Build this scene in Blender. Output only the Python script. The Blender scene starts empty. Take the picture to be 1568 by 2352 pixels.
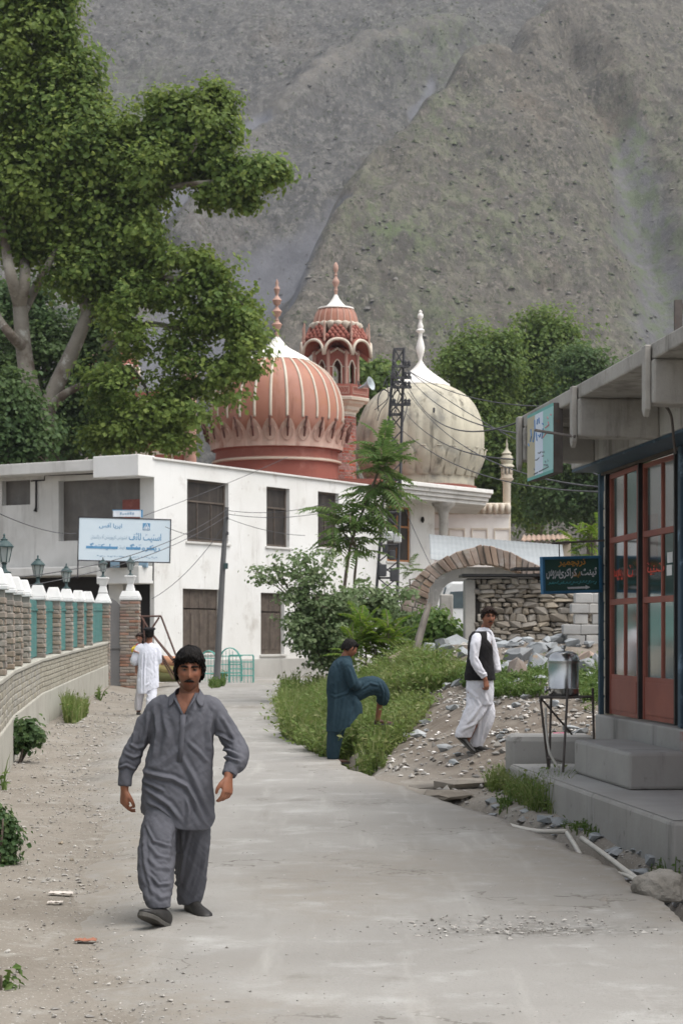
import bpy, bmesh, math, random
import numpy as np
from mathutils import Vector, Matrix, Euler, noise
R = math.radians
random.seed(11); rng = np.random.default_rng(11)
scene = bpy.context.scene; COL = scene.collection
# ------------------------------------------------------------------ camera, sky, sun, exposure
F, CU, HV, CH = 4500., 784., 1455., 1.75          # picture scale used for measuring: focal length, centre column, horizon row, eye height
cam = bpy.data.cameras.new('camera'); camo = bpy.data.objects.new('camera', cam); COL.objects.link(camo); scene.camera = camo
cam.sensor_fit = 'VERTICAL'; cam.sensor_height = 36; cam.sensor_width = 24
cam.lens = F/2352*36; cam.shift_y = (HV-1176)/2352
cam.clip_start = .1; cam.clip_end = 6000
camo.location = (0, 0, CH); camo.rotation_euler = (R(90), 0, 0)
cam.dof.use_dof = True; cam.dof.focus_distance = 12.0; cam.dof.aperture_fstop = 9
SUN_EL, SUN_AZ = R(66), R(110)                     # azimuth from +Y, negative = left of the view
w = bpy.data.worlds.new('World'); scene.world = w; w.use_nodes = True
wn = w.node_tree; bg = wn.nodes['Background']
sky = wn.nodes.new('ShaderNodeTexSky'); sky.sky_type = 'NISHITA'; sky.sun_disc = False
sky.sun_elevation = SUN_EL; sky.sun_rotation = SUN_AZ; sky.altitude = 1500; sky.air_density = 1.0; sky.dust_density = 10.0; sky.ozone_density = .0
hs_ = wn.nodes.new('ShaderNodeHueSaturation'); hs_.inputs['Saturation'].default_value = .35; wn.links.new(sky.outputs[0], hs_.inputs['Color']); wn.links.new(hs_.outputs[0], bg.inputs[0]);   # grey overcast
bg.inputs[1].default_value = .115
sl = bpy.data.lights.new('sun', 'SUN'); sl.energy = 1.5; sl.angle = R(62); sl.color = (1, .965, .91)
so = bpy.data.objects.new('sun', sl); COL.objects.link(so)
sd = Vector((math.sin(SUN_AZ)*math.cos(SUN_EL), math.cos(SUN_AZ)*math.cos(SUN_EL), math.sin(SUN_EL)))
so.rotation_euler = sd.to_track_quat('Z', 'Y').to_euler(); so.location = (0, 0, 60)
scene.view_settings.view_transform = 'Standard'; scene.view_settings.look = 'None'
scene.view_settings.exposure = 1.2; scene.view_settings.gamma = 1; scene.view_settings.use_curve_mapping = False
scene.render.resolution_x = 682; scene.render.resolution_y = 1024
# ------------------------------------------------------------------ helpers
def at(u, v, Y): return Vector(((u-CU)/F*Y, Y, CH+(HV-v)/F*Y))
def roadz(Y): return .0073*max(0., Y-14.)
def G(u, v):                                       # point on the road plane
    k = (v-HV)/F; Y = CH/k
    if Y > 14: Y = (CH+.0073*14)/(k+.0073)
    return ((u-CU)/F*Y, Y)
WM = {}
def world(o): return WM.get(o.name, Matrix()) if o else Matrix()
def ob(name, data, mat=None, parent=None, M=None):
    if M is None: M = world(parent)
    o = bpy.data.objects.new(name, data); COL.objects.link(o)
    if mat is not None and data is not None and len(data.materials) == 0: data.materials.append(mat)
    if parent: o.parent = parent; o.matrix_local = world(parent).inverted() @ M
    else: o.matrix_local = M
    WM[o.name] = M.copy()
    return o
def T(x, y=None, z=None):
    return Matrix.Translation(x if y is None else (x, y, z))
def tag(o, label=None, cat=None, group=None, kind=None):
    if label: o['label'] = label
    if cat: o['category'] = cat
    if group: o['group'] = group
    if kind: o['kind'] = kind
    return o
def thing(name, label, cat, M=None, group=None):
    o = ob(name, None, None, None, M if M is not None else Matrix()); o.empty_display_size = .1
    return tag(o, label, cat, group)
def RZ(a): return Matrix.Rotation(a, 4, 'Z')
def RX(a): return Matrix.Rotation(a, 4, 'X')
def RY(a): return Matrix.Rotation(a, 4, 'Y')
def S(x, y=None, z=None):
    if y is None: y = z = x
    return Matrix.Diagonal((x, y, z, 1))
class MB:
    def __init__(s): s.v = []; s.f = []; s.m = []; s.mi = 0
    def add(s, vs, fs, M=None):
        n = len(s.v)
        s.v += [tuple(M @ Vector(p)) for p in vs] if M is not None else [tuple(p) for p in vs]
        s.f += [tuple(i+n for i in f) for f in fs]; s.m += [s.mi]*len(fs); return s
    def box(s, x0, x1, y0, y1, z0, z1, M=None):
        vs = [(x, y, z) for z in (z0, z1) for x, y in ((x0, y0), (x1, y0), (x1, y1), (x0, y1))]
        return s.add(vs, [(0, 3, 2, 1), (4, 5, 6, 7), (0, 1, 5, 4), (1, 2, 6, 5), (2, 3, 7, 6), (3, 0, 4, 7)], M)
    def cbox(s, sx, sy, sz, c=.006, M=None, jit=0):      # box with chamfered edges, centred
        hx, hy, hz = sx/2, sy/2, sz/2; vs = []; idx = {}
        for a in (-1, 1):
            for b in (-1, 1):
                for d in (-1, 1):
                    j = [random.uniform(-jit, jit) for _ in range(3)]
                    for k in range(3):
                        p = [a*(hx-(c if k != 0 else 0)), b*(hy-(c if k != 1 else 0)), d*(hz-(c if k != 2 else 0))]
                        idx[(a, b, d, k)] = len(vs); vs.append((p[0]+j[0], p[1]+j[1], p[2]+j[2]))
        bm = bmesh.new(); bv = [bm.verts.new(v) for v in vs]; bmesh.ops.convex_hull(bm, input=bv)
        bmesh.ops.dissolve_limit(bm, angle_limit=.02, verts=bm.verts, edges=bm.edges)
        bm.verts.index_update(); fs = [[v.index for v in f.verts] for f in bm.faces]; vv = [v.co.copy() for v in bm.verts]; bm.free()
        return s.add(vv, fs, M)
    def tube(s, path, rad, n=8, cap=True, M=None, ell=1.):
        P = [Vector(p) for p in path]; k = len(P)
        if not hasattr(rad, '__len__'): rad = [rad]*k
        vs = []; up = None
        for i in range(k):
            t = (P[min(i+1, k-1)]-P[max(i-1, 0)])
            t = t.normalized() if t.length > 1e-9 else Vector((0, 0, 1))
            if up is None: up = Vector((0, 0, 1)) if abs(t.z) < .9 else Vector((1, 0, 0))
            a = t.cross(up).normalized(); b = a.cross(t).normalized(); up = b
            for j in range(n):
                an = 2*math.pi*j/n; vs.append(P[i]+(a*math.cos(an)+b*math.sin(an)*ell)*rad[i])
        fs = [(i*n+j, i*n+(j+1) % n, (i+1)*n+(j+1) % n, (i+1)*n+j) for i in range(k-1) for j in range(n)]
        if cap: fs += [tuple(range(n-1, -1, -1)), tuple((k-1)*n+j for j in range(n))]
        return s.add(vs, fs, M)
    def lathe(s, prof, n=32, M=None, rf=None, a0=0., a1=2*math.pi):
        full = abs(a1-a0-2*math.pi) < 1e-6; m = n if full else n+1; vs = []
        for r, z in prof:
            for j in range(m):
                a = a0+(a1-a0)*j/n; q = r*(rf(a, z) if rf else 1.); vs.append((q*math.cos(a), q*math.sin(a), z))
        fs = [(i*m+j, i*m+(j+1) % m, (i+1)*m+(j+1) % m, (i+1)*m+j) for i in range(len(prof)-1) for j in range(n)]
        return s.add(vs, fs, M)
    def prism(s, poly, d0, d1, M=None):                   # polygon in XZ, extruded along Y from d0 to d1
        n = len(poly); vs = [(x, d0, z) for x, z in poly]+[(x, d1, z) for x, z in poly]
        fs = [tuple(range(n)), tuple(range(2*n-1, n-1, -1))]+[(i, i+n, (i+1) % n+n, (i+1) % n) for i in range(n)]
        return s.add(vs, fs, M)
    def loft(s, rings, M=None, cap=True):
        n = len(rings[0]); vs = [p for r in rings for p in r]
        fs = [(i*n+j, i*n+(j+1) % n, (i+1)*n+(j+1) % n, (i+1)*n+j) for i in range(len(rings)-1) for j in range(n)]
        if cap: fs += [tuple(range(n-1, -1, -1)), tuple((len(rings)-1)*n+j for j in range(n))]
        return s.add(vs, fs, M)
    def mesh(s, name, mats=None, smooth=False):
        me = bpy.data.meshes.new(name); me.from_pydata(s.v, [], s.f)
        if mats:
            for q in (mats if isinstance(mats, (list, tuple)) else [mats]): me.materials.append(q)
        if any(s.m): me.polygons.foreach_set('material_index', s.m)
        bm = bmesh.new(); bm.from_mesh(me); bmesh.ops.recalc_face_normals(bm, faces=bm.faces); bm.to_mesh(me); bm.free()
        if smooth is True: me.polygons.foreach_set('use_smooth', [True]*len(me.polygons))
        elif smooth:
            me.polygons.foreach_set('use_smooth', [True]*len(me.polygons)); me.set_sharp_from_angle(angle=R(smooth))
        me.update(); return me
    def build(s, name, mat, parent=None, M=None, smooth=False, bev=0):
        o = ob(name, s.mesh(name, mat, smooth), None, parent, M)
        if bev:
            b = o.modifiers.new('bevel', 'BEVEL'); b.width = bev; b.segments = 2; b.limit_method = 'ANGLE'
        return o
def npmesh(name, V, Fa, mat, smooth=False):               # numpy verts (n,3) and faces (m,k)
    me = bpy.data.meshes.new(name); V = np.asarray(V, dtype=np.float32); Fa = np.asarray(Fa, dtype=np.int32); m, k = Fa.shape
    me.vertices.add(len(V)); me.vertices.foreach_set('co', V.ravel())
    me.loops.add(m*k); me.loops.foreach_set('vertex_index', Fa.ravel())
    me.polygons.add(m); me.polygons.foreach_set('loop_start', np.arange(0, m*k, k, dtype=np.int32))
    me.polygons.foreach_set('use_smooth', np.full(m, bool(smooth)))
    if mat: me.materials.append(mat)
    me.update(calc_edges=True); return me
def sm(x, a, b):
    t = np.clip((np.asarray(x, dtype=float)-a)/(b-a), 0, 1); return t*t*(3-2*t)
# value noise for numpy arrays
_tab = np.random.default_rng(5).random((256, 256))
def vn2(x, y):
    x = np.asarray(x, float); y = np.asarray(y, float); xi = np.floor(x).astype(int); yi = np.floor(y).astype(int); fx = x-xi; fy = y-yi
    fx = fx*fx*(3-2*fx); fy = fy*fy*(3-2*fy); g = lambda a, b: _tab[a & 255, b & 255]
    return (g(xi, yi)*(1-fx)+g(xi+1, yi)*fx)*(1-fy)+(g(xi, yi+1)*(1-fx)+g(xi+1, yi+1)*fx)*fy
def fbm(x, y, o=4):
    s = 0; a = .5; q = 1.
    for i in range(o): s = s+a*(vn2(x*q+17.3*i, y*q+5.1*i)-.5); a *= .5; q *= 2.03
    return s*2
def segd(px, py, pts):                                    # distance to polyline and parameter along it
    best = np.full(np.shape(px), 1e9); tt = np.zeros(np.shape(px)); n = len(pts)-1
    for i in range(n):
        ax, ay = pts[i]; bx, by = pts[i+1]; dx, dy = bx-ax, by-ay
        t = np.clip(((px-ax)*dx+(py-ay)*dy)/(dx*dx+dy*dy), 0, 1); d = np.hypot(px-ax-t*dx, py-ay-t*dy)
        k = d < best; best = np.where(k, d, best); tt = np.where(k, (i+t)/n, tt)
    return best, tt
# ------------------------------------------------------------------ materials
def _n(nt, t, **kw):
    n = nt.nodes.new(t)
    for k, v in kw.items(): setattr(n, k, v)
    return n
def mixc(nt, fac, a, b, mode='MIX'):
    n = nt.nodes.new('ShaderNodeMix'); n.data_type = 'RGBA'; n.blend_type = mode
    for i, x in ((0, fac), (6, a), (7, b)):
        if isinstance(x, bpy.types.NodeSocket): nt.links.new(x, n.inputs[i])
        elif i == 0: n.inputs[0].default_value = x
        else: n.inputs[i].default_value = (*x[:3], 1)
    return n.outputs[2]
def ramp(nt, x, lo, hi):
    n = nt.nodes.new('ShaderNodeMapRange'); n.interpolation_type = 'SMOOTHSTEP'; nt.links.new(x, n.inputs[0]); n.inputs[1].default_value = lo; n.inputs[2].default_value = hi
    return n.outputs[0]
def noi(nt, vec, scale, detail=5, rough=.6, dist=0):
    n = nt.nodes.new('ShaderNodeTexNoise'); n.inputs['Scale'].default_value = scale; n.inputs['Detail'].default_value = detail
    n.inputs['Roughness'].default_value = rough; n.inputs['Distortion'].default_value = dist; nt.links.new(vec, n.inputs['Vector']); return n.outputs[0]
def pm(name, c1, c2=None, scale=4., rough=.85, spec=.25, metal=0., bump=0., bscale=30., objrand=0., stain=None, streak=None, stain2=None, island=0., local=False, emit=None, spots=None):
    m = bpy.data.materials.new(name); m.use_nodes = True; nt = m.node_tree; b = nt.nodes['Principled BSDF']
    b.inputs['Roughness'].default_value = rough; b.inputs['Specular IOR Level'].default_value = spec; b.inputs['Metallic'].default_value = metal
    if local: vec = _n(nt, 'ShaderNodeTexCoord').outputs['Object']
    else: vec = _n(nt, 'ShaderNodeNewGeometry').outputs['Position']
    if c2 is None: c2 = tuple(x*.82 for x in c1)
    col = mixc(nt, ramp(nt, noi(nt, vec, scale), .3, .7), c1, c2)
    for st in (stain, stain2):
        if st: col = mixc(nt, ramp(nt, noi(nt, vec, st[1], 7, .65), st[2], st[3]), col, st[0])
    if streak:                                            # (colour, scale, lo, hi): stains that run downwards
        mp = _n(nt, 'ShaderNodeMapping'); nt.links.new(vec, mp.inputs[0]); mp.inputs['Scale'].default_value = (1, 1, .12)
        col = mixc(nt, ramp(nt, noi(nt, mp.outputs[0], streak[1], 6, .7), streak[2], streak[3]), col, streak[0])
    if spots: col = mixc(nt, ramp(nt, noi(nt, vec, spots[1], 2, .5), spots[2], spots[3]), col, spots[0])
    if objrand:
        oi = _n(nt, 'ShaderNodeObjectInfo'); mr = _n(nt, 'ShaderNodeMapRange'); nt.links.new(oi.outputs['Random'], mr.inputs[0])
        mr.inputs[3].default_value = 1-objrand; mr.inputs[4].default_value = 1+objrand
        hs = _n(nt, 'ShaderNodeHueSaturation'); nt.links.new(col, hs.inputs['Color']); nt.links.new(mr.outputs[0], hs.inputs['Value'])
        ms = _n(nt, 'ShaderNodeMath', operation='MULTIPLY_ADD'); nt.links.new(oi.outputs['Random'], ms.inputs[0]); ms.inputs[1].default_value = 7.31; ms.inputs[2].default_value = .2
        fr = _n(nt, 'ShaderNodeMath', operation='FRACT'); nt.links.new(ms.outputs[0], fr.inputs[0])
        m3 = _n(nt, 'ShaderNodeMapRange'); nt.links.new(fr.outputs[0], m3.inputs[0]); m3.inputs[3].default_value = .72; m3.inputs[4].default_value = 1.3
        nt.links.new(m3.outputs[0], hs.inputs['Saturation']); col = hs.outputs[0]
    if island:
        g = _n(nt, 'ShaderNodeNewGeometry'); mr = _n(nt, 'ShaderNodeMapRange'); nt.links.new(g.outputs['Random Per Island'], mr.inputs[0])
        mr.inputs[3].default_value = 1-island; mr.inputs[4].default_value = 1+island
        hs = _n(nt, 'ShaderNodeHueSaturation'); nt.links.new(col, hs.inputs['Color']); nt.links.new(mr.outputs[0], hs.inputs['Value']); col = hs.outputs[0]
    nt.links.new(col, b.inputs['Base Color'])
    if bump:
        bn = _n(nt, 'ShaderNodeBump'); bn.inputs['Strength'].default_value = 1; bn.inputs['Distance'].default_value = bump
        nt.links.new(noi(nt, vec, bscale, 8, .65), bn.inputs['Height']); nt.links.new(bn.outputs[0], b.inputs['Normal'])
    return m
def leafm(name, c1, c2, c3, scale=.6, trans=.35):
    m = bpy.data.materials.new(name); m.use_nodes = True; nt = m.node_tree; b = nt.nodes['Principled BSDF']; out = nt.nodes['Material Output']
    g = _n(nt, 'ShaderNodeNewGeometry')
    col = mixc(nt, ramp(nt, noi(nt, g.outputs['Position'], scale, 3), .35, .65), c1, c2)
    col = mixc(nt, ramp(nt, g.outputs['Random Per Island'], .55, 1.), col, c3)
    nt.links.new(col, b.inputs['Base Color']); b.inputs['Roughness'].default_value = .55; b.inputs['Specular IOR Level'].default_value = .25
    tr = _n(nt, 'ShaderNodeBsdfTranslucent'); hs = _n(nt, 'ShaderNodeHueSaturation'); hs.inputs['Value'].default_value = 1.3; hs.inputs['Hue'].default_value = .485
    nt.links.new(col, hs.inputs['Color']); nt.links.new(hs.outputs[0], tr.inputs[0])
    mx = _n(nt, 'ShaderNodeMixShader'); mx.inputs[0].default_value = trans; nt.links.new(b.outputs[0], mx.inputs[1]); nt.links.new(tr.outputs[0], mx.inputs[2])
    nt.links.new(mx.outputs[0], out.inputs[0]); return m
def glassm(name, tint=(.5, .6, .6), rough=.05, a=.5):
    m = bpy.data.materials.new(name); m.use_nodes = True; nt = m.node_tree; out = nt.nodes['Material Output']; nt.nodes.remove(nt.nodes['Principled BSDF'])
    tr = _n(nt, 'ShaderNodeBsdfTransparent'); tr.inputs[0].default_value = (*tint, 1); gl = _n(nt, 'ShaderNodeBsdfGlossy'); gl.inputs['Roughness'].default_value = rough
    fr = _n(nt, 'ShaderNodeFresnel'); fr.inputs[0].default_value = 1.5; mr = _n(nt, 'ShaderNodeMapRange'); nt.links.new(fr.outputs[0], mr.inputs[0]); mr.inputs[3].default_value = .07; mr.inputs[4].default_value = .8
    mx = _n(nt, 'ShaderNodeMixShader'); nt.links.new(mr.outputs[0], mx.inputs[0]); nt.links.new(tr.outputs[0], mx.inputs[1]); nt.links.new(gl.outputs[0], mx.inputs[2]); nt.links.new(mx.outputs[0], out.inputs[0]); return m
# ------------------------------------------------------------------ Urdu lettering
_AR = {'ا': (0xFE8D, 2), 'آ': (0xFE81, 2), 'ب': (0xFE8F, 4), 'پ': (0xFB56, 4), 'ت': (0xFE95, 4), 'ٹ': (0xFB66, 4), 'ج': (0xFE9D, 4), 'چ': (0xFB7A, 4), 'ح': (0xFEA1, 4),
       'د': (0xFEA9, 2), 'ڈ': (0xFB88, 2), 'ر': (0xFEAD, 2), 'ز': (0xFEAF, 2), 'س': (0xFEB1, 4), 'ش': (0xFEB5, 4), 'ف': (0xFED1, 4), 'ق': (0xFED5, 4), 'ک': (0xFB8E, 4), 'گ': (0xFB92, 4),
       'ل': (0xFEDD, 4), 'م': (0xFEE1, 4), 'ن': (0xFEE5, 4), 'ں': (0xFB9E, 2), 'و': (0xFEED, 2), 'ہ': (0xFBA6, 4), 'ی': (0xFBFC, 4), 'ئ': (0xFE89, 4), 'ے': (0xFBAE, 2)}
def shape(s):
    out = []
    for i, c in enumerate(s):
        if c not in _AR: out.append(c); continue
        b, k = _AR[c]; p = s[i-1] if i else ' '; n = s[i+1] if i+1 < len(s) else ' '
        jp = p in _AR and _AR[p][1] == 4; jn = n in _AR and k == 4
        out.append(chr(b+(3 if jp and jn else 2 if jn else 1 if jp else 0)))
    return ''.join(reversed(out))
def lettering(s, w, h, mat, parent, M, name='lettering', bold=.0, urdu=True):   # flat text fitted to w x h, lower left at M's origin, lying in M's XZ plane
    c = bpy.data.curves.new('txt', 'FONT'); c.body = shape(s) if urdu else s; c.size = 1; c.offset = bold; c.resolution_u = 3
    o = bpy.data.objects.new('txt', c); COL.objects.link(o); dg = bpy.context.evaluated_depsgraph_get(); dg.update()
    me = bpy.data.meshes.new_from_object(o.evaluated_get(dg)); bpy.data.objects.remove(o); bpy.data.curves.remove(c)
    V = np.array([v.co[:] for v in me.vertices]); lo, hi = V.min(0), V.max(0); me.materials.clear(); me.materials.append(mat)
    sx, sz = w/(hi[0]-lo[0]), h/(hi[1]-lo[1])
    for v in me.vertices: v.co = ((v.co.x-lo[0])*sx, 0, (v.co.y-lo[1])*sz)
    me.name = name; return ob(name, me, None, parent, M)
# ------------------------------------------------------------------ ground, road, mountain
RE = [G(*p) for p in ((1568, 2120), (1471, 2055), (1410, 2004), (1320, 1965), (1158, 1893), (1003, 1842), (850, 1790), (800, 1772), (750, 1740), (690, 1700), (660, 1650), (668, 1600), (735, 1575))]
RE = [(2.05, 3.)]+RE+[(2.2, 58.5), (9., 61.5)]
LE = [(-.6, 3.)]+[G(*p) for p in ((329, 2352), (306, 2255), (251, 2139), (240, 2042), (278, 1922), (232, 1833), (220, 1791), (248, 1713), (279, 1675), (310, 1648), (335, 1610), (375, 1578))]+[(-5.0, 60.), (-4.5, 62.)]
def redge(Y): return np.interp(Y, [p[1] for p in RE], [p[0] for p in RE])
def ledge(Y): return np.interp(Y, [p[1] for p in LE], [p[0] for p in LE])
def _rz(Y): return .0073*np.maximum(0, Y-14)
def gz(X, Y):
    X = np.asarray(X, float); Y = np.asarray(Y, float)
    z = _rz(np.minimum(Y, 70)); d = X-redge(Y); l = ledge(Y)-X
    A = np.interp(Y, [0, 18, 20.5, 22, 23.3, 25, 27, 35, 48, 55, 60], [0, 0, .12, .35, .62, .85, 1.0, 1.05, .8, .35, 0])
    z = z+A*sm(d, .1, 3.0)*(1+.12*fbm(X*.9, Y*.5))
    z = z+.40*np.exp(-((Y-32.6)/1.7)**2)*sm(X, .5, 1.7)*(1+.25*fbm(X*1.4, Y*1.4, 3))
    z = z+sm(d, .05, .5)*(.03*fbm(X*2.3+9, Y*2.3)+.02*fbm(X*7, Y*7))*(Y < 64)
    z = z-.46*np.exp(-((d-.24)/.19)**2)*(.75+.5*vn2(X*3, Y*2.1))*sm(Y, 8, 10)*(1-sm(Y, 20.0, 20.6))
    z = z-.30*np.exp(-((d-.22)/.16)**2)*sm(Y, 23.0, 25.2)*(1-sm(Y, 34, 40))
    z = z+sm(l, .0, 1.2)*(.06+.03*fbm(X*1.7, Y*1.1+3))*(Y < 60)+sm(l, 0, .3)*.012*fbm(X*6, Y*6)
    z = z+sm(l, .6, 2.0)*sm(Y, 34, 50)*.22*(Y < 70)
    z = z+sm(np.hypot(X, np.maximum(0, Y-300)), 250, 900)*0
    return z
def gzs(x, y): return float(gz(np.array([x]), np.array([y]))[0])
def axis(segs):
    a = [segs[0][0]]
    for lo, hi, st in segs:
        n = max(1, int(round((hi-lo)/st))); a += list(np.linspace(lo, hi, n+1)[1:])
    return np.array(a)
def gridmesh(name, X, Y, Z, mat, smooth=True):
    ny, nx = X.shape; V = np.stack([X, Y, Z], -1).reshape(-1, 3); i = np.arange(ny*nx).reshape(ny, nx)
    Fa = np.stack([i[:-1, :-1], i[:-1, 1:], i[1:, 1:], i[1:, :-1]], -1).reshape(-1, 4)
    return npmesh(name, V, Fa, mat, smooth)
m_dirt = pm('dirt', (.235, .212, .18), (.18, .158, .13), .8, rough=.95, bump=.012, bscale=22, stain=((.285, .27, .24), 3.2, .5, .72), stain2=((.15, .13, .105), 14, .60, .72), spots=((.42, .41, .38), 55, .66, .7))
nt = m_dirt.node_tree; bs = nt.nodes['Principled BSDF']; c0 = bs.inputs['Base Color'].links[0].from_socket; ps = _n(nt, 'ShaderNodeNewGeometry').outputs['Position']; sc_c = mixc(nt, ramp(nt, noi(nt, ps, 3.0, 7, .7), .35, .65), (.125, .102, .08), (.20, .175, .145)); nt.links.new(mixc(nt, _n(nt, 'ShaderNodeAttribute', attribute_name='soil').outputs['Fac'], c0, sc_c), bs.inputs['Base Color'])
xs = axis([(-900, -60, 60), (-60, -12, 4), (-12, -6, .3), (-6, 5.5, .075), (5.5, 12, .4), (12, 60, 4), (60, 900, 60)])
ys = axis([(-60, 4, 4), (4, 8, .5), (8, 30, .085), (30, 50, .16), (50, 66, .4), (66, 120, 6), (120, 1500, 60)])
GX, GY = np.meshgrid(xs, ys); GZ = gz(GX, GY)
gm_ = gridmesh('ground', GX, GY, GZ-.004, m_dirt); sl_ = sm(GX-redge(GY), .3, 1.2)*sm(GY, 19.5, 22.5)*(1-sm(GY, 44, 54)); a = gm_.attributes.new('soil', 'FLOAT', 'POINT'); a.data.foreach_set('value', sl_.ravel().astype(np.float32)); gd = ob('ground', gm_); tag(gd, 'dusty grey brown bare earth beside the road', kind='structure')
# road: a worn concrete sheet with broken edges
m_road = pm('road_concrete', (.282, .272, .252), (.232, .222, .204), .45, rough=.93, bump=.006, bscale=34, stain=((.36, .355, .335), 1.7, .5, .75), stain2=((.195, .185, .165), 1.6, .57, .78), spots=((.21, .20, .185), 70, .64, .72))
yy = axis([(4, 8, .3), (8, 30, .09), (30, 61, .25)]); NU = 60
tt = np.linspace(0, 1, NU); YY, TT = np.meshgrid(yy, tt, indexing='ij')
l = ledge(yy)-.45+.10*fbm(yy*1.9, yy*0+2, 4); r = redge(yy)+.09*fbm(yy*2.2, yy*0+5, 5)
XX = l[:, None]+(r-l)[:, None]*TT
ZZ = _rz(YY)+.035+.012*fbm(XX*.7, YY*.7)-.03*sm(1-TT, .93, 1.)*0
dl = XX-ledge(YY); ZZ = ZZ-.055*(1-sm(dl+.28*fbm(XX*1.7+3, YY*1.7, 4), -.30, .22))
gy = .022*np.exp(-(((XX-1.05)/.55)**2+((YY-11.55)/.34)**2)); ZZ = ZZ-gy*(.6+.8*vn2(XX*14, YY*14))     # the worn hollow right of the walker
sk = np.stack([XX[:, -1], yy, ZZ[:, -1]-.2], -1)
XX = np.concatenate([XX, XX[:, -1:]+.015], 1); YY2 = np.concatenate([YY, yy[:, None]], 1); ZZ = np.concatenate([ZZ, sk[:, 2:3]], 1)
rm_ = gridmesh('road', XX, YY2, ZZ, m_road); dl = XX-ledge(YY2); dr = redge(YY2)-XX
dust = np.clip(1-sm(dl+.55*fbm(XX*1.3, YY2*.8, 5), -.1, .75)+.55*(1-sm(dr+.35*fbm(XX*1.3+9, YY2*.9, 5), .0, .5))+.6*sm(fbm(XX*.55+4, YY2*.28, 5), .12, .5), 0, 1); worn = np.clip(np.exp(-(((XX-1.1)/.62)**2+((YY2-11.5)/.42)**2)*1.1)*1.5*vn2(XX*5, YY2*5)+.9*np.exp(-(((XX-.3)/.5)**2+((YY2-19.5)/.5)**2))*vn2(XX*4, YY2*4)+.7*sm(fbm(XX*.8+31, YY2*.4+7, 4), .34, .55), 0, 1)
for nm, arr in (('dust', dust), ('worn', worn)): a = rm_.attributes.new(nm, 'FLOAT', 'POINT'); a.data.foreach_set('value', arr.ravel().astype(np.float32))
nt = m_road.node_tree; bs = nt.nodes['Principled BSDF']; c0 = bs.inputs['Base Color'].links[0].from_socket; ps = _n(nt, 'ShaderNodeNewGeometry').outputs['Position']
mp = _n(nt, 'ShaderNodeMapping'); nt.links.new(ps, mp.inputs[0]); mp.inputs['Scale'].default_value = (2.6, .22, 1); c0 = mixc(nt, ramp(nt, noi(nt, mp.outputs[0], 1.6, 6, .6), .52, .8), c0, (.34, .33, .305)); c0 = mixc(nt, ramp(nt, noi(nt, mp.outputs[0], .9, 5, .6), .55, .85), c0, (.20, .19, .17))
mp2 = _n(nt, 'ShaderNodeMapping'); nt.links.new(ps, mp2.inputs[0]); mp2.inputs['Scale'].default_value = (1, .55, 1); vo = _n(nt, 'ShaderNodeTexVoronoi', feature='DISTANCE_TO_EDGE'); vo.inputs['Scale'].default_value = .55; nt.links.new(mp2.outputs[0], vo.inputs['Vector'])
wv_ = _n(nt, 'ShaderNodeVectorMath', operation='ADD'); nz = nt.nodes.new('ShaderNodeTexNoise'); nz.inputs['Scale'].default_value = 2.5; nz.inputs['Detail'].default_value = 6; nt.links.new(ps, nz.inputs['Vector']); nt.links.new(mp2.outputs[0], wv_.inputs[0]); nt.links.new(nz.outputs['Color'], wv_.inputs[1]); nt.links.new(wv_.outputs[0], vo.inputs['Vector'])
ck = _n(nt, 'ShaderNodeMath', operation='LESS_THAN'); nt.links.new(vo.outputs['Distance'], ck.inputs[0]); ck.inputs[1].default_value = .006; ck2 = _n(nt, 'ShaderNodeMath', operation='MULTIPLY'); nt.links.new(ck.outputs[0], ck2.inputs[0]); nt.links.new(ramp(nt, noi(nt, ps, .45, 3), .48, .62), ck2.inputs[1]); c0 = mixc(nt, ck2.outputs[0], c0, (.13, .12, .105))
dm = _n(nt, 'ShaderNodeMath', operation='MULTIPLY'); nt.links.new(_n(nt, 'ShaderNodeAttribute', attribute_name='dust').outputs['Fac'], dm.inputs[0]); nt.links.new(ramp(nt, noi(nt, ps, 6, 7, .7), .2, .65), dm.inputs[1]); c0 = mixc(nt, dm.outputs[0], c0, (.225, .202, .17))
wm_ = _n(nt, 'ShaderNodeMath', operation='MULTIPLY'); nt.links.new(_n(nt, 'ShaderNodeAttribute', attribute_name='worn').outputs['Fac'], wm_.inputs[0]); nt.links.new(ramp(nt, noi(nt, ps, 16, 6, .7), .38, .6), wm_.inputs[1]); c0 = mixc(nt, wm_.outputs[0], c0, (.115, .105, .09)); nt.links.new(c0, bs.inputs['Base Color'])
rd = ob('road', rm_); tag(rd, 'worn pale concrete road curving to the left', kind='structure')
def roadtop(x, y): return _rz(np.array(y))+.035+.012*fbm(np.array(x)*.7, np.array(y)*.7)
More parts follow.
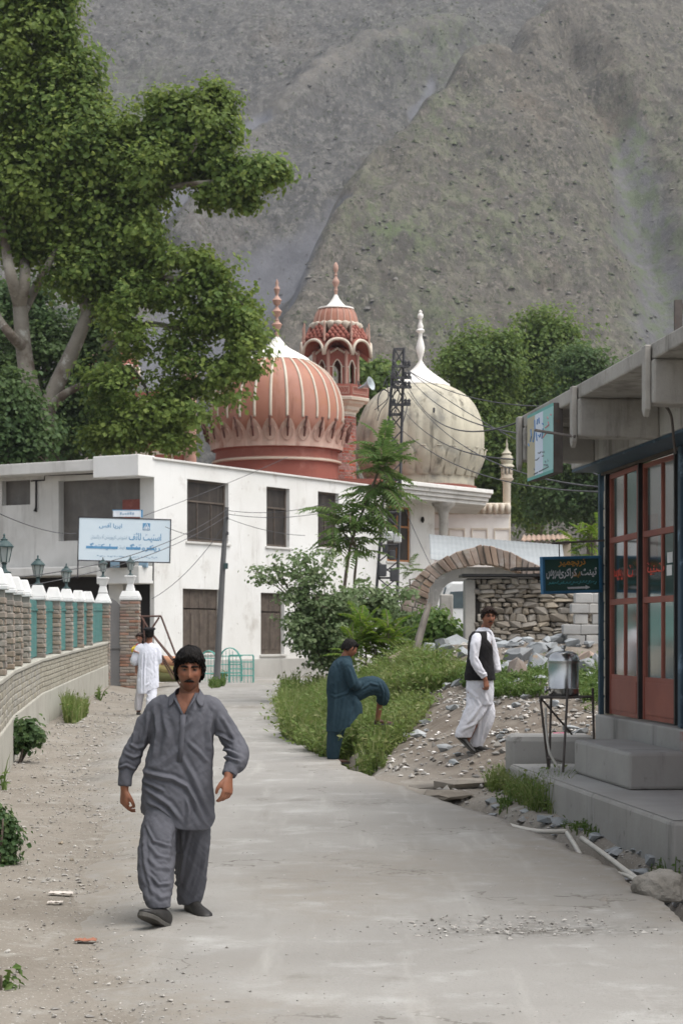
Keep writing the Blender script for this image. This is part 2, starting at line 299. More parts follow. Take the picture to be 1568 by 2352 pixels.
# pebbles, chips and litter: too many and too small to count
def rockmesh(name, n=14, sx=1., sy=1., sz=1., seed=0, mat=None):
    r = random.Random(seed); bm = bmesh.new()
    for i in range(n):
        v = Vector((r.gauss(0, 1), r.gauss(0, 1), r.gauss(0, 1))).normalized(); k = max(abs(v.x), abs(v.y), abs(v.z)); v = v*(.55+.45/k*r.uniform(.6, 1))*.5
        bm.verts.new((v.x*sx, v.y*sy, v.z*sz))
    bmesh.ops.convex_hull(bm, input=bm.verts); [bm.verts.remove(v) for v in list(bm.verts) if not v.link_faces]
    bmesh.ops.dissolve_limit(bm, angle_limit=.25, verts=bm.verts, edges=bm.edges)
    me = bpy.data.meshes.new(name); bm.to_mesh(me); bm.free()
    if mat: me.materials.append(mat)
    return me
def scatter(name, xy, sizes, mat, lift=.2, flat=1., zf=None):
    base = [np.array(b) for b in ([(0, 0, .5), (.5, 0, 0), (-.25, .43, 0), (-.25, -.43, 0), (0, 0, -.5), (.2, .3, .3)],)]
    B = base[0]; FB = np.array([(0, 1, 5), (5, 1, 2), (0, 5, 2), (0, 2, 3), (0, 3, 1), (4, 2, 1), (4, 3, 2), (4, 1, 3)])
    n = len(xy); an = rng.random(n)*6.28; sc = sizes[:, None]*(.6+.8*rng.random((n, 3))); sc[:, 2] *= flat
    P = B[None]*sc[:, None, :]*(1+.25*rng.standard_normal((n, len(B), 1))); c, s_ = np.cos(an)[:, None], np.sin(an)[:, None]
    x = P[..., 0]*c-P[..., 1]*s_; y = P[..., 0]*s_+P[..., 1]*c
    z = P[..., 2]+((zf or gz)(xy[:, 0], xy[:, 1])+sc[:, 2]*lift)[:, None]
    V = np.stack([x+xy[:, :1], y+xy[:, 1:2], z], -1).reshape(-1, 3)
    Fa = (FB[None]+(np.arange(n)*len(B))[:, None, None]).reshape(-1, 3)
    return npmesh(name, V, Fa, mat)
m_peb = pm('pebble', (.36, .345, .32), (.28, .26, .235), 6, rough=.9, island=.35)
m_lit = pm('litter_bits', (.62, .60, .57), (.40, .38, .36), 5, rough=.7, island=.55)
# left verge: denser stones further away next to the road edge
n = 5200; y_ = 8.5+40*rng.random(n)**1.25; t_ = rng.random(n); x_ = ledge(y_)-.02-(t_**1.4)*np.interp(y_, [8, 20, 30, 45], [1.6, 1.4, 1.6, 1.5])+.15
dn = (fbm(x_*.8, y_*.35, 3)+.25*((y_ > 19) & (y_ < 34)) > .02) | (rng.random(n) < .22); xy = np.stack([x_, y_], -1)[dn]
tag(ob('pebbles', scatter('pebbles', xy, .012+.035*rng.random(len(xy))**3*(.4+xy[:, 1]/26), m_peb, .15, .5)), 'loose pebbles and chips along the left verge', kind='stuff')
n = 4200; y_ = 20.3+12*rng.random(n); d_ = 4.2*rng.random(n); x_ = redge(y_)+.25+d_; k = (d_ > .15) & (((y_ < 25.5)) | (d_ > 1.6)); k &= rng.random(n) < np.where((d_ > .9), 1, .5); xy = np.stack([x_, y_], -1)[k]
tag(ob('rubble_gravel', scatter('rubble_gravel', xy, .015+.10*rng.random(len(xy))**2.6, m_peb, .15, .6)), 'broken stone gravel on the right hand slope', kind='stuff')
n = 900; y_ = 21.5+8*rng.random(n); x_ = redge(y_)+.5+3.6*rng.random(n); k = rng.random(n) < np.interp(y_, [21, 24, 27, 30], [.25, .7, 1, .6]); xy = np.stack([x_, y_], -1)[k]
tag(ob('litter', scatter('litter', xy, .03+.07*rng.random(len(xy))**2, m_lit, .5, .28)), 'scraps of paper and plastic on the slope behind the shop', kind='stuff')
n = 700; y_ = 9+11.5*rng.random(n); x_ = redge(y_)+.02+.55*rng.random(n); xy = np.stack([x_, y_], -1)
tag(ob('drain_debris', scatter('drain_debris', xy, .015+.06*rng.random(n)**3, m_peb, .1, .6)), 'grit and broken bits along the roadside drain', kind='stuff')
n = 1500; y_ = 8.6+34*rng.random(n)**1.5; x_ = ledge(y_)+(redge(y_)-ledge(y_))*rng.random(n)**1.5; xy = np.stack([x_, y_], -1)
tag(ob('road_grit', scatter('road_grit', xy, .008+.014*rng.random(n)**2, m_peb, .1, .5, zf=roadtop)), 'grit scattered over the road', kind='stuff')
n = 420; xy = np.stack([1.1+.42*rng.standard_normal(n), 11.5+.24*rng.standard_normal(n)], -1)
tag(ob('road_chips', scatter('road_chips', xy, .008+.03*rng.random(n)**2.5, m_peb, .0, .45, zf=roadtop)), 'broken chips in the worn hollow of the road', kind='stuff')
n = 2600; y_ = 8.6+30*rng.random(n)**1.3; x_ = ledge(y_)+.25*rng.standard_normal(n); xy = np.stack([x_, y_], -1)
tag(ob('edge_grit', scatter('edge_grit', xy, .007+.022*rng.random(n)**3, m_peb, .25, .5, zf=lambda a, b_: np.maximum(gz(a, b_), roadtop(a, b_)-.055*(1-sm(a-ledge(b_), -.3, .22))))), 'grit where the dirt verge meets the road', kind='stuff')
# mountain -------------------------------------------------------------------
Y0, SL = 430., .66
def mbase(X, Y): return 8+SL*(Y-Y0)
mx = axis([(-420, -160, 12), (-160, 260, 1.25), (260, 470, 12)]); my = axis([(400, 470, 3), (470, 900, 1.35), (900, 1060, 6), (1060, 1900, 40)])
MX, MY = np.meshgrid(mx, my); MZ = mbase(MX, MY)
U = CU+F*MX/MY; V = HV-F*(MZ-CH)/MY                       # where the plain slope lies in the picture; ridges and gullies are laid out on it
def feat(pts, w, amp, wl=None, power=2.):
    d, t = segd(U, V, pts); ww = w if wl is None else w+(wl-w)*t; return amp*np.exp(-(d/ww)**power), d/ww, t
dis = np.zeros_like(MX); scree = np.zeros_like(MX); green = np.zeros_like(MX)
wob = 26*fbm(MX*.03, MY*.03, 4); U = U+wob; V = V+22*fbm(MX*.028+40, MY*.028, 4)
# the big spur right of the main scree, with its left flank falling into the gully
d, t = segd(U, V, [(1500, 60), (1363, 40), (1237, 153), (1130, 297), (1020, 324), (877, 450), (787, 558), (690, 740), (600, 900)])
# signed side of the spur edge: right/below is the spur mass
d_sp = d
ed = np.interp(V, [0, 40, 153, 297, 324, 450, 558, 740, 900, 1300], [1420, 1363, 1237, 1130, 1020, 877, 787, 690, 620, 450])
side = U-ed
dis += 27*sm(side, -55, 75)-.03*np.clip(side-75, 0, 500)
dis += 8*np.exp(-(d/45)**2)
e, _, _ = feat([(1300, 250), (1380, 360), (1435, 450), (1507, 684), (1560, 900)], 40, -11, 90); dis += e
e, _, _ = feat([(1040, 90), (877, 135), (715, 216), (607, 306), (520, 430), (430, 560)], 48, 9, 60); dis += e
for pts, w0, w1, am in (([(1015, 240), (965, 340), (850, 465), (700, 585), (560, 660), (380, 780)], 34, 105, -9.), ([(600, 300), (470, 400), (330, 510), (200, 600)], 26, 60, -7.), ([(985, 190), (950, 240), (1000, 270)], 14, 20, -3), ([(780, 640), (700, 720), (640, 820), (560, 900)], 26, 80, -6.)):
    e, q, t = feat(pts, w0, am, w1); dis += e; scree = np.maximum(scree, 1-sm(q+.35*fbm(MX*.06, MY*.06, 4), .45, 1.15))
e, q, t = feat([(1435, 400), (1500, 620), (1560, 900)], 60, 0, 120); scree = np.maximum(scree, .6*(1-sm(q+.5*fbm(MX*.05, MY*.05), .3, 1.1))); green = np.maximum(green, .7*(1-sm(q, .5, 1.3)))
for (u, v, ru, rv, a) in ((1010, 130, 130, 70, .5), (330, 240, 90, 60, .6), (900, 720, 130, 60, .85), (1000, 440, 110, 120, .5), (1130, 640, 200, 150, .45), (1480, 600, 130, 300, .6), (1030, 880, 200, 80, .5), (860, 640, 60, 90, .4)):
    green = np.maximum(green, a*np.exp(-(((U-u)/ru)**2+((V-v)/rv)**2)))
rn = lambda s, o: 1-2*np.abs(fbm(MX*s+o, MY*s*.55+o, 4))       # ribs that run down the slope
dis += 4.2*(rn(.021, 3)-.6)+2.6*(rn(.05, 9)-.6)*(1-.8*scree)+1.6*fbm(MX*.15, MY*.12, 4)*(1-.7*scree)+.9*fbm(MX*.4, MY*.33, 3)*(1-.6*scree)
nrm = Vector((0, -SL, 1)).normalized()
MYd = MY+dis*nrm.y; MZd = MZ+dis*nrm.z
MZd = np.where(MY < 470, np.minimum(MZd, (MY-400)/70*MZd), MZd)
mm = gridmesh('mountain', MX, MYd, MZd, None)
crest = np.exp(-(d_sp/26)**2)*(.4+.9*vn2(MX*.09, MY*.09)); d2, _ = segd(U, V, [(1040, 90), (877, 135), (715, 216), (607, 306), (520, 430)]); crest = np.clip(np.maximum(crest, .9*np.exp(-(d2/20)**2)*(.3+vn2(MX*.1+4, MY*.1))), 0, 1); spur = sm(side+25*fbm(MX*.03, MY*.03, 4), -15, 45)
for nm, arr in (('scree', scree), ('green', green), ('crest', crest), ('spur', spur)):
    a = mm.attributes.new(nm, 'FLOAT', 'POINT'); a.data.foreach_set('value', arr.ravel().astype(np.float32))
m = bpy.data.materials.new('mountain_rock'); m.use_nodes = True; nt = m.node_tree; b = nt.nodes['Principled BSDF']; b.inputs['Roughness'].default_value = .95; b.inputs['Specular IOR Level'].default_value = .1
pos = _n(nt, 'ShaderNodeNewGeometry').outputs['Position']
mp = _n(nt, 'ShaderNodeMapping'); nt.links.new(pos, mp.inputs[0]); mp.inputs['Scale'].default_value = (1, .5, .5); pv = mp.outputs[0]
col = mixc(nt, ramp(nt, noi(nt, pv, .05, 8, .7), .35, .65), (.106, .100, .092), (.068, .066, .063))
col = mixc(nt, ramp(nt, noi(nt, pv, .028, 8, .72), .50, .72), col, (.128, .110, .090))
col = mixc(nt, ramp(nt, noi(nt, pv, .22, 8, .8), .50, .60), col, (.152, .142, .126)); col = mixc(nt, ramp(nt, noi(nt, pv, .55, 6, .8), .54, .60), col, (.175, .164, .146)); col = mixc(nt, ramp(nt, noi(nt, pv, .8, 5, .75), .50, .64), col, (.055, .053, .043))
ms_ = _n(nt, 'ShaderNodeMapping'); nt.links.new(pos, ms_.inputs[0]); ms_.inputs['Scale'].default_value = (.018, .05, .26); ms_.inputs['Rotation'].default_value = (0, .16, 0); col = mixc(nt, ramp(nt, noi(nt, ms_.outputs[0], 1., 7, .72), .56, .70), col, (.072, .064, .056))
col = mixc(nt, ramp(nt, noi(nt, pv, .9, 4, .7), .56, .7), col, (.045, .052, .034))
tint = mixc(nt, _n(nt, 'ShaderNodeAttribute', attribute_name='spur').outputs['Fac'], (.95, .975, 1.02), (.98, .945, .885)); col = mixc(nt, 1., col, tint, 'MULTIPLY'); cr_ = _n(nt, 'ShaderNodeMath', operation='MULTIPLY'); nt.links.new(_n(nt, 'ShaderNodeAttribute', attribute_name='crest').outputs['Fac'], cr_.inputs[0]); nt.links.new(ramp(nt, noi(nt, pv, .2, 7, .75), .35, .6), cr_.inputs[1]); col = mixc(nt, cr_.outputs[0], col, (.165, .152, .132))  # spur and crest tones: rock colour that also paints in slope shading
at1 = _n(nt, 'ShaderNodeAttribute', attribute_name='scree').outputs['Fac']; at2 = _n(nt, 'ShaderNodeAttribute', attribute_name='green').outputs['Fac']
sc_c = mixc(nt, ramp(nt, noi(nt, pv, .16, 6, .65), .3, .7), (.150, .152, .165), (.118, .120, .132)); col = mixc(nt, at1, col, sc_c)
gn = _n(nt, 'ShaderNodeMath', operation='MULTIPLY'); nt.links.new(at2, gn.inputs[0]); nt.links.new(ramp(nt, noi(nt, pv, .22, 7, .75), .44, .60), gn.inputs[1])
col = mixc(nt, gn.outputs[0], col, (.085, .115, .050))
# scattered scrub
vo = _n(nt, 'ShaderNodeTexVoronoi'); vo.inputs['Scale'].default_value = .17; nt.links.new(pos, vo.inputs['Vector'])
sp = _n(nt, 'ShaderNodeMath', operation='LESS_THAN'); nt.links.new(vo.outputs['Distance'], sp.inputs[0]); sp.inputs[1].default_value = .20
s2 = _n(nt, 'ShaderNodeMath', operation='MULTIPLY'); inv = _n(nt, 'ShaderNodeMath', operation='SUBTRACT'); inv.inputs[0].default_value = 1.; nt.links.new(at1, inv.inputs[1]); nt.links.new(ramp(nt, noi(nt, pos, .42, 4, .6), .635, .67), s2.inputs[0]); nt.links.new(inv.outputs[0], s2.inputs[1])
col = mixc(nt, s2.outputs[0], col, (.036, .045, .026))
nt.links.new(col, b.inputs['Base Color'])
bn = _n(nt, 'ShaderNodeBump'); bn.inputs['Distance'].default_value = 1.8; nt.links.new(noi(nt, pv, .12, 9, .72), bn.inputs['Height']); nt.links.new(bn.outputs[0], b.inputs['Normal'])
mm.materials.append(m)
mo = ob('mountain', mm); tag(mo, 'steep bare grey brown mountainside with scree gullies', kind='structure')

# scrub and loose rocks dotted over the slope: far too many to count
def on_slope(n, keep):
    nr_, nc_ = MX.shape; i = rng.integers(1, nr_-1, n); j = rng.integers(1, nc_-1, n); k = keep(i, j); i, j = i[k], j[k]; fx, fy = rng.random(len(i)), rng.random(len(i))
    P = np.stack([MX[i, j]+fx*(MX[i, j+1]-MX[i, j]), MYd[i, j]+fy*(MYd[i+1, j]-MYd[i, j]), MZd[i, j]+fy*(MZd[i+1, j]-MZd[i, j])+fx*(MZd[i, j+1]-MZd[i, j])], -1); return P
def tufts(name, P, sizes, mat, flat):
    B = np.array([(0, 0, .6), (.5, 0, 0), (.15, .45, .1), (-.4, .3, 0), (-.42, -.28, .1), (.12, -.46, 0), (.25, .1, .45), (-.2, -.12, .5)]); FB = np.array([(1, 2, 6), (2, 0, 6), (2, 3, 0), (3, 7, 0), (3, 4, 7), (4, 5, 7), (5, 1, 6), (5, 6, 7), (7, 6, 0)]); n = len(P); an = rng.random(n)*6.28; c, s_ = np.cos(an)[:, None], np.sin(an)[:, None]
    Q = B[None]*(sizes[:, None, None]*(.7+.6*rng.random((n, 1, 3))))*(1+.2*rng.standard_normal((n, len(B), 1))); x = Q[..., 0]*c-Q[..., 1]*s_; y = Q[..., 0]*s_+Q[..., 1]*c; V = np.stack([x, y, Q[..., 2]*flat-.1*sizes[:, None]], -1)+P[:, None, :]
    return npmesh(name, V.reshape(-1, 3), (FB[None]+(np.arange(n)*len(B))[:, None, None]).reshape(-1, 3), mat)
vis_ = lambda i, j: (MY[i, j] > 500) & (MY[i, j] < 1040) & (np.abs(MX[i, j]-10) < 190)
gm2 = fbm(MX*.02+7, MY*.02, 3)
P = on_slope(26000, lambda i, j: vis_(i, j) & (scree[i, j] < .35) & (rng.random(len(i)) < np.clip(.22+.9*green[i, j]+.5*gm2[i, j], .03, 1)))
tag(ob('mountain_scrub', tufts('mountain_scrub', P, .4+1.5*rng.random(len(P))**3.5, pm('scrub', (.060, .072, .040), (.085, .095, .052), .05, rough=.95, island=.35), .8)), 'dark scrub dotted over the mountainside', kind='stuff')
P = on_slope(22000, lambda i, j: vis_(i, j) & (rng.random(len(i)) < .55))
tag(ob('mountain_rocks', tufts('mountain_rocks', P, .4+1.5*rng.random(len(P))**5, pm('slope_rock', (.155, .146, .13), (.10, .095, .088), .08, rough=.95, island=.45), .6)), 'loose rocks and outcrops on the mountainside', kind='stuff')
# ------------------------------------------------------------------ white two-storey building
m_white = pm('white_limewash', (.74, .735, .71), (.66, .65, .615), .5, rough=.92, bump=.006, bscale=7, stain=((.50, .475, .435), 1.2, .54, .78), streak=((.44, .415, .375), 2.6, .56, .80), spots=((.45, .42, .39), 6, .72, .77))
m_grey = pm('grey_plaster', (.47, .46, .43), (.38, .37, .345), .7, rough=.92, bump=.004, bscale=14, streak=((.25, .24, .22), 2.5, .55, .8))
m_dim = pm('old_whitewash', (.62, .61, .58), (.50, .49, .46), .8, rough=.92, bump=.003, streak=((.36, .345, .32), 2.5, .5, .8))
m_conc = pm('concrete', (.40, .38, .345), (.29, .275, .25), .9, rough=.92, bump=.01, bscale=14, stain=((.20, .188, .168), 2.0, .52, .72), streak=((.15, .14, .122), 4, .52, .76), stain2=((.46, .44, .41), 4, .6, .72))
m_dark = pm('dark_interior', (.022, .021, .02), (.03, .028, .027), 1)  # near-black colour stands in for unlit interiors; dark fittings share it
m_mesh = pm('dusty_window_screen', (.050, .041, .035), (.028, .024, .021), 1.5, rough=.7, streak=((.085, .074, .062), 3, .5, .8))
m_brownwood = pm('brown_shutter', (.115, .092, .074), (.07, .056, .046), 5, rough=.75, streak=((.16, .135, .11), 6, .52, .8))
m_sheet = pm('plastic_sheet', (.12, .107, .093), (.07, .062, .054), 1.2, rough=.45, spec=.5, bump=.03, bscale=2.2, streak=((.14, .135, .125), 2.3, .52, .75))
m_orange = pm('orange_varnished_wood', (.42, .19, .07), (.33, .14, .05), 3, rough=.5)
m_redpaint = pm('faded_red_paint', (.25, .07, .05), (.17, .05, .04), 2.5, rough=.6, stain=((.30, .12, .09), 3, .5, .8))
def wallmesh(x0, x1, z0, z1, ops, depth):
    xs = sorted({x0, x1, *[o[0] for o in ops], *[o[1] for o in ops]}); zs = sorted({z0, z1, *[o[2] for o in ops], *[o[3] for o in ops]})
    b = MB()
    for i in range(len(xs)-1):
        for j in range(len(zs)-1):
            cx, cz = (xs[i]+xs[i+1])/2, (zs[j]+zs[j+1])/2
            if any(o[0] < cx < o[1] and o[2] < cz < o[3] for o in ops): continue
            b.add([(xs[i], 0, zs[j]), (xs[i+1], 0, zs[j]), (xs[i+1], 0, zs[j+1]), (xs[i], 0, zs[j+1])], [(0, 1, 2, 3)])
    for a, c, d, e in ops:
        b.add([(a, 0, d), (c, 0, d), (c, 0, e), (a, 0, e), (a, depth, d), (c, depth, d), (c, depth, e), (a, depth, e)], [(0, 1, 5, 4), (1, 2, 6, 5), (2, 3, 7, 6), (3, 0, 4, 7)])
    return b
A0 = Vector((-5.43, 56.9, 0)); ex = Vector((.5183, .8552, 0)); ey = Vector((-.8552, .5183, 0))
FR = Matrix(((ex.x, ey.x, 0, A0.x), (ex.y, ey.y, 0, A0.y), (0, 0, 1, 0), (0, 0, 0, 1)))      # right facade: x along it, y inwards
FL = Matrix(((-ey.x, ex.x, 0, A0.x), (-ey.y, ex.y, 0, A0.y), (0, 0, 1, 0), (0, 0, 0, 1)))    # left facade: x to the right (negative), y inwards
def on(Fm, u, v, off=0.):                           # picture point -> local x, z on the plane y=off of frame Fm
    o = Fm @ Vector((0, off, 0)); dx, dy = Fm[0][0], Fm[1][0]; k = (u-CU)/F
    t = (k*o.y-o.x)/(dx-k*dy); Y = o.y+t*dy; return t, CH+(HV-v)/F*Y
bld = thing('white_building', 'white limewashed two storey building with shuttered windows along the far side of the road', 'building', FR @ T(0, 0, .2))
Z0, Z1, LR = .2, 6.8, 17.0
upper = [(430, 525, 1105, 1246), (612, 665, 1120, 1256), (730, 778, 1131, 1258)]
lower = [(420, 507, 1353, 1500), (599, 653, 1362, 1503), (722, 800, 1365, 1500)]
opsR = []
for (a, c, d, e) in upper+lower+[(888, 943, 1163, 1290)]:
    xa, zt = on(FR, a, d); xc, zb = on(FR, c, e); zt2 = on(FR, (a+c)/2, d)[1]; zb2 = on(FR, (a+c)/2, e)[1]; opsR.append((xa, xc, zb2, zt2))
wallmesh(0, LR, Z0, Z1, opsR, .24).build('front_wall', m_white, bld, FR)
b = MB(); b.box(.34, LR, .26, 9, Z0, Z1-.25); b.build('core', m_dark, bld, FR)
b = MB(); b.box(-.12, LR+.1, -.07, 9, Z1, Z1+.07); b.build('roof_edge', m_dim, bld, FR, bev=.02)
b = MB(); b.box(.5, LR, -.05, 0.02, Z0-.3, .95); b.build('plaster_dado', m_grey, bld, FR, bev=.01)
b = MB()
for x in (-.0, 3.3, 7.9, 12.2): b.box(x+.3, x+.36, -.02, .0, Z1-1.1-random.random(), Z1-.02)
for i, (a, c, d, e) in enumerate(opsR):
    up = i < 3; wood = i == 6; dep = .13 if i < 6 else .06
    fm = m_orange if wood else m_brownwood
    win = ob('window' if up or wood else 'shuttered_door', None, None, bld, FR @ T(a, dep, d)); W_, H_ = c-a, e-d
    b = MB(); t = .07
    for x in (0, W_-t): b.box(x, x+t, 0, .06, 0, H_)
    for z in (0, H_-t): b.box(t, W_-t, 0, .06, z, z+t)
    if up:
        b.box(t, W_-t, .0, .06, H_*.64, H_*.64+.055)
        nm = 3 if W_ > 1.8 else 2
        for k in range(1, nm): b.box(W_*k/nm-.02, W_*k/nm+.02, .01, .05, t, H_*.64)
    if wood:
        b.box(W_*.5-.04, W_*.5+.04, 0, .06, t, H_-t); b.box(t, W_-t, .002, .058, H_*.62, H_*.62+.07)
    b.build('frame', fm, win, win.matrix_world if False else FR @ T(a, dep, d), bev=.006)
    if up or wood:
        npan = 3 if (up and W_ > 1.8) else 2
        for k in range(npan):
            b = MB(); x0 = t+(W_-2*t)*k/npan; x1 = t+(W_-2*t)*(k+1)/npan
            b.box(x0, x1, .035, .042, t, H_*.64); b.build('pane', m_mesh, win, FR @ T(a, dep+random.uniform(0, .004), d))
            b = MB(); b.box(x0, x1, .033, .04, H_*.64+.05, H_-t); b.build('pane', m_mesh, win, FR @ T(a, dep, d))
    else:
        np_ = 4 if W_ > 1.5 else 2
        for k in range(np_):
            b = MB(); x0 = t+(W_-2*t)*k/np_; x1 = t+(W_-2*t)*(k+1)/np_
            b.box(x0+.006, x1-.006, .0, .03, t, H_*.68); b.box(x0+.006, x1-.006, .0, .03, H_*.70, H_-t)
            b.box(x0+.05, x1-.05, -.015, .0, H_*.08, H_*.62); b.build('panel', m_brownwood, win, FR @ T(a, dep, d), bev=.004)
    b = MB(); b.box(a-.08, c+.08, -.06, .2, d-.07, d-.003); b.build('sill', m_dim, bld, FR, bev=.01)
# left face: roof slab, recessed balcony wall, dark ground floor opening
xo = lambda u, v, off=0.: on(FL, u, v, off)
ops = [(xo(135, 0)[0], xo(322, 0)[0], xo(230, 1240)[1], xo(230, 1100)[1]), (xo(5, 0)[0], xo(70, 0)[0], xo(40, 1160)[1], xo(40, 1103)[1]), (xo(-60, 0)[0], xo(250, 0)[0], .2, xo(150, 1325)[1]), (xo(283, 0)[0], xo(345, 0)[0], .2, xo(310, 1342)[1])]
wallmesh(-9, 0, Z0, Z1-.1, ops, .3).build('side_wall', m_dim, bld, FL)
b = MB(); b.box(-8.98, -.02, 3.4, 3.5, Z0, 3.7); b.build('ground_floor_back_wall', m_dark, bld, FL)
b = MB(); x0, x1, z0, z1 = ops[0]; b.box(x0, x1, .25, .27, z0, z1); b.build('sheet_screen', m_sheet, bld, FL)
b = MB(); b.box(xo(273, 0)[0], xo(322, 0)[0], .18, .24, z0+.2, xo(300, 1146)[1]); b.build('red_door', m_redpaint, bld, FL, bev=.01)
b = MB(); x0, x1, z0, z1 = ops[1]; b.box(x0, x1, .2, .22, z0, z1); b.build('window_screen', m_sheet, bld, FL)
b = MB(); b.box(-9, xo(252, 0)[0], -.75, -.02, 6.50, 6.83); b.build('roof_slab', m_dim, bld, FL, bev=.02)
b = MB(); b.box(xo(253, 0)[0], .03, -.80, .0, 6.28, 6.9); b.build('corner_beam', m_white, bld, FL, bev=.02)
b = MB(); b.box(-9, xo(256, 0)[0], -.7, -.01, xo(150, 1324)[1], xo(150, 1304)[1]); b.build('balcony_slab', m_dim, bld, FL, bev=.03)
b = MB(); b.box(xo(257, 0)[0], -.02, -.72, -.01, xo(300, 1342)[1], xo(300, 1302)[1]); b.build('balcony_beam', m_white, bld, FL, bev=.02)
b = MB(); b.tube([(x, -.05, z) for x, z in (xo(75, 1105), xo(105, 1103), xo(106, 1092), xo(218, 1088))], .025, 6); b.tube([(x, -.05, z) for x, z in (xo(86, 1103), xo(86, 1165), xo(84, 1175))], [.03, .03, .06], 6); b.build('conduit', m_dark, bld, FL)
# porch at the far right end
zt = 6.95; P = [at(913, 0, 66.2), at(1132, 0, 71.), at(1105, 0, 77), at(890, 0, 74)]; c = sum(P, Vector())/4
pr = thing('porch_roof', 'white stepped flat porch roof with a single column beside the white dome', 'porch', T(c.x, c.y, .4))
for k, (sc_, za, zb) in enumerate(((1., zt-.14, zt), (.955, zt-.28, zt-.142), (.91, zt-.42, zt-.282), (.865, zt-.56, zt-.422))):
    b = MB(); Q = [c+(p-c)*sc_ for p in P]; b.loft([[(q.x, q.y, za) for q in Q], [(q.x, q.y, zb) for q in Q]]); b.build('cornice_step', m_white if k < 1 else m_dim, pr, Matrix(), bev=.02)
q = at(1018, 0, 69.5); b = MB(); b.lathe([(.19, .3), (.19, .7), (.165, .75), (.16, 5.9), (.19, 5.95), (.18, 6.02), (.26, 6.15), (.40, 6.28), (.42, 6.39), (.0, 6.39)], 14, T(q.x, q.y, 0)); b.build('column', m_conc, pr, Matrix(), smooth=40)
# wall lantern by the orange window
b = MB(); x, z = on(FR, 965, 1195); b.lathe([(0, .14), (.05, .1), (.07, 0), (.03, -.09), (0, -.1)], 8); wl = b.build('wall_lamp', m_dark, None, FR @ T(x, -.09, z)); tag(wl, 'small black wall lamp beside the orange framed window', 'lamp')
# signboard on the balcony edge
m_signw = pm('sign_pale_blue', (.66, .75, .80), (.60, .70, .76), .8, rough=.45, streak=((.55, .62, .66), 5, .6, .85))
m_signb = pm('sign_blue', (.10, .27, .46), (.13, .31, .50), 5, rough=.5)
m_signb2 = pm('sign_grey_blue', (.22, .34, .46), (.30, .42, .52), 9, rough=.5)
m_frame = pm('dark_iron', (.05, .045, .05), (.035, .033, .035), 8, rough=.6, stain=((.10, .06, .045), 10, .6, .8))
SG = T(at(178, 1288, 55.4)) @ RZ(R(4)) @ RY(R(1.4)); SW, SH = 2.62, 1.25
sg = thing('office_signboard', 'large pale blue signboard with blue Urdu lettering on the balcony edge', 'sign', SG)
b = MB(); b.box(.03, SW-.03, 0, .04, .03, SH-.03); b.build('panel', m_signw, sg, SG)
b = MB(); b.box(0, SW, -.01, .05, 0, .03); b.box(0, SW, -.01, .05, SH-.03, SH); b.box(0, .03, -.01, .05, .03, SH-.03); b.box(SW-.03, SW, -.01, .05, .03, SH-.03); b.build('frame', m_frame, sg, SG)
for x in (.0, SW-.5): b = MB(); b.box(x, x+.035, .055, .09, -.5, SH*.8); b.build('post', m_frame, sg, SG)
px = lambda u, v: (SW*(u-60)/1435, SH*(1-(v-110)/715))      # sign picture coordinates
def sgl(s, u0, u1, v0, v1, m, bold=.0):
    x0, z0 = px(u0, v1); x1, z1 = px(u1, v0); return lettering(s, x1-x0, z1-z0, m, sg, SG @ T(x0, -.004, z0), bold=bold)
sgl('ایریا آفس', 385, 735, 195, 295, m_signb, .012)
sgl('اسٹیٹ لائف', 845, 1345, 345, 495, m_signb, .014)
sgl('انشورنس کارپوریشن آف پاکستان', 258, 820, 385, 480, m_signb2)
sgl('ریکروٹنگ', 805, 1330, 525, 650, m_signb, .014); sgl('اینڈ', 700, 785, 555, 625, m_signb2, .01); sgl('سلیکٹنگ', 190, 680, 525, 640, m_signb, .014)
for (u0, u1) in ((190, 675), (805, 1020), (1125, 1245)):
    b = MB(); x0, z0 = px(u0, 620); x1, z1 = px(u1, 580); b.box(x0, x1, -.006, 0, z0, z1); b.build('letter_bar', m_signb, sg, SG)
for (u0, u1) in ((360, 490), (520, 830), (850, 1010), (1040, 1290)):          # the small last line cannot be read: worn strokes
    b = MB()
    x = u0
    while x < u1:
        w_ = random.uniform(10, 34); h_ = random.uniform(6, 20); dz = random.uniform(-12, 8); p0 = px(x, 750+dz); p1 = px(min(x+w_, u1), 750+dz-h_); b.box(p0[0], p1[0], -.004, 0, p0[1], p1[1]); x += w_+random.uniform(2, 14)
    b.build('lettering', m_signb2, sg, SG)
lg = MB(); x0, z0 = px(1055, 300); x1, z1 = px(1168, 185); lg.box(x0, x1, -.006, 0, z0, z1); lo = lg.build('emblem', m_signb, sg, SG)
m_sw = pm('sign_white', (.78, .8, .82), None, 4, rough=.5); x0, z0, s_ = x0, z0, x1-x0
b = MB()
for tri in ([(.5, .92), (.62, .92), (.95, .2), (.8, .2)], [(.5, .92), (.42, .8), (.1, .2), (.24, .2)], [(.3, .2), (.5, .62), (.7, .2), (.62, .2), (.5, .45), (.38, .2)][:3]): b.prism([(x0+s_*p, z0+(z1-z0)*q) for p, q in tri], -.011, -.007)
b.box(x0+s_*.1, x0+s_*.9, -.011, -.007, z0+.012, z0+.025); b.build('emblem_mark', m_sw, lo, SG)
S2 = T(at(260, 1187, 56.0)); b = MB(); b.box(0, .8, 0, .03, 0, .18); s2 = thing('small_signboard', 'small white nameplate with a teal edge behind the pale blue signboard', 'sign', S2); b.build('panel', m_sw, s2, S2)
b = MB(); b.box(-.02, .82, -.005, .035, .18, .2); b.box(.8, .85, -.005, .035, -.02, .2); b.build('frame', m_signb, s2, S2); b = MB(); [b.box(.2+.07*i, .25+.07*i, -.004, 0, .06, .06+random.uniform(.03, .08)) for i in range(6)]; b.build('lettering', m_signb2, s2, S2)
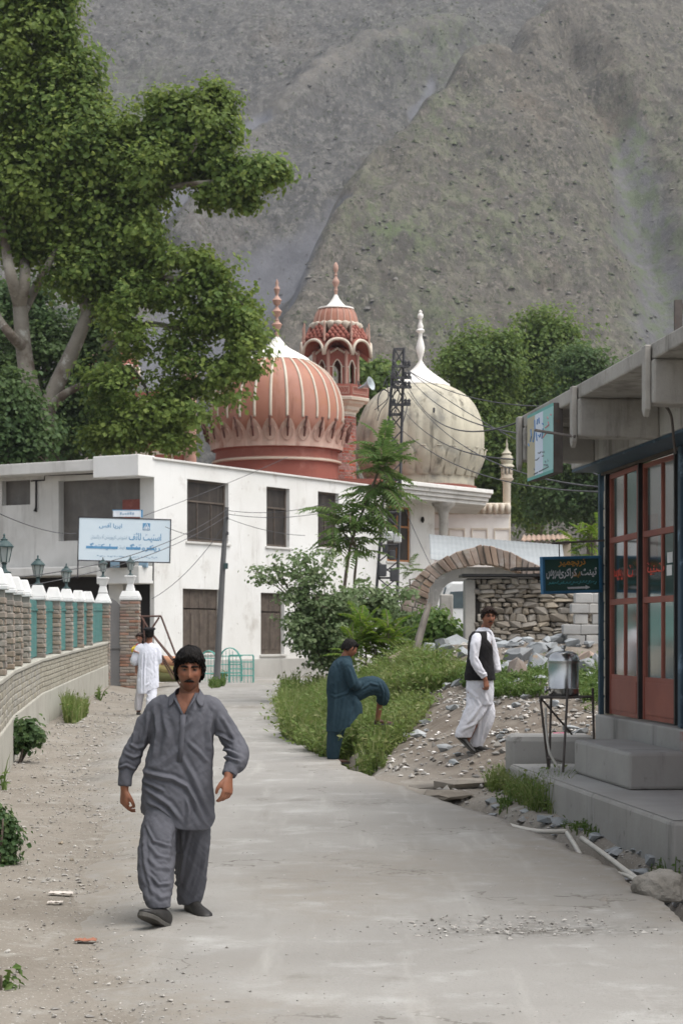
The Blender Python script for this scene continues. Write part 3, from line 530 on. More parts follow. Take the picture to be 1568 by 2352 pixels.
for i, (u, w_, h_, mm_) in enumerate(((242, .35, .22, m_dark), (266, .3, .2, m_signb2), (292, .42, .26, m_dark), (330, .25, .22, m_signb2))):
    q = at(u, 1304, 56.6); b = MB(); b.cbox(w_, .3, h_, .02, T(0, 0, h_/2)); b.box(-w_*.4, w_*.4, -.16, -.15, h_*.3, h_*.5); o = b.build('crate', mm_, None, T(q))
    tag(o, ('dark crate at the left end under the signboard', 'blue grey crate, second from left under the signboard', 'large dark crate, third from left under the signboard', 'blue grey crate under the right end of the signboard')[i], 'crate', 'crates under the signboard')
# ------------------------------------------------------------------ mosque
m_red = pm('red_plaster', (.30, .105, .078), (.245, .085, .064), .6, rough=.75, bump=.004, bscale=10, stain=((.36, .16, .125), 1.3, .5, .75), streak=((.17, .07, .055), 1.6, .55, .8))
m_pink = pm('pale_pink_plaster', (.46, .30, .245), (.39, .235, .185), 1.2, rough=.75, streak=((.33, .15, .11), 3, .56, .8))
m_pinkdome = pm('dusty_pink_dome_paint', (.335, .140, .092), (.385, .19, .14), .45, rough=.55, spec=.35, stain=((.36, .16, .095), .8, .45, .7), streak=((.23, .095, .06), 2.0, .52, .76))
m_cream = pm('cream_paint', (.60, .545, .455), (.52, .455, .37), 1.5, rough=.7, streak=((.42, .33, .26), 3, .6, .85))
m_capw = pm('white_cap_paint', (.78, .76, .72), (.70, .67, .62), 1.3, rough=.7, streak=((.5, .46, .42), 3, .62, .85))
m_wdome = pm('weathered_white_dome', (.50, .465, .365), (.40, .37, .295), .5, rough=.85, bump=.006, bscale=6, stain=((.27, .26, .225), 1.1, .48, .72), streak=((.13, .118, .092), 2.2, .52, .72))
m_brick = pm('red_brick', (.33, .135, .105), (.26, .10, .08), 5, rough=.85, objrand=.16)
m_joint = pm('pale_mortar', (.55, .47, .42), (.48, .40, .35), 4, rough=.9)
def pl(cu, Y): 
    s_ = F/Y; return lambda hw, v: (hw/s_, CH+(HV-v)/s_)
def finial(parent, c, prof, mat, n=14, name='finial'):
    b = MB(); b.lathe(prof, n); return b.build(name, mat, parent, T(c.x, c.y, 0), smooth=50)
def smooth_prof(pts, n=6):                                   # Catmull-Rom through profile points
    out = []
    for i in range(len(pts)-1):
        p0, p1, p2, p3 = [np.array(pts[max(0, min(len(pts)-1, i+k))]) for k in (-1, 0, 1, 2)]
        for t in np.linspace(0, 1, n, endpoint=False): out.append(tuple(.5*((2*p1)+(-p0+p2)*t+(2*p0-5*p1+4*p2-p3)*t*t+(-p0+3*p1-3*p2+p3)*t**3)))
    out.append(tuple(pts[-1])); return out
YD = 85.; c = at(636, 0, YD); f = pl(636, YD); C = T(c.x, c.y, 0)
hall = thing('mosque_hall', 'red mosque hall mostly hidden behind the white building', 'building', T(at(700, 0, 95).x, 95, 0))
b = MB(); b.box(at(400, 0, 82).x, at(925, 0, 82).x, 81, 112, 0, 8.15); b.build('wall', m_red, hall, Matrix())
rdome = thing('red_dome', 'large red ribbed onion dome with cream ribs and a white cap', 'dome', T(c.x, c.y, 8))
b = MB(); b.lathe([f(141, 1110), f(141, 1067), f(146, 1066), f(147, 1061), f(141, 1060), f(140, 1040), f(146, 1038), f(146, 1034), f(139, 1032), f(0, 1032)], 64); b.build('drum', m_red, rdome, C, smooth=35)
b = MB(); b.lathe([f(142.5, 1068), f(148.5, 1066.5), f(149, 1063), f(142.5, 1060)], 64); b.build('drum_moulding', m_cream, rdome, C, smooth=40)
body = smooth_prof([f(138, 1032), f(142, 1010), f(149, 985), f(152, 960), f(151, 935), f(145, 908), f(133, 880), f(113, 856), f(88, 838), f(66, 827)], 6)
b = MB(); b.lathe(body, 104); b.build('shell', m_pinkdome, rdome, C, smooth=True)
NR = 26; ribprof = [p for p in body if p[1] > f(0, 976)[1]]
b = MB(); b.tube([(r+.01, 0, z) for r, z in ribprof], [.060]*len(ribprof), 6, ell=.6); rib = b.mesh('rib', m_cream, True)
b = MB()                                                     # hanging link below each rib
b.lathe([(0, .12), (.075, .1), (.05, 0), (.05, -.3), (.085, -.36), (.05, -.42), (.04, -.75), (.0, -.78)], 6); link = b.mesh('rib_pendant', pm('pendant_dark', (.16, .075, .058), (.11, .055, .045), 3, rough=.8), True)
b = MB(); rows = []                                           # lotus petal: outward flaring scroll
for i in range(9):
    t = i/8.; r_, z_ = f(146+2+22*t**2.2, 1037-58*t); wv = .40*(math.sin(math.pi*min(1, .34+.62*t))**.6); rows.append([( (r_+ .07*math.cos(math.pi*.5*k/3.)*(1-.3*t)), wv*k/3., z_) for k in range(-3, 4)])
nn = 7; vs = [p for r in rows for p in r]; fs = [(i*nn+j, i*nn+j+1, (i+1)*nn+j+1, (i+1)*nn+j) for i in range(8) for j in range(6)]
b.add(vs, fs); 
for sc_ in (.55,):                                           # raised rim of the petal
    ring = []
    for a in np.linspace(-2.2, 2.2, 14): t = .42-.30*math.cos(a)+.1; r_, z_ = f(146+2+22*max(0, t)**2.2, 1037-58*t); ring.append((r_+.085, .24*math.sin(a), z_))
    b.tube(ring, .017, 5)
petal = b.mesh('petal', pm('petal_paint', (.54, .40, .33), (.47, .31, .25), 1.6, rough=.75, streak=((.34, .17, .13), 2.5, .5, .75)), True)
for k in range(NR):
    a = 2*math.pi*(k+.5)/NR-.06
    ob('rib', rib, None, rdome, C @ RZ(a)); ob('petal', petal, None, rdome, C @ RZ(a))
    r_, z_ = f(152, 977); ob('rib_pendant', link, None, rdome, C @ RZ(a) @ T(r_+.36, 0, z_-.02) @ RY(R(16)))
b = MB(); cp = smooth_prof([f(76, 831), f(70, 824), f(50, 812), f(26, 798), f(11, 781), f(5, 774)], 5); b.lathe([f(60, 829)]+cp, 104, rf=lambda a, z: 1+.022*abs(math.cos(a*NR/2))); b.build('cap', m_capw, rdome, C, smooth=60)
fp = [(5, 776)]
for v0, r0 in ((746, 11), (716, 10.5), (690, 10), (664, 6.5)): fp += [(4, v0+22), (6, v0+20), (3.2, v0+17), (3.2, v0+12), (r0*.75, v0+9), (r0, v0+1), (r0*1.15, v0), (r0*.6, v0-6), (3, v0-11)]
fp += [(4, 650), (0, 640)]; finial(rdome, c, [f(*p) for p in fp], m_pink)
# white dome
YW = 88.; c2 = at(965, 0, YW); g = pl(965, YW); C2 = T(c2.x, c2.y, 0); NW = 26
wd = thing('white_dome', 'weathered white fluted onion dome behind the porch roof', 'dome', T(c2.x, c2.y, 7))
b = MB(); b.lathe([g(128, 1150), g(128, 1119), g(124, 1118)], 64); b.build('base_ring', m_red, wd, C2, smooth=40)
bw = smooth_prof([g(123, 1120), g(123, 1103), g(125, 1095), g(134, 1075), g(142, 1045), g(145, 1015), g(143, 985), g(135, 955), g(121, 928), g(98, 905), g(72, 891), g(60, 886)], 6)
b = MB(); b.lathe(bw, 208, rf=lambda a, z: 1+.024*(abs(math.cos(a*NW/2))-.5)*sm(z, g(0, 1085)[1], g(0, 1040)[1])); b.build('shell', m_wdome, wd, C2, smooth=True)
b = MB(); rows = []
for i in range(8):
    t = i/7.; r_, z_ = g(np.interp(t, [0, .35, .7, 1], [127, 137, 146, 149]), 1098-62*t); wv = .33*min(1, math.sin(math.pi*min(1, .25+.5*t))*(1. if t < .8 else 1-.5*((t-.8)/.2)**2)); rows.append([(r_+.05*math.cos(math.pi*.5*k/3.), wv*k/3., z_) for k in range(-3, 4)])
vs = [p for r in rows for p in r]; b.add(vs, [(i*7+j, i*7+j+1, (i+1)*7+j+1, (i+1)*7+j) for i in range(7) for j in range(6)]); b.tube([(x+.015, y, z) for x, y, z in rows[-1]], .03, 5); pw = b.mesh('petal', m_wdome, True)
for k in range(NW): ob('petal', pw, None, wd, C2 @ RZ(2*math.pi*(k+.5)/NW))
b = MB(); b.lathe([g(58, 890), g(67, 888), g(66, 884)]+smooth_prof([g(62, 882), g(48, 871), g(30, 858), g(14, 844), g(6, 833)], 5), 104, rf=lambda a, z: 1+.02*abs(math.cos(a*NW/2))); b.build('cap', m_capw, wd, C2, smooth=60)
fp = [(6, 836), (7, 833), (3.5, 829), (4, 822), (6.5, 817), (9, 808), (10, 799), (7.5, 786), (4.5, 776), (4, 770), (4, 766), (9, 762), (10, 759), (5.5, 755), (7, 750), (4.5, 743), (3.3, 738), (3.3, 733), (6.5, 729), (6, 722), (3, 719), (4, 716), (0, 711)]
finial(wd, c2, [g(*p) for p in fp], m_capw)
# brick minaret with an octagonal kiosk
def minaret(label, cu, Y, rot, bricks=True, dv=0):
    c = at(cu, 0, Y); h = lambda hw, v: pl(cu, Y)(hw, v+dv); Cm = T(c.x, c.y, 0); mn = thing('minaret', label, 'minaret', T(c.x, c.y, 0)); s_ = F/Y
    r0 = h(46, 0)[0]; zt = h(0, 957)[1]; zb = 6.
    b = MB(); b.lathe([(r0, 0), (r0, zt)], 24); b.build('shaft', m_joint, mn, Cm, smooth=40)
    if bricks:
        nb = 22; hc = .155; da = 2*math.pi/nb; b = MB(); b.lathe([(r0-.02, 0), (r0+.02, 0), (r0+.02, hc-.035), (r0-.02, hc-.035)], 3, a0=-da/2*.9, a1=da/2*.9); bk = b.mesh('brick', m_brick)
        for i in range(int((zt-zb)/hc)):
            for k in range(nb):
                a = da*(k+.5*(i % 2)); 
                if math.sin(a) > .25: continue
                ob('brick', bk, None, mn, Cm @ T(0, 0, zt-.02-hc*(i+1)) @ RZ(a))
    b = MB(); b.lathe([h(46, 958), h(49, 955), h(49, 950), h(56, 945), h(58, 938), h(68, 932), h(70, 927), h(80, 925), h(81, 919), h(76, 916), h(0, 916)], 8, RZ(rot+R(22.5))); b.build('balcony_bracket', m_cream, mn, Cm)
    ro = h(79, 0)[0]; ap = ro*math.cos(math.pi/8); wd_ = 2*ro*math.sin(math.pi/8); zb_, zt_ = h(0, 918)[1], h(0, 890)[1]
    for k in range(8):
        Mk = Cm @ RZ(rot+k*math.pi/4-math.pi/2)
        pn = MB(); pn.box(ap-.05, ap, -wd_/2, wd_/2, zb_, zt_); pn = pn.build('balcony_panel', m_red, mn, Mk)
        b = MB(); z0_, z1_ = zb_+.12, zt_-.12; y1 = wd_/2-.1; x = ap
        for q in ((-y1, y1, z0_, z0_+.035), (-y1, y1, z1_-.035, z1_), (-y1, -y1+.035, z0_, z1_), (y1-.035, y1, z0_, z1_)): b.box(x, x+.02, *q)
        for t in np.linspace(-.8, .8, 7): b.tube([(x+.01, y1*t-.07, z0_+.04), (x+.01, y1*t+.07, (z0_+z1_)/2), (x+.01, y1*t-.07, z1_-.04)], .012, 4)
        b.build('panel_tracery', m_pink, pn, Mk)
    # kiosk: piers, arched panels, curved eaves, drum, small dome
    rk = h(52, 0)[0]; apk = rk*math.cos(math.pi/8); wk = 2*rk*math.sin(math.pi/8); zf, ze = h(0, 917)[1], h(0, 806)[1]; zs = h(0, 846)[1]
    re = h(84, 0)[0]; ape = re*math.cos(math.pi/8); we = 2*re*math.sin(math.pi/8); zl, zh = h(0, 829)[1], h(0, 793)[1]
    for k in range(8):
        Mk = Cm @ RZ(rot+k*math.pi/4-math.pi/2); ow = wk*.24; n_ = 9
        arc = [(-ow+2*ow*i/(n_-1), zs+(.30*(1-abs(-1+2*i/(n_-1))**1.6))*1.0) for i in range(n_)]
        # wall panel with a pointed opening, as one ring of quads
        inner = [(-ow, zf)]+arc+[(ow, zf)]; outer = [(-wk/2, zf), (-wk/2, zs)]+[(-wk/2+wk*i/(n_-3), ze) for i in range(n_-2)]+[(wk/2, zs), (wk/2, zf)]; outer = outer[:len(inner)-1]+[(wk/2, zf)]
        N_ = len(inner); vs = [(apk, y, z) for y, z in inner]+[(apk, y, z) for y, z in outer]+[(apk-.14, y, z) for y, z in inner]
        fs = [(i, i+1, N_+i+1, N_+i) for i in range(N_-1)]+[(i, 2*N_+i, 2*N_+i+1, i+1) for i in range(N_-1)]
        b = MB(); b.add(vs, fs); wp = b.build('arched_wall', m_pink if False else m_red, mn, Mk)
        b = MB(); b.tube([(apk+.01, y, z) for y, z in inner], .035, 5); b.build('arch_trim', m_cream, wp, Mk, smooth=True)
        b = MB(); b.tube([(apk+.01, y, zs-.05) for y in (-wk/2, -ow)], .025, 4); b.tube([(apk+.01, y, zs-.05) for y in (ow, wk/2)], .025, 4)
        for i in range(7): y = -wk*.36+wk*.72*i/6; b.lathe([(0, -.09), (.06, -.03), (.07, .02), (0, .06)], 5, T(apk+.06, y, ze-.03-.18*abs(i-3)/3.))
        b.build('cusp_trim', m_cream, wp, Mk, smooth=True)
        b = MB(); b.tube([(rk*math.cos(math.pi/8)+.02, wk/2, zf), (rk*math.cos(math.pi/8)+.02, wk/2, ze-.1)], .085, 8); b.build('pier', m_pink, mn, Mk, smooth=50)
        # bangla eave
        vs = []; ne = 13
        for i in range(ne):
            t = -1+2*i/(ne-1); z = zl+(zh-zl)*math.sqrt(max(0, 1-abs(t)**2.3))
            vs += [(ape, t*we/2, z), (ape, t*we/2, z+.16), (apk-.1, t*wk/2, max(z+.05, ze+.05)), (apk-.1, t*wk/2, ze+.62)]
        fs = []
        for i in range(ne-1): a_ = i*4; fs += [(a_, a_+4, a_+5, a_+1), (a_+1, a_+5, a_+7, a_+3), (a_, a_+2, a_+6, a_+4)]
        b = MB(); b.add(vs, fs); ev = b.build('eave', m_red, mn, Mk, smooth=40)
        b = MB(); b.tube([(ape+.02, vs[i*4][1], vs[i*4][2]+.07) for i in range(ne)], .075, 6); b.build('eave_rim', m_cream, ev, Mk, smooth=True)
        b = MB()                                             # pierced cresting above each eave
        for i in range(5):
            for j in range(-(4-i), 5-i, 2): b.lathe([(0, -.15), (.12, -.05), (.14, .03), (.06, .12), (0, .17)], 6, T(ape*.93-.07*i-.1, j*.13, zh+.22+i*.17))
        b.build('cresting', m_red, mn, Mk, smooth=60)
        b = MB(); b.lathe([(.05, 0), (.07, .1), (.04, .2), (.08, .35), (.05, .5), (.035, .8), (.05, .9), (.0, 1.05)], 6, T(re*.95*math.cos(math.pi/8), we*.47, zl+.75)); b.build('corner_finial', m_pink, mn, Mk, smooth=50)
    b = MB(); b.lathe([h(50, 800), h(44, 798), h(44, 787), h(46, 786), h(46, 784), h(43, 783), h(43, 773), h(46, 772), h(46, 770), h(43, 769), h(43, 766)], 8, RZ(rot)); b.build('kiosk_drum', m_red, mn, Cm)
    b = MB(); b.lathe([h(45.5, 786.5), h(47.5, 785), h(45.5, 783.5)], 16); b.lathe([h(45.5, 772.5), h(47.5, 771), h(45.5, 769.5)], 16); b.build('drum_band', m_cream, mn, Cm)
    b = MB(); w0, w1, zz0, zz1 = -h(23, 0)[0], -h(4, 0)[0], h(0, 793)[1], h(0, 765)[1]; b.box(w0, w1, -h(45.5, 0)[0], -h(38, 0)[0], zz0, zz1); b.build('dark_opening_block', m_dark, mn, Cm)  # solid dark block: the shade of an opening put in as colour
    body = smooth_prof([h(44, 766), h(49, 757), h(50.5, 747), h(50, 738), h(47, 726), h(42, 716), h(36, 711)], 5); b = MB(); b.lathe(body, 48); b.build('dome_shell', m_pinkdome, mn, Cm, smooth=True)
    b = MB(); b.tube([(r_+.0, 0, z_) for r_, z_ in body if z_ > h(0, 760)[1]], .035, 5); rb = b.mesh('dome_rib', m_cream if False else m_pink, True)
    b = MB(); b.lathe([(.0, -.2), (.05, -.18), (.09, .05), (.11, .16), (.0, .2)], 6); pt = b.mesh('dome_petal', m_cream, True)
    for k in range(20): a = k*2*math.pi/20+.1; ob('dome_rib', rb, None, mn, Cm @ RZ(a)); ob('dome_petal', pt, None, mn, Cm @ RZ(a) @ T(h(51, 0)[0]+.04, 0, h(0, 757)[1]) @ RY(R(20)) @ S(1.3, 2., 1.5))
    b = MB(); b.lathe([h(34, 713), h(42, 711), h(41, 708)]+smooth_prof([h(26, 706), h(16, 697), h(8, 686), h(3.6, 677)], 5), 40); b.build('cap', m_capw, mn, Cm, smooth=60)
    finial(mn, c, [h(*p) for p in ((3.5, 678), (3.5, 669), (5, 667), (3.5, 664), (3.4, 660), (5, 657), (8, 650), (8.5, 647), (6, 642), (3.2, 637), (2.5, 634), (4.5, 632), (2.6, 630), (2.4, 626), (4, 624), (6, 617), (5, 609), (2, 603), (0, 602))], m_pink)
    return mn, c, h
mn, cmn, hm = minaret('red minaret with an arched kiosk rising between the two big domes', 771, 97., R(4))
minaret('red minaret glimpsed through the leaves of the big plane tree', 240, 104., R(10), False, 55)
q = at(832, 888, 95.2); ls = thing('loudspeaker_horn', 'pale grey loudspeaker horn on the minaret balcony', 'loudspeaker', T(q)); Mq = T(q) @ RZ(R(-30)) @ RY(R(75))
b = MB(); b.lathe([(.03, -.25), (.05, -.1), (.09, .1), (.2, .35), (.34, .5), (.32, .5), (.17, .33), (.0, .1)], 16); b.build('horn', pm('horn_grey', (.45, .5, .52), None, 3, rough=.5), ls, Mq, smooth=60); b = MB(); b.tube([(0, 0, -.2), (-.35, 0, -.15)], .03, 5); b.build('bracket', m_frame, ls, Mq)
# portal glimpsed behind the plane tree
Mp = T(at(345, 0, 92).x, 92, 0); po = thing('mosque_portal', 'red mosque portal with pale panels hidden behind the plane tree', 'portal', Mp)
zt = at(0, 900, 92).z; b = MB(); b.box(-1.9, 1.9, 0, 3, 0, zt); b.build('wall', m_red, po, Mp)
for i in range(4):
    for j in range(3): b = MB(); z0_ = zt-1.3-1.25*j; x0_ = -1.7+.9*i; b.box(x0_, x0_+.72, -.06, 0, z0_, z0_+1.0); pn = b.build('panel', m_cream, po, Mp, bev=.02); b = MB(); b.box(x0_+.12, x0_+.6, -.08, -.062, z0_+.12, z0_+.85); b.build('niche', m_red, pn, Mp)
for x in (-1.9, 1.9): b = MB(); b.lathe([(.28, 0), (.28, zt+.5), (.42, zt+.6), (.42, zt+.75), (.3, zt+.8), (.36, zt+1.1), (.2, zt+1.5), (.05, zt+1.7), (0, zt+2.2)], 12, T(x, -.1, 0)); b.build('turret', m_pink, po, Mp, smooth=40)
# white parapet wall right of the porch, and its slim minaret
YP = 90.; x0, x1 = at(960, 0, YP).x, at(1168, 0, YP).x; zz = lambda v: at(0, v, YP).z
pw_ = thing('parapet_wall', 'white parapet wall with scalloped cornice right of the porch column', 'wall', T((x0+x1)/2, YP, 0))
b = MB(); b.box(x0, x1, YP, YP+6, 0, zz(1187)); b.box(x0, x1+.04, YP-.06, YP+6, zz(1187), zz(1181)); b.build('wall', m_capw, pw_, Matrix())
b = MB(); b.loft([[(x0, YP-.1+d, z), (x1+.06, YP-.1+d, z), (x1+.06, YP+5, z), (x0, YP+5, z)] for d, z in ((.1, zz(1181)), (0, zz(1177)), (-.16, zz(1165)), (-.12, zz(1158)), (.1, zz(1155)))]); b.build('cornice', m_cream, pw_, Matrix(), smooth=50)
b = MB(); b.tube([(0, 0, -.22), (0, -.1, -.05), (0, -.13, .12), (0, -.02, .2)], [.09, .12, .13, .06], 8); lb = b.mesh('scallop', m_cream, True); n = 15
for i in range(n): ob('scallop', lb, None, pw_, T(x0+.14+(x1-x0-.2)*i/(n-1), YP-.16, zz(1168)))
for i in range(4): b = MB(); xa = x0+.35+(x1-x0)*i/4.; b.box(xa, xa+.75, YP-.05, YP, zz(1217), zz(1213)); b.box(xa, xa+.05, YP-.05, YP, zz(1240), zz(1217)); b.box(xa+.7, xa+.75, YP-.05, YP, zz(1240), zz(1217)); b.build('panel_moulding', m_cream, pw_, Matrix())
c3 = at(1163, 0, 90.5); k_ = pl(1163, 90.5); C3 = T(c3.x, c3.y, 0); m3 = thing('slim_minaret', 'slim cream minaret at the corner of the white parapet wall', 'minaret', T(c3.x, c3.y, 0))
b = MB(); b.lathe([k_(9, 1300), k_(9, 1112), k_(10, 1110), k_(9, 1107), k_(15, 1102), k_(16, 1098), k_(13, 1097), k_(13, 1090), k_(0, 1090)], 12); b.build('shaft', m_cream, m3, C3, smooth=40)
for k in range(8): a = k*math.pi/4; b = MB(); b.tube([(k_(11, 0)[0]*math.cos(a), k_(11, 0)[0]*math.sin(a), k_(0, v)[1]) for v in (1091, 1072)], .055, 6); b.build('pillar', m_cream, m3, C3, smooth=True)
b = MB(); b.lathe([k_(7, 1091), k_(7, 1072)], 8); b.build('kiosk_core', m_grey, m3, C3)
b = MB(); b.lathe([k_(17, 1073), k_(16, 1069), k_(12, 1066), k_(14, 1060), k_(15, 1055), k_(13, 1049), k_(8, 1043), k_(12, 1042), k_(7, 1037), k_(3, 1031), k_(2, 1026), k_(3, 1022), k_(1.5, 1016), k_(0, 1005)], 14); b.build('dome_cap', m_wdome, m3, C3, smooth=50)
# sheds between the building and the arch
m_tin = pm('blue_grey_tin', (.30, .32, .325), (.245, .265, .27), .9, rough=.5, spec=.4, stain=((.25, .22, .19), 1.6, .62, .8))
m_rtin = pm('rusty_tin', (.34, .25, .19), (.26, .17, .12), 1.5, rough=.7, stain=((.40, .36, .31), 2.2, .5, .7))
def tinroof(name, label, A, B, C_, D, mat, nw, amp=.03):
    sh = thing(name, label, 'roof', T((A+B)/2)); b = MB(); A, B, C_, D = [Vector(p) for p in (A, B, C_, D)]; nn = nw*4; rows = []
    for t in (0, 1):
        rows.append([A.lerp(B, i/nn).lerp(D.lerp(C_, i/nn), t)+Vector((0, 0, amp*math.sin(2*math.pi*i/4.))) for i in range(nn+1)])
    b.add(rows[0]+rows[1], [(i, i+1, nn+1+i+1, nn+1+i) for i in range(nn)]); o = b.build('sheet', mat, sh, Matrix(), smooth=True); s = o.modifiers.new('t', 'SOLIDIFY'); s.thickness = .01
    return sh
sh = tinroof('tin_roof', 'blue grey corrugated tin roof behind the brick arch', at(988, 1285, 54), at(1300, 1318, 54), at(1290, 1252, 64), at(985, 1228, 64), m_tin, 30, .006)
b = MB(); a_, b_ = at(992, 1290, 54.5), at(1300, 1300, 54.5); b.box(a_.x, b_.x, 54.5, 62, .4, a_.z-.15); b.build('wall', m_conc, sh, Matrix())
sh = tinroof('brown_tin_roof', 'rusty brown roof edge beyond the tin roof', at(1195, 1243, 66), at(1310, 1238, 66), at(1310, 1228, 72), at(1200, 1230, 72), m_rtin, 10)
b = MB(); b.box(at(1203, 0, 66.2).x, at(1310, 0, 66.2).x, 66.2, 66.6, 2, at(0, 1245, 66.2).z); b.build('wall', pm('mud_wall', (.42, .36, .28), None, 2, rough=.95), sh, Matrix())
for i in range(5): q = at(1212+22*i, 1242, 66); b = MB(); b.box(q.x-.08, q.x+.08, 65.85, 66.19, q.z-.12, q.z-.01); b.build('rafter_end', m_brownwood, sh, Matrix())
# ------------------------------------------------------------------ shop on the right
O_ = Vector((2.79, 21., 0)); av = Vector((.105, -.9945, 0)); bv = Vector((-.9945, -.105, 0))      # a: along the front towards the viewer, b: out to the road
SM = Matrix(((-bv.x, -av.x, 0, O_.x), (-bv.y, -av.y, 0, O_.y), (0, 0, 1, 0), (0, 0, 0, 1)))
SM = Matrix(((av.x, bv.x, 0, O_.x), (av.y, bv.y, 0, O_.y), (0, 0, 1, 0), (0, 0, 0, 1)))             # local x = a, local y = b (outwards)
m_smooth = pm('smooth_cement', (.37, .357, .332), (.30, .288, .267), .9, rough=.88, bump=.004, bscale=25, stain=((.37, .36, .345), 1.6, .5, .8), streak=((.15, .145, .135), 2.4, .54, .78), stain2=((.18, .17, .155), 5, .60, .74))
m_cemtop = pm('worn_cement_top', (.36, .35, .33), (.30, .29, .27), 1.2, rough=.9, bump=.004, bscale=30)
m_blue = pm('blue_paint', (.045, .082, .115), (.034, .060, .085), 1.5, rough=.55, stain=((.16, .24, .32), 4, .58, .72), streak=((.10, .10, .10), 5, .6, .8))
m_redframe = pm('red_oxide_paint', (.28, .092, .064), (.225, .072, .052), 2.2, rough=.5, stain=((.33, .105, .07), 3.5, .52, .8), streak=((.15, .05, .04), 5, .62, .85))
m_black = pm('black_iron', (.018, .018, .019), (.03, .028, .027), 5, rough=.5)
m_sglass = glassm('shop_glass', (.52, .60, .58), .12)
m_tealwall = pm('teal_shop_wall', (.20, .28, .27), (.15, .22, .215), 1.1, rough=.8)
m_woodshelf = pm('shop_shelf', (.16, .10, .065), None, 3, rough=.7)
shop = thing('shop_building', 'small concrete shop with red framed glass doors and a cantilever canopy', 'shop', SM)
AX1 = 9.5
# floor slab and shell
b = MB(); b.box(-.12, AX1, -4, .05, .1, .88); b.build('plinth', m_smooth, shop, SM, bev=.02)
b = MB(); b.box(3.25, AX1, .051, .07, .36, .86); b.build('painted_plinth_face', pm('faded_pink_red', (.30, .115, .095), (.27, .16, .145), 2, rough=.8, stain=((.33, .31, .295), 2.5, .5, .72)), shop, SM)
b = MB(); b.box(-.1, AX1, -4.0, -3.9, .88, 3.5); b.build('back_wall', m_tealwall, shop, SM)
b = MB(); b.box(-.1, 0, -3.9, -.12, .88, 3.5); b.build('end_wall', m_tealwall, shop, SM)
b = MB(); b.box(-.16, -.101, -4, -.02, .88, 3.5); b.build('outer_end_wall', m_conc, shop, SM)
b = MB(); b.box(-.3, AX1, -4.1, 1.06, 3.84, 3.97); b.build('canopy_slab', m_conc, shop, SM @ T(.9, 0, 0), bev=.015)
for i, a in enumerate((.98, 3.45, 5.95, 8.4)):
    b = MB(); b.prism([(-.1, 3.5), (.09, 3.5), (.09, 3.84), (-.1, 3.84)], .2, .9); b.prism([(-.1, 3.5), (.09, 3.5), (.09, 3.84), (-.1, 3.84)], .9, .98)
    b = MB(); x0, x1 = a-.11, a+.11; prof = [(.34, 3.49), (.94, 3.49), (1.07, 3.50), (1.07, 3.839), (.34, 3.839)]
    b.loft([[(x0, p, z) for p, z in prof], [(x1, p, z) for p, z in prof]]); cb = b.build('canopy_beam', m_conc, shop, SM, bev=.02); b = MB(); b.prism([(a-.05, 3.46), (a+.0, 3.40), (a+.05, 3.46), (a+.05, 3.95), (a-.05, 3.95)], 1.072, 1.12); b.build('beam_fin', m_conc, cb, SM, bev=.01)
b = MB(); b.box(.0, AX1, -.05, .34, 3.5, 3.838); b.build('lintel_beam', m_conc, shop, SM, bev=.02)
b = MB(); b.box(.02, AX1, -.06, .335, 3.47, 3.498); b.build('painted_soffit', m_blue, shop, SM)
b = MB(); b.box(.0, AX1, -.045, .02, 3.44, 3.468); b.build('door_head', m_brownwood, shop, SM)
# corner post and mid post
for k, (a, w_, d_) in enumerate(((.0, .07, .055), (3.12, .1, .06))):
    b = MB(); b.box(a-.05, a-.05+w_, -.02, -.02+d_, .885, 3.466); b.build('blue_post', m_blue, shop, SM, bev=.01)
b = MB()
for i in range(12): b.cbox(.1, .10, .19, .008, T(.115, -.05, .98+.2*i), .004)
b.build('tile_strip', pm('cream_tile', (.46, .42, .34), (.38, .34, .27), 3, rough=.6), shop, SM)
# folding shutter rails and glazed door leaves
for a in (.195, 1.55, 2.86): b = MB(); b.box(a, a+.04, -.03, .018, .9, 3.46); b.build('shutter_rail', m_black, shop, SM)
def leaf(a0, a1, skew):
    Ml = SM @ T(a0, -.06, .9) @ RZ(skew); w_ = a1-a0; d = ob('glass_door', None, None, shop, Ml); WM[d.name] = Ml
    H_ = 2.53; fr = MB(); t = .045
    fr.box(0, t, 0, .04, 0, H_); fr.box(w_-t, w_, 0, .04, 0, H_); fr.box(t, w_-t, 0, .04, H_-t, H_)
    mid = w_*.52; fr.box(mid-.018, mid+.018, .004, .036, .42, H_-t)
    for z in (1.15, 1.80): fr.box(t, w_-t, .002, .042, z, z+.06)
    fr.box(t, w_-t, .005, .03, .0, .42); fr.build('door_frame', m_redframe, d, Ml, bev=.004)
    p = MB(); p.box(t+.03, w_-t-.03, .031, .04, .05, .37); p.build('kick_panel', m_redframe, d, Ml, bev=.006)
    for x0, x1 in ((t, mid-.018), (mid+.018, w_-t)):
        for z0, z1 in ((.42, 1.15), (1.21, 1.80), (1.86, H_-t)): g_ = MB(); g_.add([(x0, .018, z0), (x1, .018, z0), (x1, .018, z1), (x0, .018, z1)], [(0, 1, 2, 3)]); g_.build('pane', m_sglass, d, Ml)
    return d, Ml
d1, L1 = leaf(.24, 1.54, R(1.5)); d2, L2 = leaf(1.6, 2.84, R(-1.)); d3, L3 = leaf(3.12, 4.4, 0); d4, L4 = leaf(4.45, 5.7, 0)
m_redink = pm('red_window_letters', (.62, .07, .03), (.5, .05, .03), 6, rough=.5)
FLIP = Matrix(((1, 0, 0, 0), (0, -1, 0, 0), (0, 0, 1, 0), (0, 0, 0, 1)))
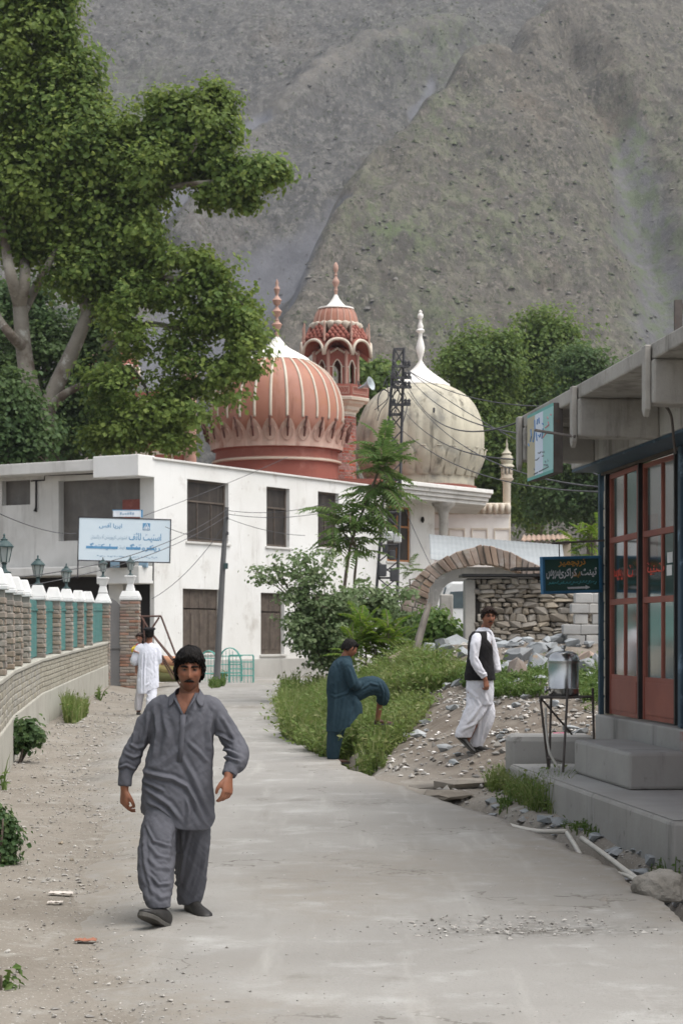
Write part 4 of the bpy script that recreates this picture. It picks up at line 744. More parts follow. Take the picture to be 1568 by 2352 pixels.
for d, Ml, s, x, w_, z in ((d1, L1, 'سروس', .18, .42, 1.40), (d1, L1, 'ٹ', .80, .26, 1.42), (d2, L2, 'ٹینٹ', .12, .60, 1.42)):
    lt = lettering(s, w_, .13, m_redink, d, Ml @ T(x+w_, .03, z) @ RZ(math.pi) , bold=.02)
m_paper = pm('paper', (.68, .68, .66), None, 4, rough=.8)
for x, z in ((.80, 1.52), (.78, 1.40)): b = MB(); b.box(x, x+.17, .022, .025, z, z+.1); b.build('notice', m_paper, d2, L2)
# things inside the shop
b = MB(); b.box(.5, 8, -3.6, -3.0, .89, 1.75); b.build('counter', m_woodshelf, shop, SM)
for z in (1.5, 2.0, 2.5): b = MB(); b.box(.1, 8, -3.88, -3.5, z, z+.03); b.build('shelf', m_woodshelf, shop, SM)
for i in range(22):
    x = .3+random.random()*6; z = random.choice((1.53, 2.03, 2.53)); h_ = random.uniform(.15, .35); b = MB(); b.lathe([(.0, 0), (.09, 0), (.1, h_*.6), (.05, h_*.9), (.05, h_), (0, h_)], 8); o = b.build('jar', random.choice((m_paper, m_redframe, m_signb2, m_orange)), None, SM @ T(x, -3.68, z)); tag(o, 'jar on the dim shelves inside the shop', 'jar', 'jars on the shop shelves')
def hang(name, label, cat, x, y, z0, z1, w_, mat):
    b = MB(); n = 9; rings = []
    for t in np.linspace(0, 1, 7):
        z = z0+(z1-z0)*t; rings.append([((w_*(.6+.4*(1-t))*math.cos(2*math.pi*j/12)*.5), (.07+.03*math.sin(5*j+3*t))*math.sin(2*math.pi*j/12), z-z0) for j in range(12)])
    b.loft(rings); tag(b.build(name, mat, None, SM @ T(x, y, z0), smooth=True), label, cat)
hang('hanging_cloth', 'white cloth standing behind the left glass door', 'cloth', .75, -.35, .9, 1.62, .34, m_paper)
hang('hanging_cloth', 'pale cloth hanging behind the middle of the right glass door', 'cloth', 1.95, -.4, 1.0, 1.95, .16, m_signw)
hang('hanging_cloth', 'white cloth hanging at the right edge behind the right glass door', 'cloth', 2.62, -.4, 1.0, 1.95, .18, m_paper)
b = MB(); b.box(-.3, .3, -.01, .01, 0, .55); o = b.build('curtain', m_redframe, None, SM @ T(.8, -.3, 2.42)); tag(o, 'red curtain behind the top panes of the left door', 'curtain')
b = MB(); b.box(-.35, .35, -.01, .01, 0, .55); o = b.build('curtain', m_redframe, None, SM @ T(2.1, -.3, 2.42)); tag(o, 'red curtain behind the top panes of the right door', 'curtain')
# steps
stp = thing('shop_platform', 'long low cement platform in front of the shop', 'platform', SM @ T(3, .5, 0))
b = MB(); b.box(-.05, 6.3, .06, 1.0, -.3, .35); b.build('platform_block', m_smooth, stp, SM, bev=.035)
b = MB(); b.box(-.03, 6.28, .08, .975, .351, .356); b.build('worn_top', m_cemtop, stp, SM)
m_rubble = pm('rough_stone_end', (.27, .255, .235), (.18, .17, .155), 3, rough=.95, bump=.02, bscale=9, objrand=.2)
for i in range(9):
    me = rockmesh('end_stone', 14, .32, .3, .15, 40+i, m_rubble); ob('end_stone', me, None, stp, SM @ T(6.36+.1*(i % 2), .15+.26*(i % 3+.3), -.02+.12*(i//3)) @ RZ(i))
b = MB(); b.box(1.38, 3.55, .07, .62, .358, .69); st2 = b.build('shop_step', m_smooth, None, SM, bev=.03); tag(st2, 'high square cement step on the platform before the shop doors', 'step')
bk = MB(); bk.box(1.4, 3.1, .1, .59, .688, .693); o = bk.build('worn_top', m_cemtop, st2, SM)
lb = T(0, 0, 0); q0, q1 = (1.79, 21.25), (2.72, 21.1); b = MB(); b.loft([[(q0[0], 21.05, z), (q1[0], 21.0, z), (q1[0], 21.45, z), (q0[0], 21.5, z)] for z in (-.2, .66)]); lbo = b.build('cement_bench', m_smooth, None, None, bev=.07); tag(lbo, 'low rounded cement ledge behind the water cooler', 'ledge')
# steel water cooler on an iron stand
m_steel = pm('stainless_steel', (.50, .50, .49), (.42, .42, .41), 6, rough=.22, metal=1., stain=((.36, .35, .34), 5, .55, .8))
m_iron = pm('old_iron', (.11, .095, .085), (.075, .065, .06), 8, rough=.7, stain=((.15, .09, .065), 8, .55, .75))
wc = at(1293, 0, 20.0); zb = at(0, 1598, 20.0).z; Mc = T(wc.x, wc.y, zb); cl = thing('water_cooler', 'stainless steel water cooler with a domed lid on an iron stand', 'water cooler', Mc)
b = MB(); b.lathe([(0, 0), (.15, 0), (.155, .01), (.155, .07), (.158, .075), (.155, .08), (.155, .335), (.165, .34), (.165, .355), (.155, .36)], 36); b.build('tank', m_steel, cl, Mc, smooth=35)
b = MB(); b.lathe([(.163, .357), (.160, .385), (.14, .425), (.10, .448), (.05, .458), (.02, .46), (.0, .46)], 36); b.build('lid', m_steel, cl, Mc, smooth=60)
b = MB(); b.lathe([(.018, .458), (.014, .475), (.024, .485), (.026, .50), (.012, .515), (0, .517)], 14); b.build('knob', m_steel, cl, Mc, smooth=50)
b = MB(); b.tube([(-.15, -.02, .06), (-.19, -.03, .06)], .012, 8); b.tube([(-.185, -.03, .085), (-.185, -.03, .03)], .013, 8); b.tube([(-.20, -.03, .09), (-.16, -.03, .09)], .007, 6); b.build('tap', m_steel, cl, Mc, smooth=True)
stt = thing('iron_stand', 'rickety four legged iron stand carrying the steel water cooler', 'stand', T(wc.x, wc.y, .36))
tp = [Vector((wc.x+dx, wc.y+dy, zb-.012)) for dx, dy in ((-.25, -.12), (.02, -.2), (.30, .02), (-.1, .24))]; bt = [Vector((wc.x-.14, wc.y+.12, .36)), Vector((wc.x-.045, wc.y-.36, .36)), Vector((wc.x+.33, wc.y+.1, .36)), Vector((wc.x-.11, wc.y+.33, .36))]
b = MB()
for i in range(4): b.tube([tp[i], tp[(i+1) % 4]], .014, 5)
b.tube([tp[0], tp[2]], .012, 5); b.tube([tp[1], tp[3]], .012, 5); b.build('top_frame', m_iron, stt, Matrix())
b = MB(); b.cbox(.36, .34, .02, .004, T(wc.x, wc.y, zb-.013)); b.build('top_plate', m_iron, stt, Matrix())
for i in range(4): b = MB(); b.tube([tp[i]+Vector((0, 0, .09 if i in (1, 2) else .0)), bt[i]], .014, 6); b.build('leg', m_iron, stt, Matrix())
b = MB(); b.tube([tp[0], bt[0].lerp(bt[1], .5)+Vector((.2, .3, .35))], .011, 5); b.build('brace', m_iron, stt, Matrix()); b = MB(); b.tube([bt[0].lerp(tp[0], .16), bt[1].lerp(tp[1], .14)], .012, 5); b.build('brace', m_iron, stt, Matrix())
m_hose = pm('pale_hose', (.50, .48, .43), (.42, .40, .36), 6, rough=.6)
def spline(pts, n=8):
    P = [np.array(p, float) for p in pts]; out = []
    for i in range(len(P)-1):
        p0, p1, p2, p3 = P[max(0, i-1)], P[i], P[i+1], P[min(len(P)-1, i+2)]
        for t in np.linspace(0, 1, n, endpoint=False): out.append(.5*((2*p1)+(-p0+p2)*t+(2*p0-5*p1+4*p2-p3)*t*t+(-p0+3*p1-3*p2+p3)*t**3))
    out.append(P[-1]); return [Vector(p) for p in out]
b = MB(); b.tube(spline([at(1252, 1625, 19.8), at(1254, 1680, 19.75), at(1262, 1730, 19.65), at(1282, 1763, 19.6)]), .013, 6); tag(b.build('drain_hose', m_hose, None, smooth=True), 'pale hose hanging from the water cooler stand', 'hose')
# pipes in the roadside drain
for i, (pts, lab) in enumerate((([(1160, 1893, .03), (1195, 1903, .05), (1240, 1910, .05), (1300, 1910, .04)], 'pale pipe lying along the drain edge left of the platform'), ([(1300, 1912, .03), (1318, 1940, .0), (1332, 1965, -.05)], 'short pale pipe dipping into the drain'), ([(1335, 1925, .05), (1390, 1965, .05), (1440, 2003, .04), (1486, 2036, .03)], 'long pale pipe running down beside the drain to the boulder'), ([(1412, 2004, .0), (1440, 2012, .03), (1470, 2030, .04), (1484, 2042, .02)], 'thin grey pipe curving under the long pale pipe'))):
    P = []
    for u, v, z in pts: k = (v-HV)/F; Y = (CH-z)/k; P.append(at(u, v, Y))
    b = MB(); b.tube(spline(P, 6), .022 if i < 3 else .014, 7); tag(b.build('water_pipe', m_hose, None, smooth=True), lab, 'pipe')
# hanging green board
m_green = pm('chalk_green', (.022, .062, .05), (.032, .075, .062), 2, rough=.6, stain=((.05, .085, .085), 3, .55, .8))
m_bframe = pm('blue_frame_paint', (.035, .135, .245), (.03, .10, .19), 4, rough=.5)
Y1, Y2 = 20.6, 21.6; pA = at(1245, 1365, Y1); pB = at(1381, 1357, 20.9); wv = (pB-pA); BW = math.hypot(wv.x, wv.y); BH = (1362-1276)/F*Y1
MB_ = T(pA) @ RZ(math.atan2(wv.y, wv.x)) @ RY(-math.atan2(wv.z-.0, BW)*.6)
gs = thing('green_hanging_sign', 'green board in a blue frame hung beside the shop door with an arrow', 'sign', MB_)
b = MB(); b.box(.025, BW-.025, 0, .03, .025, BH-.025); b.build('panel', m_green, gs, MB_)
b = MB(); b.box(0, BW, -.02, .04, 0, .03); b.box(0, BW, -.02, .04, BH-.03, BH); b.box(0, .03, -.02, .04, .03, BH-.03); b.box(BW-.03, BW, -.02, .04, .03, BH-.03); b.build('frame', m_bframe, gs, MB_, bev=.004)
m_amb = pm('amber_letters', (.50, .25, .05), (.40, .20, .05), 9, rough=.6); m_chalk = pm('white_letters', (.58, .60, .62), (.46, .48, .5), 9, rough=.6); m_teal = pm('teal_letters', (.05, .22, .23), (.04, .17, .19), 9, rough=.6)
pxg = lambda u, v: (BW*(u-140)/1240, BH*(1-(v-130)/840))
def gsl(s, u0, u1, v0, v1, m, bold=.01): x0, z0 = pxg(u0, v1); x1, z1 = pxg(u1, v0); lettering(s, x1-x0, z1-z0, m, gs, MB_ @ T(x0, -.004, z0), bold=bold)
gsl('تریچمیر', 480, 1055, 195, 385, m_amb, .03); gsl('ٹینٹ', 945, 1285, 390, 610, m_chalk, .03); gsl('اینڈ', 785, 930, 470, 615, m_amb, .02); gsl('سروس', 225, 520, 420, 640, m_chalk, .03); gsl('کراکری', 480, 865, 400, 635, m_chalk, .03)
x = 255
while x < 1265:                                                  # third line: brush strokes too worn to read
    w_ = random.uniform(40, 90); b = MB(); p0 = pxg(x, 740+random.uniform(-20, 25)); p1 = pxg(min(x+w_, 1270), 700+random.uniform(-25, 25)); b.tube([(p0[0], -.004, p0[1]), ((p0[0]+p1[0])/2, -.004, min(p0[1], p1[1])-.004), (p1[0], -.004, p1[1])], .006, 4); b.build('lettering', m_teal, gs, MB_); x += w_*.85
b = MB(); P = [pxg(*p) for p in ((655, 825), (1040, 822), (1040, 795), (1135, 845), (1040, 885), (1040, 868), (670, 870))]; b.prism(P, -.005, -.001); b.build('arrow', m_chalk, gs, MB_)
for x in (.22, .62): b = MB(); b.tube([(x, 0, BH), (x, 0, BH+.14)], .006, 5); b.build('hanger', m_iron, gs, MB_)
b = MB(); b.tube([(.14, .0, BH+.14), (BW+.35, .0, BH+.17)], .012, 6); b.build('hanger_bar', m_iron, gs, MB_)
# tri-colour board under the canopy
m_aqua = pm('aqua_print', (.30, .52, .50), (.33, .55, .54), 3, rough=.5); m_aqd = pm('deep_aqua_print', (.14, .40, .36), None, 3, rough=.5); m_beige = pm('beige_print', (.47, .42, .30), (.42, .38, .27), 3, rough=.5); m_lav = pm('pale_print', (.58, .65, .76), (.62, .68, .76), 3, rough=.5)
m_ink1 = pm('blue_ink', (.12, .22, .42), (.2, .32, .5), 14, rough=.6); m_ink2 = pm('red_ink', (.5, .16, .18), (.55, .3, .32), 14, rough=.6); m_ink3 = pm('grey_ink', (.12, .15, .16), (.25, .28, .3), 14, rough=.6)
pA = at(1211, 1106, 19.3); pB = at(1270, 1100, 18.2); wv = pB-pA; TW = math.hypot(wv.x, wv.y); TH = (1106-955)/F*19.3; MT_ = T(pA) @ RZ(math.atan2(wv.y, wv.x))
ts = thing('canopy_sign', 'upright aqua, white and beige signboard under the shop canopy', 'sign', MT_)
b = MB(); b.box(0, TW, .001, .09, 0, TH); b.build('box', m_iron, ts, MT_)
for x0, x1, m in ((0, .31, m_beige), (.31, .62, m_lav), (.62, 1., m_aqua)): b = MB(); b.box(TW*x0, TW*x1, -.004, 0, .03, TH-.03); b.build('colour_panel', m, ts, MT_)
for z in (0, TH-.03): b = MB(); b.box(0, TW, -.004, 0, z, z+.03); b.build('border', m_aqd, ts, MT_)
pxt = lambda u, v: (TW*(u-225)/780, TH*(1-(v-250)/1900))
def strokes(lst, mat, r, name):
    for P in lst: b = MB(); b.tube([(pxt(*p)[0], -.006, pxt(*p)[1]) for p in P], r, 4); b.build(name, mat, ts, MT_)
strokes([[(350, 700), (370, 900), (330, 1040)], [(470, 480), (480, 760), (430, 1090), (400, 1050)], [(560, 500), (545, 640)], [(600, 480), (610, 640)], [(270, 1080), (290, 1150)], [(580, 960), (620, 1030), (660, 950)], [(520, 860), (540, 1100)], [(730, 830), (690, 1100)], [(700, 690), (730, 720)]], m_ink1, .009, 'lettering')
strokes([[(850, 570), (870, 630)], [(940, 540), (960, 570)], [(870, 720), (900, 800), (790, 840)], [(720, 1080), (800, 1010), (880, 980)]], m_ink2, .008, 'lettering')
strokes([[(560, 1450), (620, 1480), (660, 1450)], [(690, 1480), (760, 1500)], [(480, 1620), (530, 1640), (600, 1600)], [(690, 1590), (740, 1600)], [(440, 1850), (460, 1890)], [(780, 1760), (800, 1800)], [(850, 1750), (870, 1790)], [(440, 2010), (560, 2000)], [(600, 1990), (880, 1950)], [(740, 1850), (860, 1900)]], m_ink3, .006, 'lettering')
b = MB(); b.tube([at(1229, 988, 17.9), at(1258, 993, 17.6), at(1320, 1003, 17.4)], .014, 6); tag(b.build('iron_rod', m_iron, None), 'rusty rod sticking out of the canopy beam past the signboard', 'rod')
b = MB(); b.tube(spline([at(1525, 930, 15.5), at(1540, 955, 15.6), at(1546, 1010, 16.), at(1550, 1040, 16.4)]), .012, 6); tag(b.build('cable', m_iron, None), 'dark cable hanging from the canopy beam to the door head', 'cable')
b = MB(); b.box(-.03, .03, -.03, .03, -.05, .31); b.box(.03, .4, -.02, .02, .24, .28); o = b.build('roof_stub', m_iron, None, T(at(1556, 777, 16))); tag(o, 'rusty concrete stub post on the canopy roof', 'post')
# ------------------------------------------------------------------ brick boundary wall on the left
m_wbrick = pm('grey_brown_brick', (.30, .255, .215), (.24, .20, .165), 4, rough=.95, bump=.006, bscale=30, objrand=.13, stain=((.36, .33, .29), 3, .48, .72))
m_pbrick = pm('dusty_painted_brick', (.34, .32, .27), (.285, .265, .22), 3, rough=.95, bump=.006, bscale=30, objrand=.10)
m_obrick = pm('orange_brick', (.31, .20, .155), (.25, .155, .118), 4, rough=.95, bump=.005, bscale=30, objrand=.22)
m_mortar = pm('grey_mortar', (.30, .285, .25), (.24, .225, .2), 4, rough=.95, bump=.005)
m_plast = pm('wall_plaster', (.40, .385, .335), (.34, .325, .28), .8, rough=.95, bump=.006, bscale=16, stain=((.29, .275, .235), 1.6, .52, .78), streak=((.25, .235, .2), 3, .58, .8))
m_cap = pm('white_cap', (.72, .72, .70), (.62, .62, .60), 2.5, rough=.8, streak=((.42, .41, .39), 5, .58, .8))
m_panel = pm('sea_green_panel', (.075, .205, .19), (.06, .165, .155), 1.4, rough=.6, streak=((.11, .22, .20), 4, .55, .8))
m_gate = pm('grey_gate_paint', (.125, .125, .125), (.10, .10, .10), 1.2, rough=.55, streak=((.17, .165, .16), 5, .55, .8))
WP = [(-2.5, 3.), (-3.0, 12.), (-3.28, 16.5), (-3.67, 21.05), (-4.23, 25.3), (-5.04, 33.), (-5.45, 40.), (-5.84, 47.6), (-5.98, 50.2)]
def wpt(Y): return Vector((np.interp(Y, [p[1] for p in WP], [p[0] for p in WP]), Y, 0))
def wbase(Y): return float(np.interp(Y, [12, 20, 34, 47, 52], [.03, .05, .14, .3, .36]))
YS = np.arange(5., 50.21, .4)
wall = thing('boundary_wall', 'long curving brick boundary wall with green panels and white capped piers along the left verge', 'wall', T(wpt(21).x, 21, 0))
def strip(z0, z1, th, off=0.):                                  # wall ribbon following the curve
    rings = []
    for Y in YS:
        p = wpt(Y); tg = (wpt(Y+.3)-wpt(Y-.3)).normalized(); nn = Vector((tg.y, -tg.x, 0)); b0 = wbase(Y)
        a = p+nn*off; c_ = p+nn*(off-th); rings.append([(a.x, a.y, b0+z0), (a.x, a.y, b0+z1), (c_.x, c_.y, b0+z1), (c_.x, c_.y, b0+z0)])
    b = MB(); b.loft(rings); return b
strip(-.4, .62, .34, .03).build('plaster_plinth', m_plast, wall, Matrix(), bev=.02)
strip(.62, 1.14, .26, -.012).build('brick_core', m_mortar, wall, Matrix())
strip(1.14, 1.2, .36, .03).build('sill', m_plast, wall, Matrix(), bev=.015)
bm_ = [MB().cbox(.225, .10, .072, .008, None, .004).mesh('brick', m_pbrick) for _ in range(6)]
bms = [MB().cbox(.225, .10, .07, .01, None, .004).mesh('brick', m_wbrick) for _ in range(6)]
bmo = [MB().cbox(.225, .10, .07, .01, None, .004).mesh('brick', m_obrick) for _ in range(4)]
def arcpts(step):                                               # equal steps along the wall
    pts = [wpt(y) for y in np.arange(5.4, 50.1, .02)]; out = []; acc = 0
    for i in range(1, len(pts)):
        acc += (pts[i]-pts[i-1]).length
        if acc >= step: acc -= step; tg = (pts[i]-pts[i-1]).normalized(); out.append((pts[i], tg))
    return out
AP = arcpts(.12); cand = []
for row in range(6):
    for k in range(row % 2, len(AP), 2):
        p, tg = AP[k]; ang = math.atan2(tg.y, tg.x); nn = Vector((tg.y, -tg.x, 0)); q = p+nn*(-.042+random.uniform(-.004, .006)); q.z = wbase(p.y)+.66+.086*row
        cand.append((p.y, T(q) @ RZ(ang+random.uniform(-.02, .02)) @ RX(random.uniform(-.02, .02))))
vis = [c for c in cand if c[0] > 20.3]; vis.sort(key=lambda c: c[0]); rest = vis[300:]+[c for c in cand if c[0] <= 20.3]
for y, M in vis[:300]: ob('brick', random.choice(bm_), None, wall, M)
def joined(name, lst, meshes, mat, parent):
    V, Fa = [], []; off = 0; B = []
    for me in meshes[:1]:
        bm = bmesh.new(); bm.from_mesh(me); bmesh.ops.triangulate(bm, faces=bm.faces); v = np.array([x.co[:] for x in bm.verts]); f = np.array([[q.index for q in t.verts] for t in bm.faces]); bm.free(); B.append((v, f))
    v, f = B[0]
    for y, M in lst:
        A = np.array(M); V.append(v @ A[:3, :3].T+A[:3, 3]); Fa.append(f+off); off += len(v)
    o = ob(name, npmesh(name, np.concatenate(V), np.concatenate(Fa), mat), None, parent, Matrix()); tag(o, kind='stuff'); return o
joined('brick_courses', rest, bm_, m_pbrick, wall)
# piers
def pier_bricks(parent, cx, cy, ang, z0, z1, w_, d_, meshes, far):
    n = int((z1-z0)/.082)
    for i in range(n):
        z = z0+.082*(i+.5)
        for (x, y, r_) in (((-w_/2+.12, -d_/2+.05, 0), (w_/2-.04, -d_/2+.12, 1)) if i % 2 else ((w_/2-.12, -d_/2+.05, 0), (w_/2-.045, d_/2-.10, 1))):
            if far and r_: continue
            ob('brick', random.choice(meshes), None, parent, T(cx, cy, z) @ RZ(ang) @ T(x+random.uniform(-.004, .004), y+random.uniform(-.005, .004), 0) @ RZ(r_*math.pi/2))
def tapered(b, w0, d0, w1, d1, z0, z1, M=None): b.loft([[(-w_/2, -d_/2, z), (w_/2, -d_/2, z), (w_/2, d_/2, z), (-w_/2, d_/2, z)] for w_, d_, z in ((w0, d0, z0), (w1, d1, z1))], M)
piers = [(None, 5.6+2.35*i) for i in range(5)]
for u in (-10, 12, 32, 52, 89, 125, 154, 181, 202, 238):
    k = (u-CU)/F; Y = min(np.arange(17, 50.3, .01), key=lambda y: abs((wpt(y).x-.11)/y-k)); piers.append((u, Y))
lampY = {}
mor_pier = None
for i, (u, Y) in enumerate(piers):
    p = wpt(Y); tg = (wpt(Y+.3)-wpt(Y-.3)).normalized(); ang = math.atan2(tg.y, tg.x)-math.pi/2; b0 = wbase(Y); big = u == 238; w_ = .36 if big else .27; d_ = .36 if big else .30
    Mp = T(p.x-.12*math.cos(ang), p.y, b0+1.2) @ RZ(ang); pr_ = ob('pier', None, None, wall, Mp)
    b = MB(); z0_ = -1.2 if big else 0; b.box(-w_/2+.02, w_/2-.02, -d_/2+.02, d_/2-.02, z0_, .98); b.build('mortar_core', m_mortar, pr_, Mp)
    n = int((.98-z0_)/.082)
    for k in range(n):
        z = z0_+.082*(k+.5)
        for (x, y, r_) in (((0, -d_/2+.05, 0), (w_/2-.05, .02, 1)) if k % 2 == 0 else ((-.02, -d_/2+.052, 0), (w_/2-.048, .0, 1))):
            if r_ and Y > 40 and not big: continue
            sx = (w_/.225 if k % 2 == 0 else (w_-.03)/.225) if not r_ else (d_-.11)/.225
            ob('brick', random.choice(bms if random.random() < .9 or not big else bmo), None, pr_, Mp @ T(x+random.uniform(-.005, .005), y+random.uniform(-.006, .004), z) @ RZ(r_*math.pi/2) @ S(sx, 1, 1))
    b = MB(); tapered(b, w_+.05, d_+.05, w_+.05, d_+.05, .985, 1.04); tapered(b, w_+.03, d_+.03, w_*.62, d_*.62, 1.042, 1.24); b.build('cap', m_cap, pr_, Mp, bev=.012)
    lampY[u] = (Mp, 1.24)
# green panels between the piers
for i in range(len(piers)-1):
    Y0_, Y1_ = piers[i][1]+.13, piers[i+1][1]-.13; a, c_ = wpt(Y0_), wpt(Y1_); n_ = max(1, int(round((c_-a).length/.9))); 
    for k in range(n_):
        p0, p1 = a.lerp(c_, k/n_), a.lerp(c_, (k+1)/n_); tg = (p1-p0); L_ = tg.length; ang = math.atan2(tg.y, tg.x); Mp = T(p0.x-.14, p0.y, wbase(p0.y)+1.2) @ RZ(ang)
        b = MB(); b.box(.0, L_-.01, -.015, .015, .03, .98); g_ = b.build('green_panel', m_panel, wall, Mp)
        b = MB(); b.box(0, L_-.01, -.035, -.016, .80, .84); b.build('panel_rail', m_panel, g_, Mp)
# gate post, gate leaf
Yg = 51.6; cp = at(300, 0, Yg); bz = wbase(Yg)-.05; Mg = T(cp.x, Yg, bz); gp = thing('gate_post', 'square orange brown brick gate post with a white cap right of the grey gate', 'gate post', Mg)
Wp = .5; b = MB(); b.box(-Wp/2+.02, Wp/2-.02, -Wp/2+.02, Wp/2-.02, -.3, 2.32); b.build('mortar_core', m_mortar, gp, Mg)
for k in range(28):
    z = .082*(k+.5)
    for (x, y, r_) in (((-.135, -Wp/2+.05, 0), (.115, -Wp/2+.05, 0), (Wp/2-.05, .06, 1)) if k % 2 else ((-.19, -Wp/2+.05, 0), (.02, -Wp/2+.05, 0), (.2, -Wp/2+.05, 2), (Wp/2-.05, .05, 1))):
        sx = {0: 1.05, 1: 1.4, 2: .45}[r_]; ob('brick', random.choice(bmo if random.random() < .35 else bms), None, gp, Mg @ T(x+random.uniform(-.004, .004), y+random.uniform(-.005, .004), z) @ RZ(math.pi/2 if r_ == 1 else 0) @ S(sx, 1, 1))
b = MB(); tapered(b, Wp+.04, Wp+.04, Wp+.04, Wp+.04, 2.32, 2.40); tapered(b, Wp+.03, Wp+.03, Wp*.8, Wp*.8, 2.402, 2.56); b.build('cap', m_cap, gp, Mg, bev=.015)
b = MB(); tapered(b, .24, .24, .16, .16, 2.562, 2.74); tapered(b, .16, .16, .26, .26, 2.741, 2.92); tapered(b, .29, .29, .29, .29, 2.921, 2.97); b.build('lamp_pedestal', m_cap, gp, Mg, bev=.01)
Mp9, _ = lampY[238]; b = MB(); tapered(b, .24, .24, .16, .16, 1.25, 1.42, Mp9); tapered(b, .16, .16, .26, .26, 1.421, 1.60, Mp9); tapered(b, .29, .29, .29, .29, 1.601, 1.65, Mp9); b.build('lamp_pedestal', m_cap, wall, Matrix(), bev=.01)
Mgt = T(at(249, 0, 50.5).x, 50.5, bz) ; wv = at(279, 0, 51.5)-at(249, 0, 50.5); Mgt = Mgt @ RZ(math.atan2(wv.y, wv.x)); gt = thing('gate_leaf', 'plain dark grey sheet metal gate in the brick wall', 'gate', Mgt); Lg = math.hypot(wv.x, wv.y)
b = MB(); b.prism([(0, .02), (Lg, .05), (Lg, 2.15), (Lg*.55, 2.3), (0, 2.38)], -.01, .01); b.build('sheet', m_gate, gt, Mgt)
b = MB(); b.box(0, .05, -.04, -.011, .02, 2.34); b.box(Lg-.05, Lg, -.04, -.011, .05, 2.12); b.box(.05, Lg-.05, -.04, -.011, .08, .13); b.box(.05, Lg-.05, -.04, -.011, 1.05, 1.1); b.build('frame', m_gate, gt, Mgt)
# lanterns
m_lamp = pm('lamp_green_iron', (.05, .085, .085), (.035, .06, .06), 6, rough=.55, stain=((.12, .14, .14), 8, .55, .75)); m_lglass = pm('dusty_lamp_glass', (.34, .37, .36), (.26, .29, .28), 5, rough=.25, spec=.5)
def lantern(label, M, s_=1.):
    t = thing('wall_lantern', label, 'lantern', M, 'lanterns on the boundary wall'); M = M @ S(s_)
    b = MB(); b.lathe([(.09, 0), (.095, .02), (.05, .035), (.03, .07), (.028, .12), (.045, .135), (.025, .15), (0, .15)], 12); b.build('stem', m_lamp, t, M, smooth=40)
    b = MB(); b.lathe([(.05, .15), (.062, .155), (.105, .36), (.0, .36)], 6); b.build('glass', m_lglass, t, M)
    for k in range(6): a = k*math.pi/3; b = MB(); b.tube([(.063*math.cos(a), .063*math.sin(a), .15), (.108*math.cos(a), .108*math.sin(a), .365)], .007, 4); b.build('bar', m_lamp, t, M)
    b = MB(); b.lathe([(.128, .355), (.13, .37), (.105, .40), (.07, .435), (.045, .45), (.05, .465), (.02, .48), (.012, .51), (.018, .525), (0, .55)], 12); b.build('hood', m_lamp, t, M, smooth=35)
for (u, lab) in ((12, 'leftmost wall lantern, largest, at the left edge of the picture'), (89, 'green iron wall lantern, second from the left, left of the signboard'), (154, 'green iron wall lantern, third from the left, below the signboard'), (238, 'wall lantern on the flared white pedestal left of the gate')):
    Mp, zt = lampY[u]; lantern(lab, Mp @ T(.0, 0, zt+(.41 if u == 238 else 0)), .95)
lantern('wall lantern on the gate post right of the gate', Mg @ T(0, 0, 2.97), .95)
# ------------------------------------------------------------------ trees and plants
m_bark = pm('plane_bark', (.27, .25, .21), (.20, .175, .145), 1.3, rough=.9, bump=.02, bscale=6, stain=((.105, .082, .064), .8, .47, .62), stain2=((.42, .41, .37), 2.2, .56, .72))
m_bark2 = pm('brown_bark', (.15, .12, .095), (.10, .08, .065), 3, rough=.9, bump=.01, bscale=12)
m_twig = pm('green_twig', (.16, .15, .085), (.20, .15, .10), 3, rough=.8)
m_lpl = leafm('plane_leaf', (.10, .165, .038), (.135, .195, .042), (.22, .285, .07), .35, .5)
m_ldk = leafm('dark_leaf', (.055, .105, .038), (.075, .125, .042), (.11, .17, .06), .3, .42)
m_lmid = leafm('mid_leaf', (.088, .148, .036), (.115, .178, .042), (.18, .245, .065), .25, .45)
m_lail = leafm('heaven_tree_leaf', (.085, .16, .042), (.11, .185, .045), (.165, .24, .07), 2.5, .4)
m_lsum = leafm('yellow_green_leaf', (.12, .20, .022), (.085, .17, .022), (.17, .25, .03), 3, .45)
m_lgry = leafm('grey_green_leaf', (.15, .205, .10), (.125, .19, .075), (.22, .27, .14), 3, .4)
m_grass = leafm('weed_green', (.12, .19, .045), (.155, .205, .06), (.24, .26, .11), 1.3, .4)
m_grass2 = leafm('fresh_weed_green', (.09, .15, .035), (.075, .135, .03), (.14, .19, .06), 1.6, .4)
def leaves(C, N, size, aspect=.8, fold=.25, sd=None):
    """folded leaf blades: centres C (n,3), normals N (n,3)"""
    n = len(C); N = N/np.linalg.norm(N, axis=1, keepdims=True); r = rng.standard_normal((n, 3)); A = np.cross(N, r); A /= np.linalg.norm(A, axis=1, keepdims=True); B = np.cross(N, A)
    s = (size*(.5+.95*rng.random(n)))[:, None]; w_ = s*aspect*.5
    tip = C+A*s*.55; base = C-A*s*.45; mid = C+A*s*.02; L = mid+B*w_+N*s*fold*.5; Rr = mid-B*w_+N*s*fold*.5; L2 = C+A*s*.33+B*w_*.62+N*s*fold*.3; R2 = C+A*s*.33-B*w_*.62+N*s*fold*.3
    V = np.stack([base, L, L2, tip, R2, Rr], 1).reshape(-1, 3); k = np.arange(n)[:, None]*6
    Fa = np.concatenate([k+np.array([[0, 1, 2, 3]]), k+np.array([[0, 3, 4, 5]])], 0); return V, Fa
